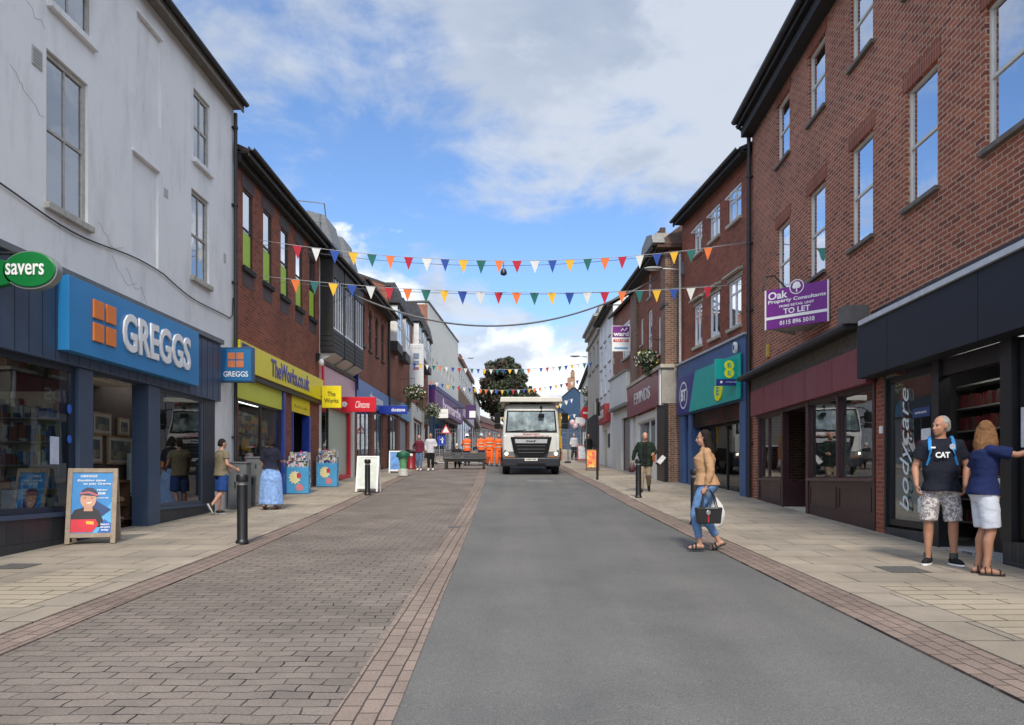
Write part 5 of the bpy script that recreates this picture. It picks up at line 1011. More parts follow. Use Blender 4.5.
def limb(mb,pts,rad,n=14,sub=5,sq=None):
    """tapered limb through joints with rounded ends; smooth curve between joints"""
    P=[Vector(p) for p in pts]; out=[];rr=[]
    for i in range(len(P)-1):
        for k in range(sub):
            t=k/sub; out.append(P[i].lerp(P[i+1],t)); rr.append(rad[i]+(rad[i+1]-rad[i])*t)
    out.append(P[-1]); rr.append(rad[-1])
    d0=(out[0]-out[1]).normalized(); d1=(out[-1]-out[-2]).normalized()
    a=[out[0]+d0*rr[0]*q for q in (.92,.7,.38)]; b=[out[-1]+d1*rr[-1]*q for q in (.38,.7,.92)]
    mb.tube(a+out+b,[rr[0]*q for q in (.38,.72,.93)]+rr+[rr[-1]*q for q in (.93,.72,.38)],n)
def torso(mb,rows,n=20):
    """rows: (centre xyz, rx, ry, yaw)"""
    R_=[]
    for c,rx,ry,yaw in rows:
        ca,sa=math.cos(yaw),math.sin(yaw); r=[]
        for k in range(n):
            t=2*math.pi*k/n; x=rx*math.copysign(abs(math.cos(t))**.85,math.cos(t)); y=ry*math.copysign(abs(math.sin(t))**.9,math.sin(t)); r.append((c[0]+x*ca-y*sa,c[1]+x*sa+y*ca,c[2]))
        R_.append(r)
    mb.ring(R_)
def skinmat(name,col): return plain(name,col,.55,var=.07,scale=14,spec=.4)
SKIN_FAIR=skinmat('fair skin',(.50,.27,.19)); SKIN_TAN=skinmat('tanned skin',(.40,.20,.125)); SKIN_OLIVE=skinmat('olive skin',(.44,.24,.16))
EYE=plain('dark eye',(.02,.015,.012),.3); LIP=plain('lips',(.38,.12,.10),.5)
def fabric(name,col,var=.12,scale=10): return plain(name,col,.9,var=var,scale=scale,bump=.25,spec=.2)
def person(lb,loc,face,Ht=1.7,female=False,joints=None,skin=SKIN_FAIR,hair=('short',(.2,.15,.1)),top=None,bottom=None,shoes=(.02,.02,.02),look=0,tilt=0,vox=.010,group=None,lean=0,belly=0,hips_w=1,head_y=.0,bust=0):
    """faces local +y when face=0; joints are given for a 1.75 m body. top: dict(mat,sleeve,hem,loose); bottom: dict(mat,kind,len)"""
    e=empty('person',(loc[0],loc[1],loc[2]),face,lb,'person',group); S_=Ht/1.75
    J_=dict(pel=(0,0,.95),chest=(0,.0,1.28),neck=(0,.0,1.46),head=(0,.02+head_y,1.615),
      shL=(-.178,0,1.395),shR=(.178,0,1.395),elL=(-.235,-.02,1.13),elR=(.235,-.02,1.13),wrL=(-.245,.06,.88),wrR=(.245,.06,.88),
      hiL=(-.09,0,.93),hiR=(.09,0,.93),knL=(-.10,.02,.50),knR=(.10,.02,.50),anL=(-.105,-.02,.085),anR=(.105,-.02,.085),footL=0,footR=0,toeL=0,toeR=0)
    if female: J_.update(shL=(-.155,0,1.385),shR=(.155,0,1.385),elL=(-.21,-.02,1.13),elR=(.21,-.02,1.13),wrL=(-.225,.05,.89),wrR=(.225,.05,.89))
    if joints: J_.update(joints)
    V_=lambda k:Vector(J_[k])
    pel,ch,nk,hd=V_('pel'),V_('chest'),V_('neck'),V_('head')
    sw=abs(J_['shR'][0]-J_['shL'][0])/2 or .17; sw=.165 if female else .185
    byaw=J_.get('byaw',0)
    hw=(.165 if female else .155)*hips_w; ww=(.125 if female else .150)+belly*.5; cw=.150 if female else .175
    def trows(g,z0=None,z1=None,neck=True,loose=0):
        mid=pel.lerp(ch,.45)
        rows=[(pel+Vector((0,0,-.12)),hw*.80+g,.105+g,0),(pel+Vector((0,-.01,-.04)),hw+g,.12*hips_w+g,0),(pel+Vector((0,-.005,.04)),hw*.98+g,.115*hips_w+g,0),
              (mid+Vector((0,belly*.5,0)),ww+g+loose,.098+belly*.7+g+loose*.5,byaw*.4),(ch+Vector((0,belly*.35+bust*.3,-.06)),cw*.95+g+loose*.6,.108+belly*.4+bust*.5+g,byaw*.7),
              (ch+Vector((0,bust*.4,.03)),cw+.008+g,.115+bust+g,byaw),(ch+Vector((0,0,.10)),cw+.012+g,.100+g,byaw),(nk+Vector((0,-.005,-.035)),sw*.58+g*.8,.070+g*.6,byaw)]
        if neck: rows.append((nk+Vector((0,0,.012)),.058+g*.4,.056+g*.4,byaw))
        return rows
    # ---- body: one continuous surface
    m=MB(); torso(m,trows(0)); up=hd-nk
    limb(m,[nk+Vector((0,-.01,-.04)),nk.lerp(hd,.35)+Vector((0,-.005,0)),nk.lerp(hd,.7)],[.060,.054,.056],sub=3)
    Mh=Matrix.Rotation(look,3,'Z')@Matrix.Rotation(tilt,3,'X'); f_=lambda x,y,z: hd+Mh@Vector((x,y,z))
    s=.94 if female else 1
    m.ell(f_(0,-.012,.025),(.076*s,.096*s,.098*s),20,14,M=Mh)      # cranium
    m.ell(f_(0,.030,-.035),(.058*s,.066*s,.080*s),18,12,M=Mh)      # face
    m.ell(f_(0,.062,-.090),(.027*s,.027*s,.024*s),12,8,M=Mh)       # chin
    m.ell(f_(0,.035,-.078),(.045*s,.045*s,.032*s),12,8,M=Mh)       # jaw
    m.tube([f_(0,.086,.015),f_(0,.098,-.008),f_(0,.112,-.032),f_(0,.092,-.042)],[.009,.011,.014,.009],8)  # nose
    for sx in (-1,1):
        m.ell(f_(sx*.028,.080,.024),(.020,.012,.009),10,6,M=Mh)    # brow
        m.ell(f_(sx*.036,.066,-.030),(.020,.018,.018),10,6,M=Mh)   # cheek
        m.ell(f_(sx*.077*s,-.004,-.008),(.010,.020,.032),10,8,M=Mh)# ear
    m.ell(f_(0,.088,-.062),(.021,.012,.008),10,6,M=Mh); 
    hand_rel={}
    for sd,sx in (('L',-1),('R',1)):
        sh,el,wr=V_('sh'+sd),V_('el'+sd),V_('wr'+sd); k=.86 if female else 1
        m.ell(sh,(.056*k,.054*k,.054*k),12,8); m.tube([nk+Vector((0,-.01,-.03)),nk.lerp(sh,.5)+Vector((0,-.006,-.005)),sh],[.055,.050,.050*k],10)
        limb(m,[sh,sh.lerp(el,.4),el,el.lerp(wr,.35),wr],[.052*k,.047*k,.038*k,.040*k,.025*k])
        # hand: palm, four unequal curled fingers and a thumb from the side of the palm
        d=(wr-el).normalized(); hd_dir=J_.get('hand'+sd); 
        if hd_dir: d=Vector(hd_dir).normalized()
        side=Vector((-sx*1.0,0,0)); fr=d.cross(side); 
        fwd=Vector((0,1,0)) if abs(d.y)<.8 else Vector((0,0,1)); nrm=d.cross(fwd); nrm=nrm.normalized() if nrm.length>.1 else Vector((1,0,0)); fwd=nrm.cross(d).normalized()
        if nrm.dot(Vector((-sx,0,0)))<0: nrm=-nrm       # palm faces the thigh
        pc=wr+d*.055; rows=[]
        for t,wd_,th in ((0,.025,.019),(.02,.030,.018),(.055,.039,.016),(.088,.040,.014),(.098,.036,.011)):
            c=wr+d*t; rows.append([c+fwd*wd_*math.cos(a)+nrm*th*math.sin(a) for a in [2*math.pi*q/12 for q in range(12)]])
        m.ring(rows)
        curl=J_.get('curl'+sd,.55)
        for q,(off,ln) in enumerate(((.029,.070),(.010,.080),(-.010,.074),(-.028,.058))):
            p=wr+d*.088+fwd*off; dd=d.copy(); pts=[p]
            for seg in (.45,.32,.26):
                dd=(dd*math.cos(curl)+nrm*math.sin(curl)).normalized(); p=p+dd*ln*seg; pts.append(p)
            m.tube(pts,[.0098,.0092,.0082,.0066],8)
        p=wr+d*.022+fwd*.022; m.tube([p,p+(d*.6+fwd*.7+nrm*.3).normalized()*.034,p+(d*.6+fwd*.7+nrm*.3).normalized()*.034+(d*.9+fwd*.2+nrm*.45).normalized()*.048],[.014,.0115,.0085],8)
        # leg
        hi,kn,an=V_('hi'+sd),V_('kn'+sd),V_('an'+sd); kk=1.04*hips_w if female else 1
        calf=kn.lerp(an,.28)+Vector((0,-.018,0))
        limb(m,[hi,hi.lerp(kn,.45),kn,calf,kn.lerp(an,.7),an],[.088*kk,.074*kk,.054,.055,.040,.035])
        fy=J_.get('fyaw'+sd,-.12*sx); pit=J_.get('fpit'+sd,0); Mf=Matrix.Rotation(fy,3,'Z')@Matrix.Rotation(pit,3,'X')
        g_=lambda x,y,z,an=an,Mf=Mf: an+Mf@Vector((x,y,z))
        m.ell(g_(0,-.028,-.045),(.032,.038,.032),10,8,M=Mf); m.tube([g_(0,-.02,-.035),g_(0,.06,-.045),g_(0,.13,-.060),g_(0,.165,-.066)],[.034,.036,.030,.016],10)
        J_['_f'+sd]=(g_,Mf)
    m.v=[tuple(c*S_ for c in v) for v in m.v]
    body=remeshed('body',m,vox,skin,e,smooth_it=3)
    def part(name,mb,mat,wr_=.0,v=None,it=3,par=None,ws=9):
        mb.v=[tuple(c*S_ for c in q) for q in mb.v]; return remeshed(name,mb,v or vox,mat,par or e,smooth_it=it,wrinkle=wr_,wscale=ws)
    # ---- face details
    fm=MB()
    for sx in (-1,1): fm.ell(f_(sx*.029,.083,.006),(.0115,.008,.0062),10,6,M=Mh)
    fm.v=[tuple(c*S_ for c in q) for q in fm.v]; fm.build('eyes',EYE,e,smooth=True)
    fm=MB().ell(f_(0,.0985,-.063),(.019,.005,.0045),10,6,M=Mh); fm.v=[tuple(c*S_ for c in q) for q in fm.v]; fm.build('mouth',LIP,e,smooth=True)
    # ---- top
    g=.014
    if top:
        m=MB(); hem=top.get('hem',.86); rows=trows(g,loose=top.get('loose',.012),neck=True); 
        rows=[r for r in rows if r[0].z>hem]; c0=rows[0]; zc=Vector((pel.x,pel.y-.003,hem)); lo=top.get('loose',.012)
        rows=[(zc,max(hw,ww)+g+.012+lo*.8,.122*max(1,hips_w)+belly*.55+g+.012+lo*.6,0)]+[((c+Vector((0,belly*.2,0))),max(rx,min(1,max(0,(1.16-c.z)/.2))*(max(hw,ww)+g+.010+lo*.6)),max(ry,min(1,max(0,(1.12-c.z)/.14))*(.118*hips_w+belly*.45+g+.012+lo*.5)),yw) for c,rx,ry,yw in rows]; torso(m,rows)
        sl=top.get('sleeve',.4)
        for sd in 'LR':
            sh,el,wr=V_('sh'+sd),V_('el'+sd),V_('wr'+sd); k=.86 if female else 1; l2=top.get('sl_loose',.012)
            m.ell(sh+Vector((0,0,.0)),(.056*k+g,.055*k+g,.054*k+g),12,8); m.tube([nk+Vector((0,-.01,-.045)),nk.lerp(sh,.5)+Vector((0,-.006,-.008)),sh],[.055+g*.6,.050+g,.050*k+g],10)
            if sl<=1:
                en=sh.lerp(el,sl); m.tube([sh,sh.lerp(en,.5),en],[.052*k+g,.050*k+g+l2*.7,.047*k+g+l2],14)
            else: m.tube([sh,sh.lerp(el,.5),el,el.lerp(wr,.5),el.lerp(wr,sl-1)],[.052*k+g,.048*k+g+l2*.5,.042*k+g+l2*.5,.038*k+g+l2*.3,.028*k+g],14)
        part(top.get('name','shirt'),m,top['mat'],wr_=top.get('wr',.006))
        if top.get('inner'):   # open jacket shows a dark panel in front
            im=MB(); torso(im,[(c+Vector((0,.02,0)),rx*.52,ry+.006,yw) for c,rx,ry,yw in rows[1:-1]]); part('inner_shirt',im,top['inner'],wr_=.003)
    # ---- bottom
    if bottom:
        k_=bottom['kind']; m=MB(); ln=bottom.get('len',.1); lo=bottom.get('loose',.01); mt=bottom['mat']
        if k_ in('trousers','shorts'):
            torso(m,[(pel+Vector((0,0,-.13)),hw*.82+g*.8,.10+g*.8,0),(pel+Vector((0,-.01,-.05)),hw+g*.9,.12*hips_w+g,0),(pel+Vector((0,-.005,.045)),hw*.97+g*.8,.113*hips_w+g*.7+belly*.2,0),(pel+Vector((0,0,.09)),hw*.90+g*.7,.105+g*.6+belly*.3,0)])
            for sd in 'LR':
                hi,kn,an=V_('hi'+sd),V_('kn'+sd),V_('an'+sd); kk=1.04*hips_w if female else 1
                if k_=='shorts': en=hi.lerp(kn,ln) if ln<=1 else kn.lerp(an,ln-1); m.tube([hi,hi.lerp(en,.5),en],[.088*kk+g*.8,.080*kk+g*.6+lo,.068*kk+g*.6+lo*1.4],16)
                else: m.tube([hi,hi.lerp(kn,.5),kn,kn.lerp(an,.35),kn.lerp(an,.7),kn.lerp(an,ln)],[.088*kk+g*.8,.076*kk+g*.8+lo,.056+g*.8+lo,.055+g*.6+lo,.045+g*.5+lo,.041+g*.5+lo],16)
            part(k_,m,mt,wr_=bottom.get('wr',.006))
        if k_=='skirt':
            rows=[]; n=48
            zt,zb=pel.z+.10,ln
            for q in range(16):
                t=q/15; z=zt+(zb-zt)*t; w_=ww+g+.006+(hw+.045-ww)*min(1,t*3.2)+ .035*t; d_=.118+g+.05*min(1,t*3)+.04*t
                rows.append([(w_*math.cos(a)*(1+.05*t*math.sin(a*7+1)),d_*math.sin(a)*(1+.05*t*math.sin(a*7+1)),z) for a in [2*math.pi*c/n for c in range(n)]])
            m.ring(rows); part('skirt',m,mt,wr_=.006)
    # ---- shoes
    if shoes:
        kind=shoes[1] if isinstance(shoes[1],str) else 'shoe'; smt=shoes[0] if isinstance(shoes[1],str) else fabric('dark shoe',shoes)
        for sd in 'LR':
            g_,Mf=J_['_f'+sd]; m=MB()
            if kind in('shoe','trainer'):
                m.ell(g_(0,-.030,-.035),(.041,.048,.045),12,8,M=Mf); m.tube([g_(0,-.03,-.045),g_(0,.05,-.045),g_(0,.12,-.058),g_(0,.17,-.066)],[.042,.045,.041,.022],12); part('shoe',m,smt,v=vox*.8)
                so_=MB(); o=[(-.030,-.07),(.030,-.07),(.040,.0),(.044,.09),(.034,.165),(.0,.195),(-.034,.165),(-.044,.09),(-.040,.0)]
                so_.prism(o,-.088,-.066,axis='z'); so_.v=[tuple((g_(*v))*S_) for v in so_.v]; so_.build('sole',letter_white if kind=='trainer' else black_matt,e,bevel=.004)
            else: # sandal
                so_=MB(); o=[(-.030,-.07),(.030,-.07),(.036,.0),(.044,.09),(.034,.165),(.0,.185),(-.034,.165),(-.044,.09),(-.036,.0)]; so_.prism(o,-.090,-.068,axis='z'); so_.v=[tuple((g_(*v))*S_) for v in so_.v]; so_.build('sole',smt,e,bevel=.003)
                st=MB(); 
                for y_ in ((.045,.13) if kind=='sandal' else (.06,.11)):
                    st.tube([g_(-.044,y_,-.075),g_(-.036,y_,-.025),g_(0,y_,-.006-.10*max(0,y_-.06)*3),g_(.036,y_,-.025),g_(.044,y_,-.075)],.014 if kind=='slider' else .007,6)
                if kind=='sandal': st.tube([g_(-.036,-.01,-.07),g_(-.038,-.02,.01),g_(0,.045,.012),g_(.038,-.02,.01),g_(.036,-.01,-.07)],.006,6)
                st.v=[tuple(Vector(v)*S_) for v in st.v]; st.build('strap',smt,e,smooth=True)
    # ---- hair
    hk,hc=hair[0],hair[1]
    hq=.955 if hk=='short' else 1.0
    if hk!='bald':
        hm=plain('hair %.2f %.2f %.2f'%hc,hc,.75,var=.35,scale=28,bump=.6,spec=.2); m=MB()
        m.ell(f_(0,-.022,.032),(.083*s*hq,.098*s*hq,.098*s*hq),20,14,M=Mh); m.ell(f_(0,-.045,-.01),(.078*s*hq,.070*s*hq,.085*s*hq),16,10,M=Mh)
        if hk in('long','long_full'):
            L1_=hair[2] if len(hair)>2 else .30
            for q in range(9):
                a=math.pi*(.02+.96*q/8); x=.072*math.cos(a); y=-.02-.058*math.sin(a); ln=L1_*(1-.12*abs(math.cos(a))); sp_=1.28 if hk=='long_full' else 1.05
                m.tube([f_(x*.8,y*.8,.05),f_(x,y,-.02),f_(x*sp_,y*1.25-.008,-.02-ln*.5),f_(x*sp_*.95,y*1.3-.012,-.02-ln*.85),f_(x*.8,y*1.3-.012,-.02-ln)],[.03,.036,.034,.026,.012],8)
        if hk=='bun': m.ell(f_(0,-.11,.055),(.045,.045,.045),12,8,M=Mh)
        if hk=='short': pass
        m.v=[tuple(c*S_ for c in q) for q in m.v]
        ho=remeshed('hair',m,max(.006,vox*.8),hm,e,smooth_it=1,wrinkle=.003,wscale=26)
        # face opening: pull hair back from the face
        inv=Mh.inverted(); me=ho.data
        for v in me.vertices:
            p=inv@((v.co/S_)-hd)
            lim=.060 if p.z>.075 else (.050-.9*(.075-p.z) if p.z>.02 else -.0)
            if hk in ('long','long_full'): lim=max(lim,-.005) if abs(p.x)<.06 else max(lim,.035)
            elif p.z<.02: lim=-.012
            if p.y>lim: p.y=lim+(p.y-lim)*.05; 
            if hk=='short' and p.z<-.065: p.z=-.065+(p.z+.065)*.3; p.y=max(p.y,-.07)
            v.co=(Mh@p+hd)*S_
    e['_joints']=None; del e['_joints']
    return e,J_,S_
def G3(x,y): return (x,y,H(y)+PAVE)
# ---- woman in tan sweater walking across the road, facing left (-x)
wx,wy=2.72,10.33
denim=fabric('light blue denim',(.13,.24,.44),var=.22,scale=7)
e,J1,S1=person('woman in tan jumper and blue jeans crossing by the right bollard, carrying a black handbag',(wx,wy,H(wy)+.02),R(78),1.69,True,
  joints=dict(head=(0,.045,1.615),chest=(0,.015,1.28),neck=(0,.02,1.46),knL=(-.09,.22,.56),anL=(-.085,.19,.135),knR=(.09,-.01,.50),anR=(.08,.02,.088),fpitL=-.5,fpitR=0,
   elR=(.22,-.03,1.14),wrR=(.22,.03,.90),elL=(-.205,.01,1.13),wrL=(-.19,.08,.90),curlR=.8,curlL=.8) if False else
   dict(head=(0,.045,1.615),chest=(0,.015,1.28),neck=(0,.02,1.46),
   knL=(-.085,.17,.50),anL=(-.08,.10,.095),knR=(.085,.04,.50),anR=(.08,-.17,.125),fpitR=-.45,fpitL=.0,
   elL=(-.215,-.045,1.14),wrL=(-.22,.02,.90),elR=(.20,-.02,1.13),wrR=(.19,.05,.90),curlR=.8,curlL=.8),
  skin=SKIN_OLIVE,hair=('long',(.015,.010,.008),.30),top=dict(mat=fabric('tan knitted jumper',(.42,.25,.135),var=.1,scale=12),sleeve=1.88,hem=.93,loose=.012,name='jumper',wr=.007),
  bottom=dict(mat=denim,kind='trousers',len=.80,loose=.004,wr=.006),shoes=(black,'slider'),vox=.011,hips_w=1.2,bust=.03,belly=.02,tilt=-.08)
# handbag hangs from the near hand (local -x side faces the camera)
hb_=empty('handbag',(wx-.04,wy-.27,H(wy)+.40),R(4),'black leather handbag with red and steel trim hanging from the woman in tan','handbag')
blk=plain('black leather',(.012,.012,.013),.35,var=.2,bump=.2)
m=MB(); hb_.scale=(.86,.86,.92)
m.prism([(-.19,0),(.17,0),(.20,.24),(-.22,.24)],-.065,.065); bag=m.build('bag_body',blk,hb_,bevel=.015)
MB().tube([(-.12,-.05,.23),(-.10,-.03,.40),(-.035,0,.50),(.01,0,.50),(.08,-.03,.40),(.12,-.05,.23)],.010,8).tube([(-.12,.05,.23),(-.10,.03,.40),(-.035,0,.49),(.01,0,.49),(.08,.03,.40),(.12,.05,.23)],.010,8).build('handle',blk,hb_,smooth=True)
MB().box(-.045,-.025,-.073,-.068,.02,.2).build('red_strap',plain('dark red tag',(.4,.02,.02),.4),hb_); m=MB(); m.lathe([(.03,0),(.036,.004),(.03,.008)],c=(0,0,0),n=14); 
m.v=[(v[0]-.035,-.07-v[2],v[1]+.165) for v in m.v]; m.build('ring',steel,hb_); MB().box(-.08,.12,-.072,-.067,.225,.238).build('zip',steel,hb_)
hb2=empty('carrier_bag',(wx+.10,wy+.20,H(wy)+.33),R(0),'white plastic carrier bag hanging behind the black handbag','carrier bag')
m=MB(); rows=[]
for z,w_ in ((0,.15),(.04,.19),(.2,.20),(.3,.17),(.40,.10),(.50,.035)): rows.append([(w_*math.cos(a)*(1+.07*math.sin(5*a+z*9)),.07*(w_/.2)*math.sin(a)*(1+.1*math.sin(4*a)),z) for a in [2*math.pi*q/24 for q in range(24)]])
m.ring(rows); m.build('bag_film',plain('white plastic film',(.7,.7,.7),.4,var=.1,scale=12,bump=.4),hb2,smooth=True); MB().box(-.08,.06,-.076,-.070,.1,.2).build('dark_print',plain('dark print',(.08,.08,.08),.5),hb2)
# ---- grey haired man
mx_,my_=5.18,8.94
sht=goodsmat('patterned shorts cloth',[(.52,.50,.48),(.55,.53,.52),(.28,.25,.28),(.50,.46,.42),(.14,.11,.17),(.55,.52,.50)],(16,16,11),rough=.9)
def patterned(name,base,ink):
    m,nt,b=newmat(name); l=nt.links; tc=S(nt,'ShaderNodeTexCoord'); n=S(nt,'ShaderNodeTexNoise'); l.new(tc.outputs['Object'],n.inputs[0]); n.inputs['Scale'].default_value=9; n.inputs['Detail'].default_value=4; n.inputs['Distortion'].default_value=2.5
    o=ramp(nt,n.outputs[0],[(.44,base),(.50,ink),(.56,ink),(.60,base)]); l.new(o,b.inputs['Base Color']); b.inputs['Roughness'].default_value=.9; return m
sht=patterned('grey floral shorts cloth',(.56,.53,.50),(.20,.17,.20))
navyshirt=fabric('black sports shirt',(.014,.016,.026))
e,J2,S2=person('grey haired man in black logo T-shirt, floral shorts and blue rucksack straps',(mx_,my_,H(my_)+PAVE),R(156),1.81,False,
  joints=dict(hd=0,elL=(-.265,-.03,1.14),wrL=(-.235,.06,.93),elR=(.265,-.02,1.14),wrR=(.255,.08,.93),knL=(-.125,.02,.5),knR=(.125,.02,.5),anL=(-.135,-.02,.085),anR=(.13,-.0,.085),fyawL=.45,fyawR=-.35,curlL=.5,curlR=.6),
  skin=SKIN_TAN,hair=('short',(.30,.29,.28)),look=R(-52),top=dict(mat=navyshirt,sleeve=.62,hem=.86,loose=.02,name='t_shirt'),bottom=dict(mat=sht,kind='shorts',len=.98,loose=.014,wr=.009),shoes=(fabric('black mesh trainer',(.014,.014,.016)),'trainer'),vox=.011,belly=.035)
strap=plain('bright blue webbing',(.02,.22,.55),.6)
m=MB()
for sx in (-1,1):
    m.tube([(sx*.10,-.10,1.52),(sx*.115,-.02,1.545),(sx*.125,.085,1.47),(sx*.125,.145,1.38),(sx*.13,.150,1.30),(sx*.155,.120,1.20)],.020,8,sq=.5)
rk=empty('rucksack',(mx_,my_+.0,H(my_)+PAVE),R(156),'bright blue rucksack worn by the grey haired man','rucksack')
m.build('strap',strap,rk,smooth=True); m=MB().box(-.15,.15,-.30,-.13,1.10,1.52); m.build('pack',plain('dark blue pack cloth',(.015,.05,.13),.8),rk,bevel=.05)
fit('lettering','CAT',letter_white,e,(-.075,.075,1.285,1.355),0,.01,bold=.04,M=Matrix.Translation((0,.187,0))@Matrix.Rotation(R(180),4,'Z'))
MB().prism([(.03*math.cos(k*math.pi/8)-.105,1.42+.035*math.sin(k*math.pi/8)) for k in range(16)],.135,.15).build('shirt_crest',plain('pale crest print',(.4,.42,.5),.6),e); MB().box(.07,.12,.14,.156,1.40,1.42).build('shirt_badge',letter_white,e)
for sx in (-1,1):
    m=MB(); m.lathe([(.044,.085),(.045,.12),(.043,.145)],c=(sx*.132,-.012,-.005),n=14); m.v=[(v[0]*S2,v[1]*S2,v[2]*S2) for v in m.v]; m.build('sock',fabric('grey sock',(.06,.075,.07)),e,smooth=True)
# ---- woman in navy top and white shorts, reaching to the door at right
fx,fy_=5.26,8.25
person('long haired woman in navy top and white shorts reaching to the shop door',(fx,fy_,H(fy_)+PAVE),R(-104),1.73,True,
  joints=dict(shR=(.16,.03,1.39),elR=(.21,.26,1.34),wrR=(.22,.50,1.42),handR=(0,.9,.35),curlR=.15,elL=(-.215,-.05,1.14),wrL=(-.17,.10,.95),knL=(-.085,.03,.50),knR=(.075,.05,.5),anR=(.075,.0,.085),anL=(-.09,-.03,.085)),
  skin=SKIN_TAN,hair=('long_full',(.20,.10,.045),.27),look=R(70),top=dict(mat=fabric('navy cotton top',(.012,.020,.075)),sleeve=.75,hem=.90,loose=.022,sl_loose=.02,name='top'),bottom=dict(mat=fabric('white cotton shorts',(.58,.62,.70),var=.05),kind='shorts',len=.93,loose=.012,wr=.005),shoes=(plain('black sandal leather',(.012,.011,.01),.5),'sandal'),vox=.011,hips_w=1.05,bust=.02)
# ---- man in taupe shirt by the cabinets, seen from behind
person('man in olive T-shirt and blue shorts walking away beside the white pier',(-6.12,15.6,H(15.6)+PAVE),R(-38),1.60,False,
  joints=dict(knL=(-.10,.02,.50),anL=(-.11,-.0,.085),knR=(.10,-.05,.50),anR=(.10,-.30,.22),fpitR=-1.1,elR=(.26,-.02,1.14),wrR=(.26,.20,1.04),elL=(-.25,.05,1.14),wrL=(-.2,.2,1.05)),
  skin=SKIN_FAIR,hair=('short',(.02,.015,.012)),tilt=-.25,top=dict(mat=fabric('taupe cotton T-shirt',(.20,.175,.115)),sleeve=.55,hem=.87,loose=.02,name='t_shirt'),bottom=dict(mat=fabric('blue cotton shorts',(.02,.06,.22)),kind='shorts',len=.95,loose=.03),shoes=(fabric('dark olive trainer',(.05,.05,.04)),'trainer'),vox=.015)
# ---- woman with black hair and blue skirt
skirtm=fabric('pale blue patterned skirt',(.22,.36,.66),var=.35,scale=16)
person('woman in dark blouse and long pale blue skirt walking past the yellow shop',(-5.42,16.65,H(16.65)+PAVE),R(-8),1.66,True,
  joints=dict(elR=(.22,.04,1.16),wrR=(.20,.27,1.13),elL=(-.22,.0,1.14),wrL=(-.24,.10,.92),anL=(-.09,-.14,.13),knL=(-.09,0,.5),fpitL=-.5,anR=(.09,.06,.088)),
  skin=SKIN_OLIVE,hair=('long_full',(.012,.010,.010),.12),tilt=-.25,top=dict(mat=fabric('dark navy blouse',(.016,.018,.034),var=.3),sleeve=.95,hem=.98,loose=.03,sl_loose=.02,name='blouse'),bottom=dict(mat=skirtm,kind='skirt',len=.12),shoes=(plain('brown sandal leather',(.10,.06,.04),.5),'sandal'),vox=.015,hips_w=1.12)
# ---- man in green jacket walking by the jeweller
person('balding man in open dark green jacket and beige trousers walking behind the bollard',(3.92,21.79,H(21.79)+PAVE),R(168),1.77,False,
  joints=dict(elL=(-.30,.0,1.16),wrL=(-.25,.22,1.10),elR=(.30,-.06,1.17),wrR=(.36,-.02,.90),knL=(-.10,.06,.5),anL=(-.10,-.26,.20),fpitL=-.6,knR=(.10,.12,.5),anR=(.10,.12,.088)),
  skin=SKIN_FAIR,hair=('bald',(.3,.3,.3)),look=R(8),tilt=-.1,top=dict(mat=fabric('dark green jacket',(.014,.026,.018)),sleeve=1.9,hem=.76,loose=.05,sl_loose=.025,name='jacket',inner=fabric('black jumper',(.012,.012,.014)),wr=.012),bottom=dict(mat=fabric('beige trousers',(.26,.21,.15)),kind='trousers',len=.96,loose=.016),shoes=(.015,.013,.012),vox=.014,belly=.03)
e=empty('motorcycle_helmet',(4.32,21.55,H(21.8)+.93),0,'black and white folded newspaper tucked under the arm of the green jacketed man','newspaper'); e.name='newspaper'
MB().prism([(-.12,-.02),(.0,-.10),(.16,.10),(.06,.18)],-.03,.03).build('paper',plain('newsprint',(.6,.6,.6),.7,var=.25,scale=14),e,bevel=.01); MB().prism([(-.14,-.07),(-.02,-.13),(.19,.12),(.15,.16)],.031,.06).build('dark_cover',black_matt,e)
e=empty('shopping_bag',(3.52,21.70,H(21.7)+.66),0,'small round dark maroon bag in the hand of the green jacketed man','bag')
m=MB().ell((0,0,.06),(.11,.06,.12),14,10); m.build('bag_body',plain('dark maroon bag',(.05,.012,.018),.6),e,smooth=True); MB().tube([(-.06,0,.15),(-.02,0,.23),(.03,0,.23),(.06,0,.15)],.01,6).build('handle',black,e)
# ---- couple walking toward the camera on the left pavement
person('woman in maroon top and jeans walking beside the person in white, left pavement',(-4.30,34.3,H(34.3)+PAVE),R(176),1.66,True,joints=dict(knL=(-.09,.06,.5),anL=(-.09,.06,.088),anR=(.09,-.12,.11),elR=(.32,-.06,1.16),wrR=(.22,.12,1.0)),skin=SKIN_FAIR,hair=('short',(.25,.2,.14)),top=dict(mat=fabric('maroon top',(.12,.02,.035)),sleeve=1.85,hem=.86,loose=.02,name='jumper'),bottom=dict(mat=fabric('worn blue jeans',(.10,.16,.28)),kind='trousers',len=.92),shoes=(white_clean,'trainer'),vox=.022)
person('person in white hoodie and black shorts with leggings, walking on the left pavement',(-3.78,34.4,H(34.4)+PAVE),R(182),1.74,False,joints=dict(knR=(.09,.08,.5),anR=(.09,.10,.088),anL=(-.09,-.10,.10),elL=(-.27,.0,1.15),wrL=(-.20,.20,1.10)),skin=SKIN_TAN,hair=('short',(.015,.012,.01)),top=dict(mat=fabric('pale lilac hoodie',(.50,.49,.53)),sleeve=1.85,hem=.80,loose=.035,name='hoodie'),bottom=dict(mat=fabric('black leggings',(.012,.012,.014)),kind='trousers',len=.92),shoes=(white_clean,'trainer'),vox=.022)
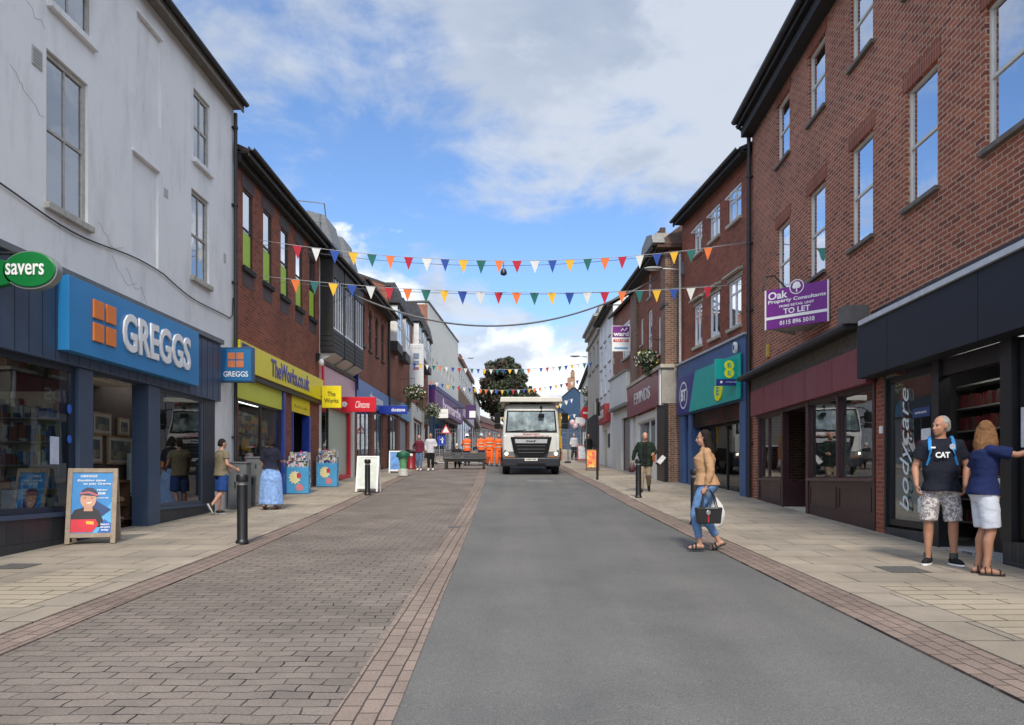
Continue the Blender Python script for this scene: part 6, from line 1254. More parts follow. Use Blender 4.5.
# ---- workers in orange
hiviz=plain('orange hi vis cloth',(.85,.13,.015),.7,var=.12,scale=10); reflect=plain('silver reflective tape',(.5,.5,.42),.4)
def worker(lb,x,y,face,ht,pose,trs=True,helmet=True,hatc=None):
    e,J_,S_=person(lb,(x,y,H(y)+.02),face,ht,False,joints=pose,skin=SKIN_FAIR,hair=('short',(.06,.04,.03)),top=dict(mat=hiviz,sleeve=1.85,hem=.80,loose=.035,name='jacket'),bottom=dict(mat=hiviz if trs else fabric('navy work trousers',(.02,.03,.06)),kind='trousers',len=.95,loose=.03),shoes=(.02,.015,.012),vox=.026,group='road workers in orange')
    m=MB()
    for z in (1.02,1.20): m.lathe([(.215,z-.025),(.218,z-.02),(.218,z+.02),(.215,z+.025)],n=24)
    m.v=[(v[0]*S_,v[1]*S_*.74,v[2]*S_) for v in m.v]; m.build('reflective_band',reflect,e)
    if helmet:
        m=MB(); m.lathe([(.125,1.655),(.14,1.65),(.112,1.68),(.105,1.73),(.07,1.775),(.0,1.79)],n=18); m.v=[(v[0]*S_,(v[1]+.01)*S_,v[2]*S_) for v in m.v]; m.build('helmet',hatc or white_clean,e,smooth=True)
walk1=dict(knL=(-.10,.10,.5),anL=(-.10,.10,.088),anR=(.10,-.16,.12),wrR=(.26,.16,.95)); walk2=dict(knR=(.10,.10,.5),anR=(.10,.10,.088),anL=(-.10,-.16,.12),wrL=(-.26,.16,.95))
worker('bareheaded worker in full orange suit, tallest in the middle of the group',-1.2,39.6,R(185),1.80,walk1,helmet=False)
worker('worker in orange suit and navy trousers nearest the lorry',-.68,39.2,R(170),1.72,walk2,trs=True,helmet=False)
worker('worker in orange jacket with white helmet behind the others, left of the group',-1.72,41.5,R(200),1.72,walk1,trs=False,hatc=plain('grey helmet',(.4,.45,.5),.4))
worker('worker in orange vest standing over the machine behind the bench',-2.45,40.3,R(20),1.70,dict(elL=(-.25,.12,1.18),wrL=(-.2,.35,1.10),elR=(.25,.12,1.18),wrR=(.2,.35,1.10)),trs=False)
# ---- seated person on the bench seen from behind
person('white haired person in dark coat sitting on the bench, back to the street',(-2.74,36.75,H(36.7)-.38),R(0),1.65,False,joints=dict(hiL=(-.09,0,.90),hiR=(.09,0,.90),knL=(-.11,.40,.88),knR=(.11,.40,.88),anL=(-.11,.42,.47),anR=(.11,.42,.47),wrL=(-.1,.3,1.0),wrR=(.1,.3,1.0),elL=(-.26,.05,1.13),elR=(.26,.05,1.13)),skin=SKIN_FAIR,hair=('short',(.55,.55,.54)),top=dict(mat=fabric('charcoal coat',(.02,.02,.025)),sleeve=1.9,hem=.86,loose=.03,name='coat'),bottom=dict(mat=fabric('dark trousers',(.02,.02,.024)),kind='trousers',len=.95),shoes=(.02,.02,.02),vox=.026)
# ---- far figures on the right pavement
person('distant person in white jacket and black trousers beyond the lorry',(4.15,49.5,H(49.5)+PAVE),R(190),1.78,False,joints=walk1,skin=SKIN_FAIR,hair=('short',(.5,.45,.4)),top=dict(mat=fabric('white grey jacket',(.52,.52,.54)),sleeve=1.9,hem=.85,loose=.06,name='jacket'),bottom=dict(mat=fabric('black leggings',(.012,.012,.014)),kind='trousers',len=.95,loose=.02),shoes=(.03,.03,.03),vox=.026)
person('distant person in dark coat standing behind the orange pavement board',(4.55,44.0,H(44)+PAVE),R(180),1.74,True,skin=SKIN_FAIR,hair=('short',(.06,.04,.03)),top=dict(mat=fabric('black coat',(.015,.014,.016)),sleeve=1.9,hem=.70,loose=.05,name='coat'),bottom=dict(mat=fabric('black leggings',(.012,.012,.014)),kind='trousers',len=.95),shoes=(.03,.03,.03),vox=.026)
# ================================================================ STREET FURNITURE
def bollard(x,y,lb,h=1.02):
    e=empty('bollard',(x,y,H(y)+PAVE),0,lb,'bollard','black bollards along the pavement edges')
    MB().lathe([(0,0),(.095,0),(.095,.03),(.080,.05),(.076,.06),(.076,h-.16),(.0,h-.16)],n=24).build('post',black,e,smooth=True)
    MB().lathe([(0,h-.159),(.062,h-.159),(.062,h-.115),(0,h-.115)],n=24).build('neck_band',plain('silver grey band',(.25,.25,.25),.5,metal=.3),e,smooth=True)
    MB().lathe([(0,h-.114),(.083,h-.114),(.088,h-.10),(.088,h-.03),(.078,h-.005),(.05,h),(0,h)],n=24).build('cap',black,e,smooth=True)
bollard(-3.99,10.95,'nearest black bollard on the left pavement, before the blue lane of shops')
bollard(3.36,13.6,'black bollard just behind the woman in the tan jumper')
bollard(3.40,19.9,'black bollard in front of the man in the green jacket',1.04)
bollard(-4.07,20.85,'black bollard standing in front of the white pavement board',1.0)
def aboard(name,x,y,rz,lb,w_,h_,framem,facem,tilt=.22,backm=None,framew=.06,grp=None):
    e=empty(name,(x,y,H(y)+PAVE),rz,lb,'pavement board',grp)
    for sg,nm in ((-1,'front_panel'),(1,'back_panel')):
        Mt=Matrix.Translation((0,sg*tilt,0))@Matrix.Rotation(sg*math.atan2(tilt,h_),4,'X')
        m=MB().box(-w_/2,-w_/2+framew,-.02,.02,0,h_,M=Mt).box(w_/2-framew,w_/2,-.02,.02,0,h_,M=Mt).box(-w_/2+framew,w_/2-framew,-.018,.018,h_-framew,h_,M=Mt).box(-w_/2+framew,w_/2-framew,-.018,.018,.09,.09+framew,M=Mt)
        o=m.build('frame' if sg<0 else 'back_frame',framem,e,bevel=.004)
        MB().box(-w_/2+framew,w_/2-framew,-.006,.006,.09+framew,h_-framew,M=Mt).build(nm,facem if sg<0 else (backm or facem),e)
    return e,Matrix.Translation((0,-tilt,0))@Matrix.Rotation(-math.atan2(tilt,h_),4,'X')
bp=plain('blue poster',(.03,.22,.52),.4,var=.12,scale=2)
e,Mt=aboard('pavement_board',-6.22,11.0,R(17),'wooden pavement board with blue recruitment poster of smiling worker','' or .66,1.12,wood,bp,tilt=.20,backm=wood_brown,framew=.065)
def onb(name,mat,poly,y0,y1): 
    m=MB(); m.prism(poly,y0,y1,M=Mt); return m.build(name,mat,e)
onb('pale_blue_shape',plain('light poster blue',(.10,.38,.68),.4),[(-.26,.16),(.26,.16),(.265,.62),(.10,.36)],-.009,-.0065)
onb('dark_shape',plain('poster navy',(.015,.05,.16),.4),[(-.05,.42),(.265,.54),(.10,.30)],-.0105,-.0092) if False else onb('dark_shape',plain('poster navy',(.015,.05,.16),.4),[(.02,.66),(.26,.50),(.02,.30)],-.0115,-.0092)
m=MB(); tt=lambda pts:pts
onb('shirt_print',plain('poster black',(.015,.015,.02),.5),[(-.26,.30),(.12,.24),(.16,.34),(.10,.48),(.03,.53),(-.12,.53),(-.22,.50),(-.265,.42)],-.0135,-.0118)
onb('apron_print',plain('poster red',(.6,.02,.04),.4),[(-.262,.17),(.02,.17),(.10,.28),(.06,.36),(-.262,.36)],-.0155,-.0138)
onb('name_badge',plain('poster yellow',(.7,.45,.05),.4),[(-.06,.29),(.04,.28),(.035,.325),(-.065,.335)],-.017,-.0157)
onb('neck_print',plain('poster skin',(.55,.30,.20),.5),[(-.10,.48),(.02,.48),(.0,.60),(-.09,.60)],-.0165,-.0140)
onb('face_print',_M['poster skin'],[(-.045+.105*math.cos(t),.655+.135*math.sin(t)) for t in [k*math.pi/12 for k in range(24)]],-.0195,-.0170)
onb('smile_print',white_clean,[(-.075,.605),(-.045,.59),(-.01,.60),(.015,.625),(-.02,.612),(-.05,.608)],-.021,-.0197)
for xx in (-.09,.0): onb('eye_print',black,[(xx+.012*math.cos(t),.675+.007*math.sin(t)) for t in [k*math.pi/5 for k in range(10)]],-.021,-.0197)
onb('cap_print',plain('poster dark cap',(.03,.04,.08),.5),[(-.155,.72),(.07,.70),(.06,.78),(.01,.825),(-.07,.83),(-.13,.79)],-.0225,-.0198)
onb('cap_peak',plain('poster pink peak',(.45,.12,.14),.5),[(-.165,.725),(-.05,.745),(.09,.69),(.08,.725),(-.04,.775),(-.15,.755)],-.024,-.0227)
onb('blue_diamond',plain('poster royal',(.02,.12,.42),.4),[(.09,.16),(.26,.16),(.262,.30),(.17,.36)],-.0118,-.0095)
for s_,r_ in (('GREGGS',(-.16,.06,.985,1.02)),('Exciting time',(-.20,.17,.915,.955)),('to join Greggs',(-.12,.245,.865,.905)),('Hiring',(.06,.20,.775,.81)),('now',(.08,.18,.725,.76)),('Apply in store today',(.02,.22,.66,.69))):
    fit('lettering',s_,letter_white,e,r_,-.0095,.003,bold=.02,shear=.15,M=Mt)
fit('lettering','Search\ncareers\ntoday',letter_white,e,(.12,.25,.18,.30),-.0122,.003,bold=.02,M=Mt)
MB().tube([(.33,-.08,.62),(.33,.1,.62)],.006,6).build('stay_cord',steel,e)
e,Mt=aboard('pavement_board',-4.25,21.9,R(-2),'plain white pavement board behind a bollard, left pavement','' or .66,1.08,white_clean,plain('blank white board',(.58,.62,.58),.5),tilt=.24,framew=.05)
e,Mt=aboard('pavement_board',-5.0,32.0,R(5),'white framed pavement board with blue poster outside the grey shutter','' or .62,.98,white_clean,plain('blue swirling poster',(.05,.2,.5),.4,var=.6,scale=4),tilt=.22,framew=.05)
e,Mt=aboard('pavement_board',3.75,34.4,R(-4),'orange printed pavement board on the right pavement','' or .62,1.0,wood_brown,goodsmat('orange print',[(.7,.15,.02),(.75,.3,.03),(.6,.08,.02),(.7,.45,.1),(.7,.2,.02)],(7,7,7)),tilt=.22,framew=.045)
e,Mt=aboard('pavement_board',4.45,47.0,R(0),'white pavement board with red trim farther along the right pavement','' or .6,1.05,plain('red board frame',(.5,.03,.04),.5),plain('white board face',(.6,.62,.65),.5,var=.3,scale=7),tilt=.22,framew=.06)
# bench
e=empty('bench',(-2.3,36.2,H(36.2)+PAVE),R(1),'long black slatted bench standing in the paved lane','bench')
for k,n_ in ((0,'seat'),):
    m=MB(); [m.box(-1.06,1.06,-.30+.13*q,-.20+.13*q,.42,.47) for q in range(6)]; m.build('seat',timber_black,e,bevel=.008)
m=MB(); [m.box(-1.06,1.06,-.36-.02*q,-.325-.02*q,.44+.115*q,.54+.115*q) for q in range(3)]; m.build('backrest',plain('grey black slats',(.07,.07,.075),.55,var=.25),e,bevel=.008)
MB().box(-.45,-.25,-.40,-.381,.66,.70).build('plaque',steel,e)
for x_ in (-.92,.92):
    for y_ in (-.28,.36): MB().box(x_-.06,x_+.06,y_-.05,y_+.05,0,.42).build('leg',timber_black,e)
MB().box(-1.0,1.0,-.3,-.24,.33,.418).box(-1.0,1.0,.32,.38,.33,.418).build('rail',timber_black,e)
# green and white stand on the left pavement + dark red post box
e=empty('street_bin',(-4.38,29.8,H(29.8)+PAVE),0,'green banded street bin with white base, before the blue poster board','bin')
MB().lathe([(0,0),(.20,0),(.20,.26),(.17,.28),(.0,.28)],n=20).build('base',plain('dirty white plastic',(.5,.5,.47),.6,var=.2),e,smooth=True)
MB().lathe([(0,.281),(.13,.281),(.15,.55),(.22,.75),(0,.75)],n=20).build('body',plain('green white printed drum',(.12,.32,.17),.5,var=.5,scale=7),e,smooth=True); MB().lathe([(0,.751),(.27,.751),(.29,.80),(.25,.93),(.10,1.0),(0,1.0)],n=20).build('hood',plain('dark green hood',(.01,.10,.05),.4),e,smooth=True)
e=empty('pillar_box',(-4.85,35.6,H(35.6)+PAVE),0,'dark red upright box with black top by the white shopfront','post box')
MB().lathe([(0,0),(.25,0),(.25,.06),(.22,.1),(.22,.78),(0,.78)],n=20).build('body',plain('dark red paint',(.22,.012,.02),.4),e,smooth=True); MB().lathe([(0,.781),(.24,.781),(.25,.85),(.2,.92),(0,.95)],n=20).build('cap',black,e,smooth=True); MB().box(-.1,.1,-.228,-.2,.62,.74).build('plate',white_clean,e)
# right: black signpost with box seen edge-on
e=empty('sign_post',(3.15,27.3,H(27.3)+PAVE),0,'tall thin black post with grey control box near its top, right kerb','post')
MB().tube([(0,0,0),(0,0,2.95)],.045,12).build('pole',black,e,smooth=True); MB().lathe([(0,2.95),(.06,2.95),(.05,3.0),(0,3.02)],n=12).build('cap',black,e); MB().box(-.13,-.05,-.10,.10,2.40,2.82).build('control_box',plain('grey green box',(.15,.16,.15),.6),e,bevel=.01); MB().box(.05,.10,-.16,.16,2.36,2.86).build('sign_plate',black_matt,e,bevel=.005)
e=empty('no_entry_sign',(5.0,49.5,H(49.5)+PAVE),0,'round red road sign on a pole with white plate, right pavement','road sign')
MB().tube([(0,0,0),(0,0,3.5)],.035,10).build('pole',steel,e,smooth=True); MB().prism(circ(0,3.15,.42,0,0),-.06,-.04).build('disc',plain('red road sign',(.6,.02,.02),.4),e); MB().box(-.26,.26,-.068,-.061,3.09,3.21).build('white_bar',white_clean,e); MB().box(-.75,-.1,-.036,-.03,2.45,2.85).build('white_plate',white_clean,e)
e=empty('balloon_stall',(5.0,55,H(55)+PAVE),0,'cluster of pale pink round balloons over the distant pavement','balloons')
for k,(dx,dz) in enumerate(((-.5,2.6),(-.1,2.75),(.2,2.5),(-.3,2.35))): 
    MB().ell((dx,0,dz),(.22,.2,.26),14,10).build('balloon',plain('pale pink balloon',(.6,.42,.45),.4),e,smooth=True)
MB().tube([(-.2,0,0),(-.2,0,2.3)],.015,6).build('stick',steel,e)
# street lamps
def walllamp(p0,p1,lb,grp='street lamps on the buildings',pole=None):
    e=empty('street_lamp',p0,0,lb,'street lamp',grp); d=Vector(p1)-Vector(p0); s_=1 if d.x>0 else -1
    MB().tube([(0,0,0),tuple(d)],.03,8).build('arm',steel,e,smooth=True)
    m=MB(); m.ell((d.x+s_*.25,d.y,d.z+.01),(.34,.13,.065),14,8); m.build('lamp_head',plain('grey lamp casing',(.30,.30,.30),.5),e,smooth=True); MB().ell((d.x+s_*.27,d.y,d.z-.035),(.22,.09,.04),12,6).build('lens',plain('lamp lens',(.6,.6,.55),.2),e,smooth=True)
    if pole: MB().tube([(0,0,pole[0]),(0,0,pole[1])],.045,10).build('pole',plain('pale grey pole',(.45,.45,.44),.5),e,smooth=True); MB().box(.02,.16,-.05,.05,-.16,.28).build('junction_box',grey_paint,e,bevel=.01)
walllamp((5.82,25.6,8.62),(5.15,25.6,8.66),'white lamp column with short arm above the jeweller and phone shops',pole=(-3.2,.55))
walllamp((4.9,48.2,9.3),(4.35,48.2,9.35),'distant lamp arm high on the right hand stone building')
walllamp((-5.1,73,13.2),(-4.3,73,13.25),'distant lamp arm high on the left beyond the cream block')
# flower baskets
leafd=[plain('dark basket leaf',(.020,.045,.018),.7,var=.4),plain('mid basket leaf',(.05,.10,.03),.7,var=.3),plain('white flower',(.62,.60,.52),.6),plain('yellow flower',(.55,.48,.08),.6),plain('pink flower',(.45,.12,.18),.6)]
def foliage(mb,c,r,n,size,rr,mats=(0,1),wts=(1,1),droop=0):
    for k in range(n):
        while True:
            p=Vector((rr.uniform(-1,1),rr.uniform(-1,1),rr.uniform(-1,1)))
            if .25<p.length<1: break
        p=Vector((p.x*r[0],p.y*r[1],p.z*r[2]-droop*abs(p.x)))+Vector(c)
        a=Vector((rr.gauss(0,1),rr.gauss(0,1),rr.gauss(0,1))).normalized(); b=a.cross(Vector((rr.gauss(0,1),rr.gauss(0,1),rr.gauss(0,1)))).normalized(); s_=size*rr.uniform(.6,1.4)
        mb.cur=rr.choices(mats,wts)[0]; mb.add([p-a*s_,p+b*s_*.55,p+a*s_,p-b*s_*.55],[(0,1,2,3)])
def basket(x,y,Z,r,lb,seed,trail=.7,wcol=(0,1,2,3),wt=(5,4,3,.4),side=1):
    e=empty('flower_basket',(x,y,Z),0,lb,'flower basket','hanging flower baskets'); rr=random.Random(seed)
    MB().lathe([(0,-.28),(.14,-.24),(.24,-.08),(.27,.0),(0,.0)],n=16).build('pot',black_matt,e); m=MB()
    foliage(m,(0,0,.08),(r,r*.8,r*.72),900,.055,rr,wcol,wt)
    for k in range(7):
        a=rr.uniform(0,6.3); foliage(m,(r*.6*math.cos(a),r*.5*math.sin(a),-trail*.5),(.10,.10,trail*.55),70,.045,rr,(0,1),(2,1))
    m.build('flowers',leafd,e,norecalc=True)
    MB().tube([(side*(r+.6),.0,.75),(0,0,.85),(0,0,0)],.015,6).build('bracket',gutter,e)
basket(-5.35,40.6,6.05,.62,'large basket of white flowers above the blue fascia on the left',1,.95,side=-1)
basket(-5.45,50.5,6.0,.68,'second basket of white flowers by the white projecting sign on the left',2,.9,side=-1)
basket(5.05,27.5,5.75,.52,'large basket of dark leaves and cream flowers over the jeweller sign',3,.55,(0,1,2,3,4),(7,4,2.2,.8,.6),side=1)
basket(5.95,57,8.0,.62,'distant dark flower basket by the red road sign',4,1.0,side=1)
# bunting
COLS={'r':(.42,.012,.035),'w':(.62,.63,.62),'b':(.015,.06,.30),'y':(.72,.42,.03),'g':(.01,.12,.11),'o':(.72,.17,.04)}
FL={k:plain({'r':'crimson','w':'white','b':'blue','y':'amber','g':'dark green','o':'orange'}[k]+' pennant cloth',c,.8,var=.06) for k,c in COLS.items()}
def bunting(P0,P1,sag,n,seq,lb,w_=.25,h_=.34,t0=.02,t1=.98,jit=1,r=.008):
    P0,P1=Vector(P0),Vector(P1); e=empty('bunting',P0,0,lb,'bunting','strings of triangular bunting across the street'); rr=random.Random(n)
    f=lambda t:(P1-P0)*t+Vector((0,0,-4*sag*t*(1-t)))
    MB().tube([f(k/40) for k in range(41)],r,5).build('cord',plain('pale cord',(.35,.35,.36),.7),e)
    for k in range(n):
        t=t0+(t1-t0)*k/(n-1); c=f(t); d=(P1-P0).normalized(); tw=rr.uniform(-.25,.25)*jit; sw_=rr.uniform(-.06,.06)*jit
        dn=Vector((sw_*.5,math.sin(tw)*.3,-1)).normalized(); wd=w_*rr.uniform(.92,1.05)
        a,b_=c-d*wd/2,c+d*wd/2; tip=c+dn*h_*rr.uniform(.95,1.05)
        o=Vector((0,.0015,0)); vs=[a-o,b_-o,tip-o,a+o,b_+o,tip+o]
        m=MB().add(vs,[(0,1,2),(5,4,3),(0,3,4,1),(1,4,5,2),(2,5,3,0)]); m.build('pennant',FL[seq[k%len(seq)]],e)
bunting((-6.45,18.9,7.50),(6.50,20.1,7.85),.53,24,'rwbygorwbygorwbygorwbygorwbygo','upper string of coloured bunting, nearest across the street',t0=.073,t1=.907)
bunting((-6.45,19.3,6.68),(6.40,20.6,6.82),.33,26,'ogybwrogybwrogybwrogybwro','lower string of coloured bunting, nearest across the street',t0=.08,t1=.935) if False else bunting((-6.45,19.3,6.68),(6.40,20.6,6.82),.33,24,'ogybwr','lower string of coloured bunting, nearest across the street',t0=.061,t1=.924)
bunting((-6.0,43,8.15),(5.0,44,8.35),.45,29,'bywgowbrwgbywg','first distant bunting string, highest over the lorry',.22,.30,t0=.03,t1=.97,r=.012)
bunting((-6.0,52,8.3),(5.0,53,8.5),.75,28,'owbygrwbyo','second distant bunting string crossing in front of the tree',.24,.32,t0=.03,t1=.97,r=.012)
bunting((-5.0,72,8.0),(6.0,73,9.3),1.2,26,'wbwywg','third distant bunting string low behind the lorry roof',.3,.4,t0=.3,t1=.97,r=.012)
bunting((2.0,84,10.2),(7,86,10.6),.3,8,'wyww','small pale bunting string in front of the blue gable',.35,.45,r=.012)
bunting((2.0,80,8.2),(7,82,8.5),.3,8,'wwyw','lower pale bunting string in front of the blue gable',.35,.45,r=.012)
bunting((-5.9,57,11.9),(-5.9,46,8.6),.3,7,'bywybw','short bunting string beside the cream block wall',.3,.42,r=.012)
# overhead cables
def cable(P0,P1,sag,lb,r=.02,n=40,bend=None):
    P0,P1=Vector(P0),Vector(P1); m=MB(); m.tube([(P1-P0)*t+Vector((0,0,-4*sag*t*(1-t)+(bend(t) if bend else 0))) for t in [k/n for k in range(n+1)]],r,6); o=m.build('overhead_cable',plain('grey cable',(.12,.12,.13),.7),None,smooth=True,loc=tuple(P0)); tag(o,lb,'cable'); return o
cable((-6.2,27.2,8.33),(5.45,27.8,8.93),1.55,'thick grey sagging cable slung across the street below the bunting',.035)
cable((-6.45,19.0,7.42),(6.45,20.15,7.9),.62,'thin wire running just under the upper bunting string',.007)
cable((-6.45,19.4,6.6),(6.40,20.7,6.9),.35,'thin wire running just under the lower bunting string',.007)
e=empty('hanging_lamp',(-.22,19.5,6.93),0,'small dark lamp hanging from the wire at mid street','lamp'); MB().tube([(0,0,.18),(0,0,.02)],.008,6).build('wire',black,e); MB().lathe([(0,.02),(.05,.0),(.085,-.08),(.085,-.14),(.04,-.17),(0,-.17)],n=14).build('lamp_head',black,e,smooth=True)
# dead bracket boards on right: agent sign
e=empty('agent_board',(4.72,32.0,7.45),0,'purple and white estate agent board projecting above the shutter','sign board')
MB().box(-.40,.40,-.02,.02,-.55,.55).build('board_panel',white_clean,e); MB().box(-.38,.36,-.026,-.021,.05,.53).build('purple_field',plain('agent purple',(.16,.02,.20),.4),e); fit('lettering','ward',letter_white,e,(-.34,.32,.1,.3),-.027,.003,bold=.03)
MB().prism([(-.02,.33),(.06,.46),(.14,.35),(.24,.48),(.28,.44),(.15,.31),(.07,.40),(.0,.30)],-.032,-.027).build('wave_emblem',letter_white,e)
MB().box(-.34,.32,-.026,-.021,-.15,-.03).build('red_field',plain('agent red',(.5,.04,.05),.4),e); fit('lettering','01332 ... 0',plain('agent blue',(.12,.30,.55),.4),e,(-.3,.3,-.45,-.36),-.021,.003) if False else fit('lettering','TO LET',letter_white,e,(-.28,.26,-.13,-.05),-.027,.003,bold=.03)
MB().box(-.3,.28,-.024,-.021,-.46,-.38).build('blue_line',plain('agent blue',(.12,.30,.55),.4),e); MB().box(.36,.7,-.015,.015,.3,.34).build('bracket',steel,e)
# site fencing
def fence(x0,x1,y,lb,n):
    e=empty('barrier_fence',((x0+x1)/2,y,H(y)),0,lb,'fence','steel mesh fence runs closing the roadworks'); W_=(x1-x0); 
    for k in range(n):
        a=-W_/2+W_*k/n+.03; b=-W_/2+W_*(k+1)/n-.03; m=MB()
        m.tube([(a,0,.08),(a,0,2.0),(b,0,2.0),(b,0,.08),(a,0,.12)],.025,6)
        fr=m.build('panel_frame',steel,e); m=MB(); q=a+.12
        while q<b: m.box(q-.004,q+.004,-.004,.004,.12,2.0); q+=.12
        for z in (.35,.75,1.1,1.5,1.8): m.box(a,b,-.005,.005,z,z+.01)
        m.build('mesh',steel,fr); MB().box(a-.22,a+.12,-.3,.3,0,.13).build('foot_block',black_matt,e)
fence(-4.4,-.2,42.2,'left run of steel mesh site fence behind the bench and workers',3); fence(2.2,4.4,43.5,'right run of steel mesh site fence beside the lorry',2)
# digger hint behind bench
e=empty('plate_compactor',(-2.05,40.6,H(40.6)),0,'small dark works machine in front of the worker in the orange vest','machine')
MB().box(-.45,.45,-.3,.3,.08,.16).build('base_plate',steel,e); MB().box(-.3,.3,-.25,.25,.2,.62).build('engine',black_matt,e,bevel=.04); MB().tube([(.3,0,.3),(.6,0,.95),(.75,0,1.0)],.02,6).build('handle',black,e); MB().lathe([(0,.62),(.12,.62),(.12,.72),(0,.74)],n=12).build('filter_cap',plain('yellow plant paint',(.7,.42,.02),.4),e)
e=empty('info_sign',(-4.35,46,H(46)+PAVE),0,'blue and white pedestrian sign on a stand before the purple shop','road sign'); MB().box(-.25,.25,-.01,.01,1.0,1.6).build('plate',royal,e); MB().box(-.02,.06,-.016,-.011,1.15,1.5).box(-.12,.12,-.016,-.011,1.35,1.4).build('symbol',letter_white,e); MB().box(-.2,-.16,-.02,.02,0,1.0).box(.16,.2,-.02,.02,0,1.0).build('leg',steel,e)
e=empty('info_sign',(-3.75,42.0,H(42)),0,'white triangular works sign fixed to the site fence','road sign'); MB().prism([(-.3,1.75),(.3,1.75),(0,2.3)],-.06,-.035).build('plate',plain('red sign border',(.5,.03,.03),.4),e); MB().prism([(-.2,1.81),(.2,1.81),(0,2.17)],-.066,-.061).build('white_field',white_clean,e)

# ================================================================ LORRY
LX,LY=.80,31.0
e=empty('tipper_lorry',(LX,LY,H(31.5)+.0),R(0),'white tipper lorry with headlights on facing the camera in the road','lorry'); lorry=e
e.rotation_euler=(math.atan2(H(38)-H(31.5),6.5),0,R(0))
wp=plain('white lorry paint',(.66,.67,.64),.28,var=.03,coat=.3,dirt=((.35,.33,.29),.3)); dkp=plain('dark grey bumper plastic',(.018,.02,.027),.5,var=.15); blkp=plain('black grille plastic',(.010,.010,.011),.7,spec=.2)
def crow(x,y,z,c): return (x,y,z)
m=MB()   # cab shell: rounded plan, slight taper towards the roof
def cabrow(z,w_,yf,r=.16):
    pts=[]
    for cx_,cy_,a0 in ((-w_+r,yf+r,math.pi),(w_-r,yf+r,1.5*math.pi)):
        for k in range(6): a=a0+k*math.pi/10; pts.append((cx_+r*math.cos(a),cy_+r*math.sin(a),z))
    pts+=[(w_,1.9,z),(-w_,1.9,z)]; return pts
m.ring([cabrow(.95,1.20,.02),cabrow(1.45,1.21,0),cabrow(1.72,1.20,.0),cabrow(2.55,1.13,.16),cabrow(2.78,1.10,.24,.2),cabrow(2.92,1.02,.42,.22),cabrow(2.97,.85,.6,.22)]); m.build('cab',wp,e,smooth=True)
sc=MB(); 
def scr(x,z,o=0): # point on windscreen plane
    t=(z-1.72)/(2.55-1.72); return (x,-.012+.16*t-o,z)
sc.add([scr(-1.02,1.80),scr(1.02,1.80),scr(.96,2.62),scr(-.96,2.62)],[(0,1,2,3)]); 
fr_=MB().add([scr(-1.08,1.74,.0),scr(1.08,1.74,.0),scr(1.01,2.67,.0),scr(-1.01,2.67,.0),scr(-1.08,1.74,-.06),scr(1.08,1.74,-.06),scr(1.01,2.67,-.06),scr(-1.01,2.67,-.06)],[(0,1,2,3),(0,4,5,1),(1,5,6,2),(2,6,7,3),(3,7,4,0)]); wsf=fr_.build('windscreen_seal',blkp,e)
m=MB().add([scr(-1.01,1.81,.008),scr(1.01,1.81,.008),scr(.955,2.61,.008),scr(-.955,2.61,.008)],[(0,1,2,3)])
def windscreen_mat():
    m_,nt,b=newmat('windscreen'); b.inputs['Base Color'].default_value=(.10,.14,.15,1); b.inputs['Roughness'].default_value=.04; b.inputs['Specular IOR Level'].default_value=1; l=nt.links
    tc=S(nt,'ShaderNodeTexCoord'); n=S(nt,'ShaderNodeTexNoise'); l.new(tc.outputs['Object'],n.inputs[0]); n.inputs['Scale'].default_value=2.6; n.inputs['Detail'].default_value=5
    l.new(ramp(nt,n.outputs[0],[(.35,(.03,.045,.05)),(.5,(.14,.19,.19)),(.62,(.30,.36,.34))]),b.inputs['Base Color']); b.inputs['Coat Weight'].default_value=1; return m_
m.build('windscreen',windscreen_mat(),e,norecalc=True)
MB().tube([scr(-.85,1.80,.02),scr(-.2,1.86,.03)],.012,6).tube([scr(.0,1.80,.02),scr(.65,1.86,.03)],.012,6).build('wiper',blkp,e)
# grille
m=MB(); 
gp=[(-.86,1.56),(.86,1.56),(.72,.92),(.5,.74),(-.5,.74),(-.72,.92)]; m.prism(gp,-.05,.02); gr=m.build('grille',blkp,e,bevel=.01)
MB().prism([(-.68,1.47),(.68,1.47),(.655,1.30),(-.655,1.30)],-.075,-.051).build('badge_bar',plain('silver badge bar',(.50,.51,.52),.3,metal=.3),e); fit('lettering','DAF',black,e,(-.20,.20,1.345,1.42),-.076,.006,bold=.05)
m=MB(); [m.box(-.60+q*.03,.60-q*.03,-.07,-.051,1.18-q*.14,1.205-q*.14) for q in range(3)]; m.build('grille_bar',plain('dark silver bar',(.15,.15,.16),.3,metal=.5),gr)
for sx in (-1,1):
    MB().prism([(sx*.66,.70),(sx*1.18,.70),(sx*1.20,.95),(sx*.74,.95)],-.06,.04).build('headlight_housing',plain('grey lamp housing',(.18,.18,.18),.3,metal=.2),e)
    hl=MB(); hl.lathe([(0,0),(.06,0),(.065,.02),(0,.03)],n=18); hl.v=[(v[0]+sx*1.03,-.062-v[2],v[1]+.86) for v in hl.v]; hl.build('headlight',plain('lit headlamp',(1,.93,.75),.3,emit=3),e)
    MB().box(sx*.90-.16,sx*.90+.16,-.07,-.061,.73,.77).build('indicator',plain('orange lens',(.5,.15,.02),.3),e)
MB().box(-1.22,1.22,-.05,.3,.32,.70).build('bumper',dkp,e,bevel=.05); MB().box(-1.24,1.24,-.03,.35,.70,.95).build('lower_panel',dkp,e,bevel=.02); MB().box(-.6,.6,-.075,-.051,.38,.46).build('step_slot',blkp,e)
npl=MB().box(-.27,.27,-.075,-.052,.565,.675).build('number_plate',plain('white number plate',(.7,.7,.66),.4),e); fit('lettering','FX66 WJL',black,npl,(-.22,.22,.585,.655),-.0755,.003,bold=.03)
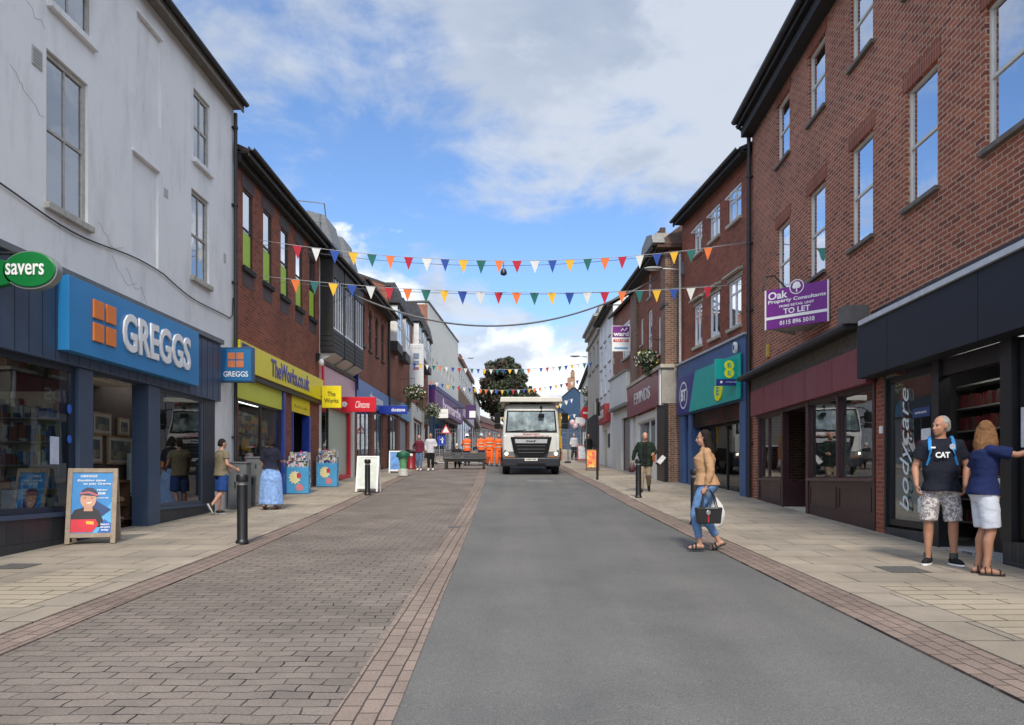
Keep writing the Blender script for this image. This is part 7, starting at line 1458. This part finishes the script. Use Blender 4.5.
fit('lettering','McMAHON',plain('red lorry lettering',(.42,.03,.04),.4),e,(-.34,.34,1.655,1.71),-.006,.006,bold=.02); fit('lettering','CONSTRUCTION SERVICES LTD',_M['red lorry lettering'],e,(-.72,.74,1.575,1.62),-.006,.006,bold=.02)
m=MB(); [m.box(sx*1.0-.06,sx*1.0+.06,-.008,.0,1.0,1.55) for sx in ()]; 
for sx in (-1,1): 
    MB().tube([(sx*1.12,.25,2.75),(sx*1.28,-.02,2.7),(sx*1.40,-.0,2.55)],.02,6).tube([(sx*1.15,.25,1.95),(sx*1.38,.0,2.0)],.02,6).build('mirror_arm',blkp,e)
    MB().box(sx*1.41-.13,sx*1.41+.13,-.03,.06,2.14,2.56).box(sx*1.41-.12,sx*1.41+.12,-.03,.06,1.90,2.12).build('mirror',blkp,e,bevel=.03)
MB().tube([(.42,.1,2.78),(.42,-.12,2.78),(.42,-.13,2.55)],.02,6).box(.30,.54,-.2,-.08,2.35,2.52).box(.36,.46,-.16,-.06,2.72,2.84).build('front_mirror',blkp,e,bevel=.02)
MB().box(-1.18,-.98,-.3,.2,0,0).build if False else None
for sx in (-1,1):
    MB().box(sx*1.24-.03,sx*1.24+.03,.35,1.45,.55,1.1).build('wheel_arch',dkp,e,bevel=.02)
    MB().box(sx*1.10-.03,sx*1.10+.06,-.052,.0,1.0,1.62).build('corner_deflector',plain('white lorry paint',(.7,.7,.7)),e,bevel=.02)
for y_ in (.95,5.2,6.5):
    for sx in (-1,1):
        m=MB(); m.lathe([(0,-.14),(.30,-.14),(.50,-.15),(.53,-.10),(.53,.10),(.50,.15),(.30,.14),(0,.14)],n=28); m.v=[(v[2]+sx*1.05,v[0]+y_,v[1]+.50) for v in m.v]; wl=m.build('tyre',plain('tyre rubber',(.015,.015,.015),.8,var=.2),e,smooth=True)
        m=MB(); m.lathe([(0,.141),(.28,.141),(.28,.16),(.15,.17),(0,.19)],n=18); m.v=[(sx*(v[2])+sx*1.05,v[0]+y_,v[1]+.50) for v in m.v]; m.build('rim',steel,wl,smooth=True)
MB().box(-.45,.45,.6,7.8,.75,1.0).build('chassis',black_matt,e); MB().box(-1.15,1.15,2.1,7.9,1.15,2.95).build('tipper_body',plain('pale tipper paint',(.50,.48,.42),.5,var=.1),e,bevel=.03)
MB().prism([(-1.30,3.02),(1.30,3.02),(1.27,3.22),(-1.27,3.22)],-.05,7.9).build('roof_canopy',plain('cream canopy',(.66,.64,.57),.5,var=.08),e,bevel=.02); MB().box(-.9,-.5,.5,.9,2.97,3.01).box(-.3,.2,.5,1.0,2.98,3.01).build('roof_beacon_base',blkp,e)
MB().box(1.16,1.34,1.5,1.9,1.3,2.6).box(1.18,1.42,2.0,2.6,.9,1.6).build('crane_leg',plain('yellow crane paint',(.62,.38,.02),.45),e,bevel=.02); MB().box(1.25,1.45,2.1,2.7,.5,1.3).build('orange_leg_guard',plain('orange guard',(.6,.17,.03),.5),e,bevel=.02)
# ================================================================ TREES
def tree(name,x,y,ht,r,lb,seed,trunk=3.0,n=9000,leaf=.22,cols=None,z0=None):
    e=empty(name,(x,y,(z0 if z0 is not None else H(y))),0,lb,'tree'); rr=random.Random(seed)
    m=MB(); m.tube([(0,0,-.2),(.05,.0,trunk*.6),(.0,.1,trunk),(.1,.1,ht*.55),(.0,.0,ht*.8)],[.32,.24,.2,.13,.04],8)
    for k in range(9):
        a=rr.uniform(0,6.3); z=trunk*.8+rr.uniform(0,ht*.3); q=r*.7; m.tube([(0,0,z),(q*.5*math.cos(a),q*.5*math.sin(a),z+r*.25),(q*math.cos(a),q*math.sin(a),z+r*.55)],[.11,.07,.03],6)
    m.build('trunk',plain('grey bark',(.09,.075,.06),.9,var=.3,scale=12,bump=.5),e,smooth=True)
    m=MB(); cz=trunk+(ht-trunk)*.52; hz_=(ht-trunk)*.52
    for k in range(90):
        zz=1-2*(k+.5)/90; th=k*2.399963; sq=math.sqrt(1-zz*zz); p=Vector((sq*math.cos(th),sq*math.sin(th),zz))*rr.choice((.92,.82,.75,.55,1.0,1.1))
        p.z*=1 if p.z>0 else .85
        c=(p.x*r*.80,p.y*r*.80,cz+p.z*hz_*.80); q=r*rr.uniform(.15,.31); pal=rr.choice(((0,1),(0,1),(0,2),(1,2),(0,3)))
        foliage(m,c,(q,q,q*.8),n//90,leaf,rr,pal,(1,1))
    m.build('crown',cols or [plain('dark leaf',(.022,.030,.016),.6,var=.3),plain('mid leaf',(.050,.068,.026),.6,var=.3),plain('bronze leaf',(.070,.040,.024),.6,var=.3),plain('pale leaf',(.075,.085,.035),.6,var=.3)],e,norecalc=True)
tree('broadleaf_tree',-.85,97,12.4,3.5,'large dark purple green tree rising behind the lorry at the street end',3,trunk=2.5,n=26000,leaf=.19)
tree('broadleaf_tree',1.8,104,9.5,2.2,'lower tree half hidden behind the right side of the lorry roof',8,trunk=2,n=5000,leaf=.2)
# sparse weeds? parked van far away
bpy.data.scenes.remove(TMP)
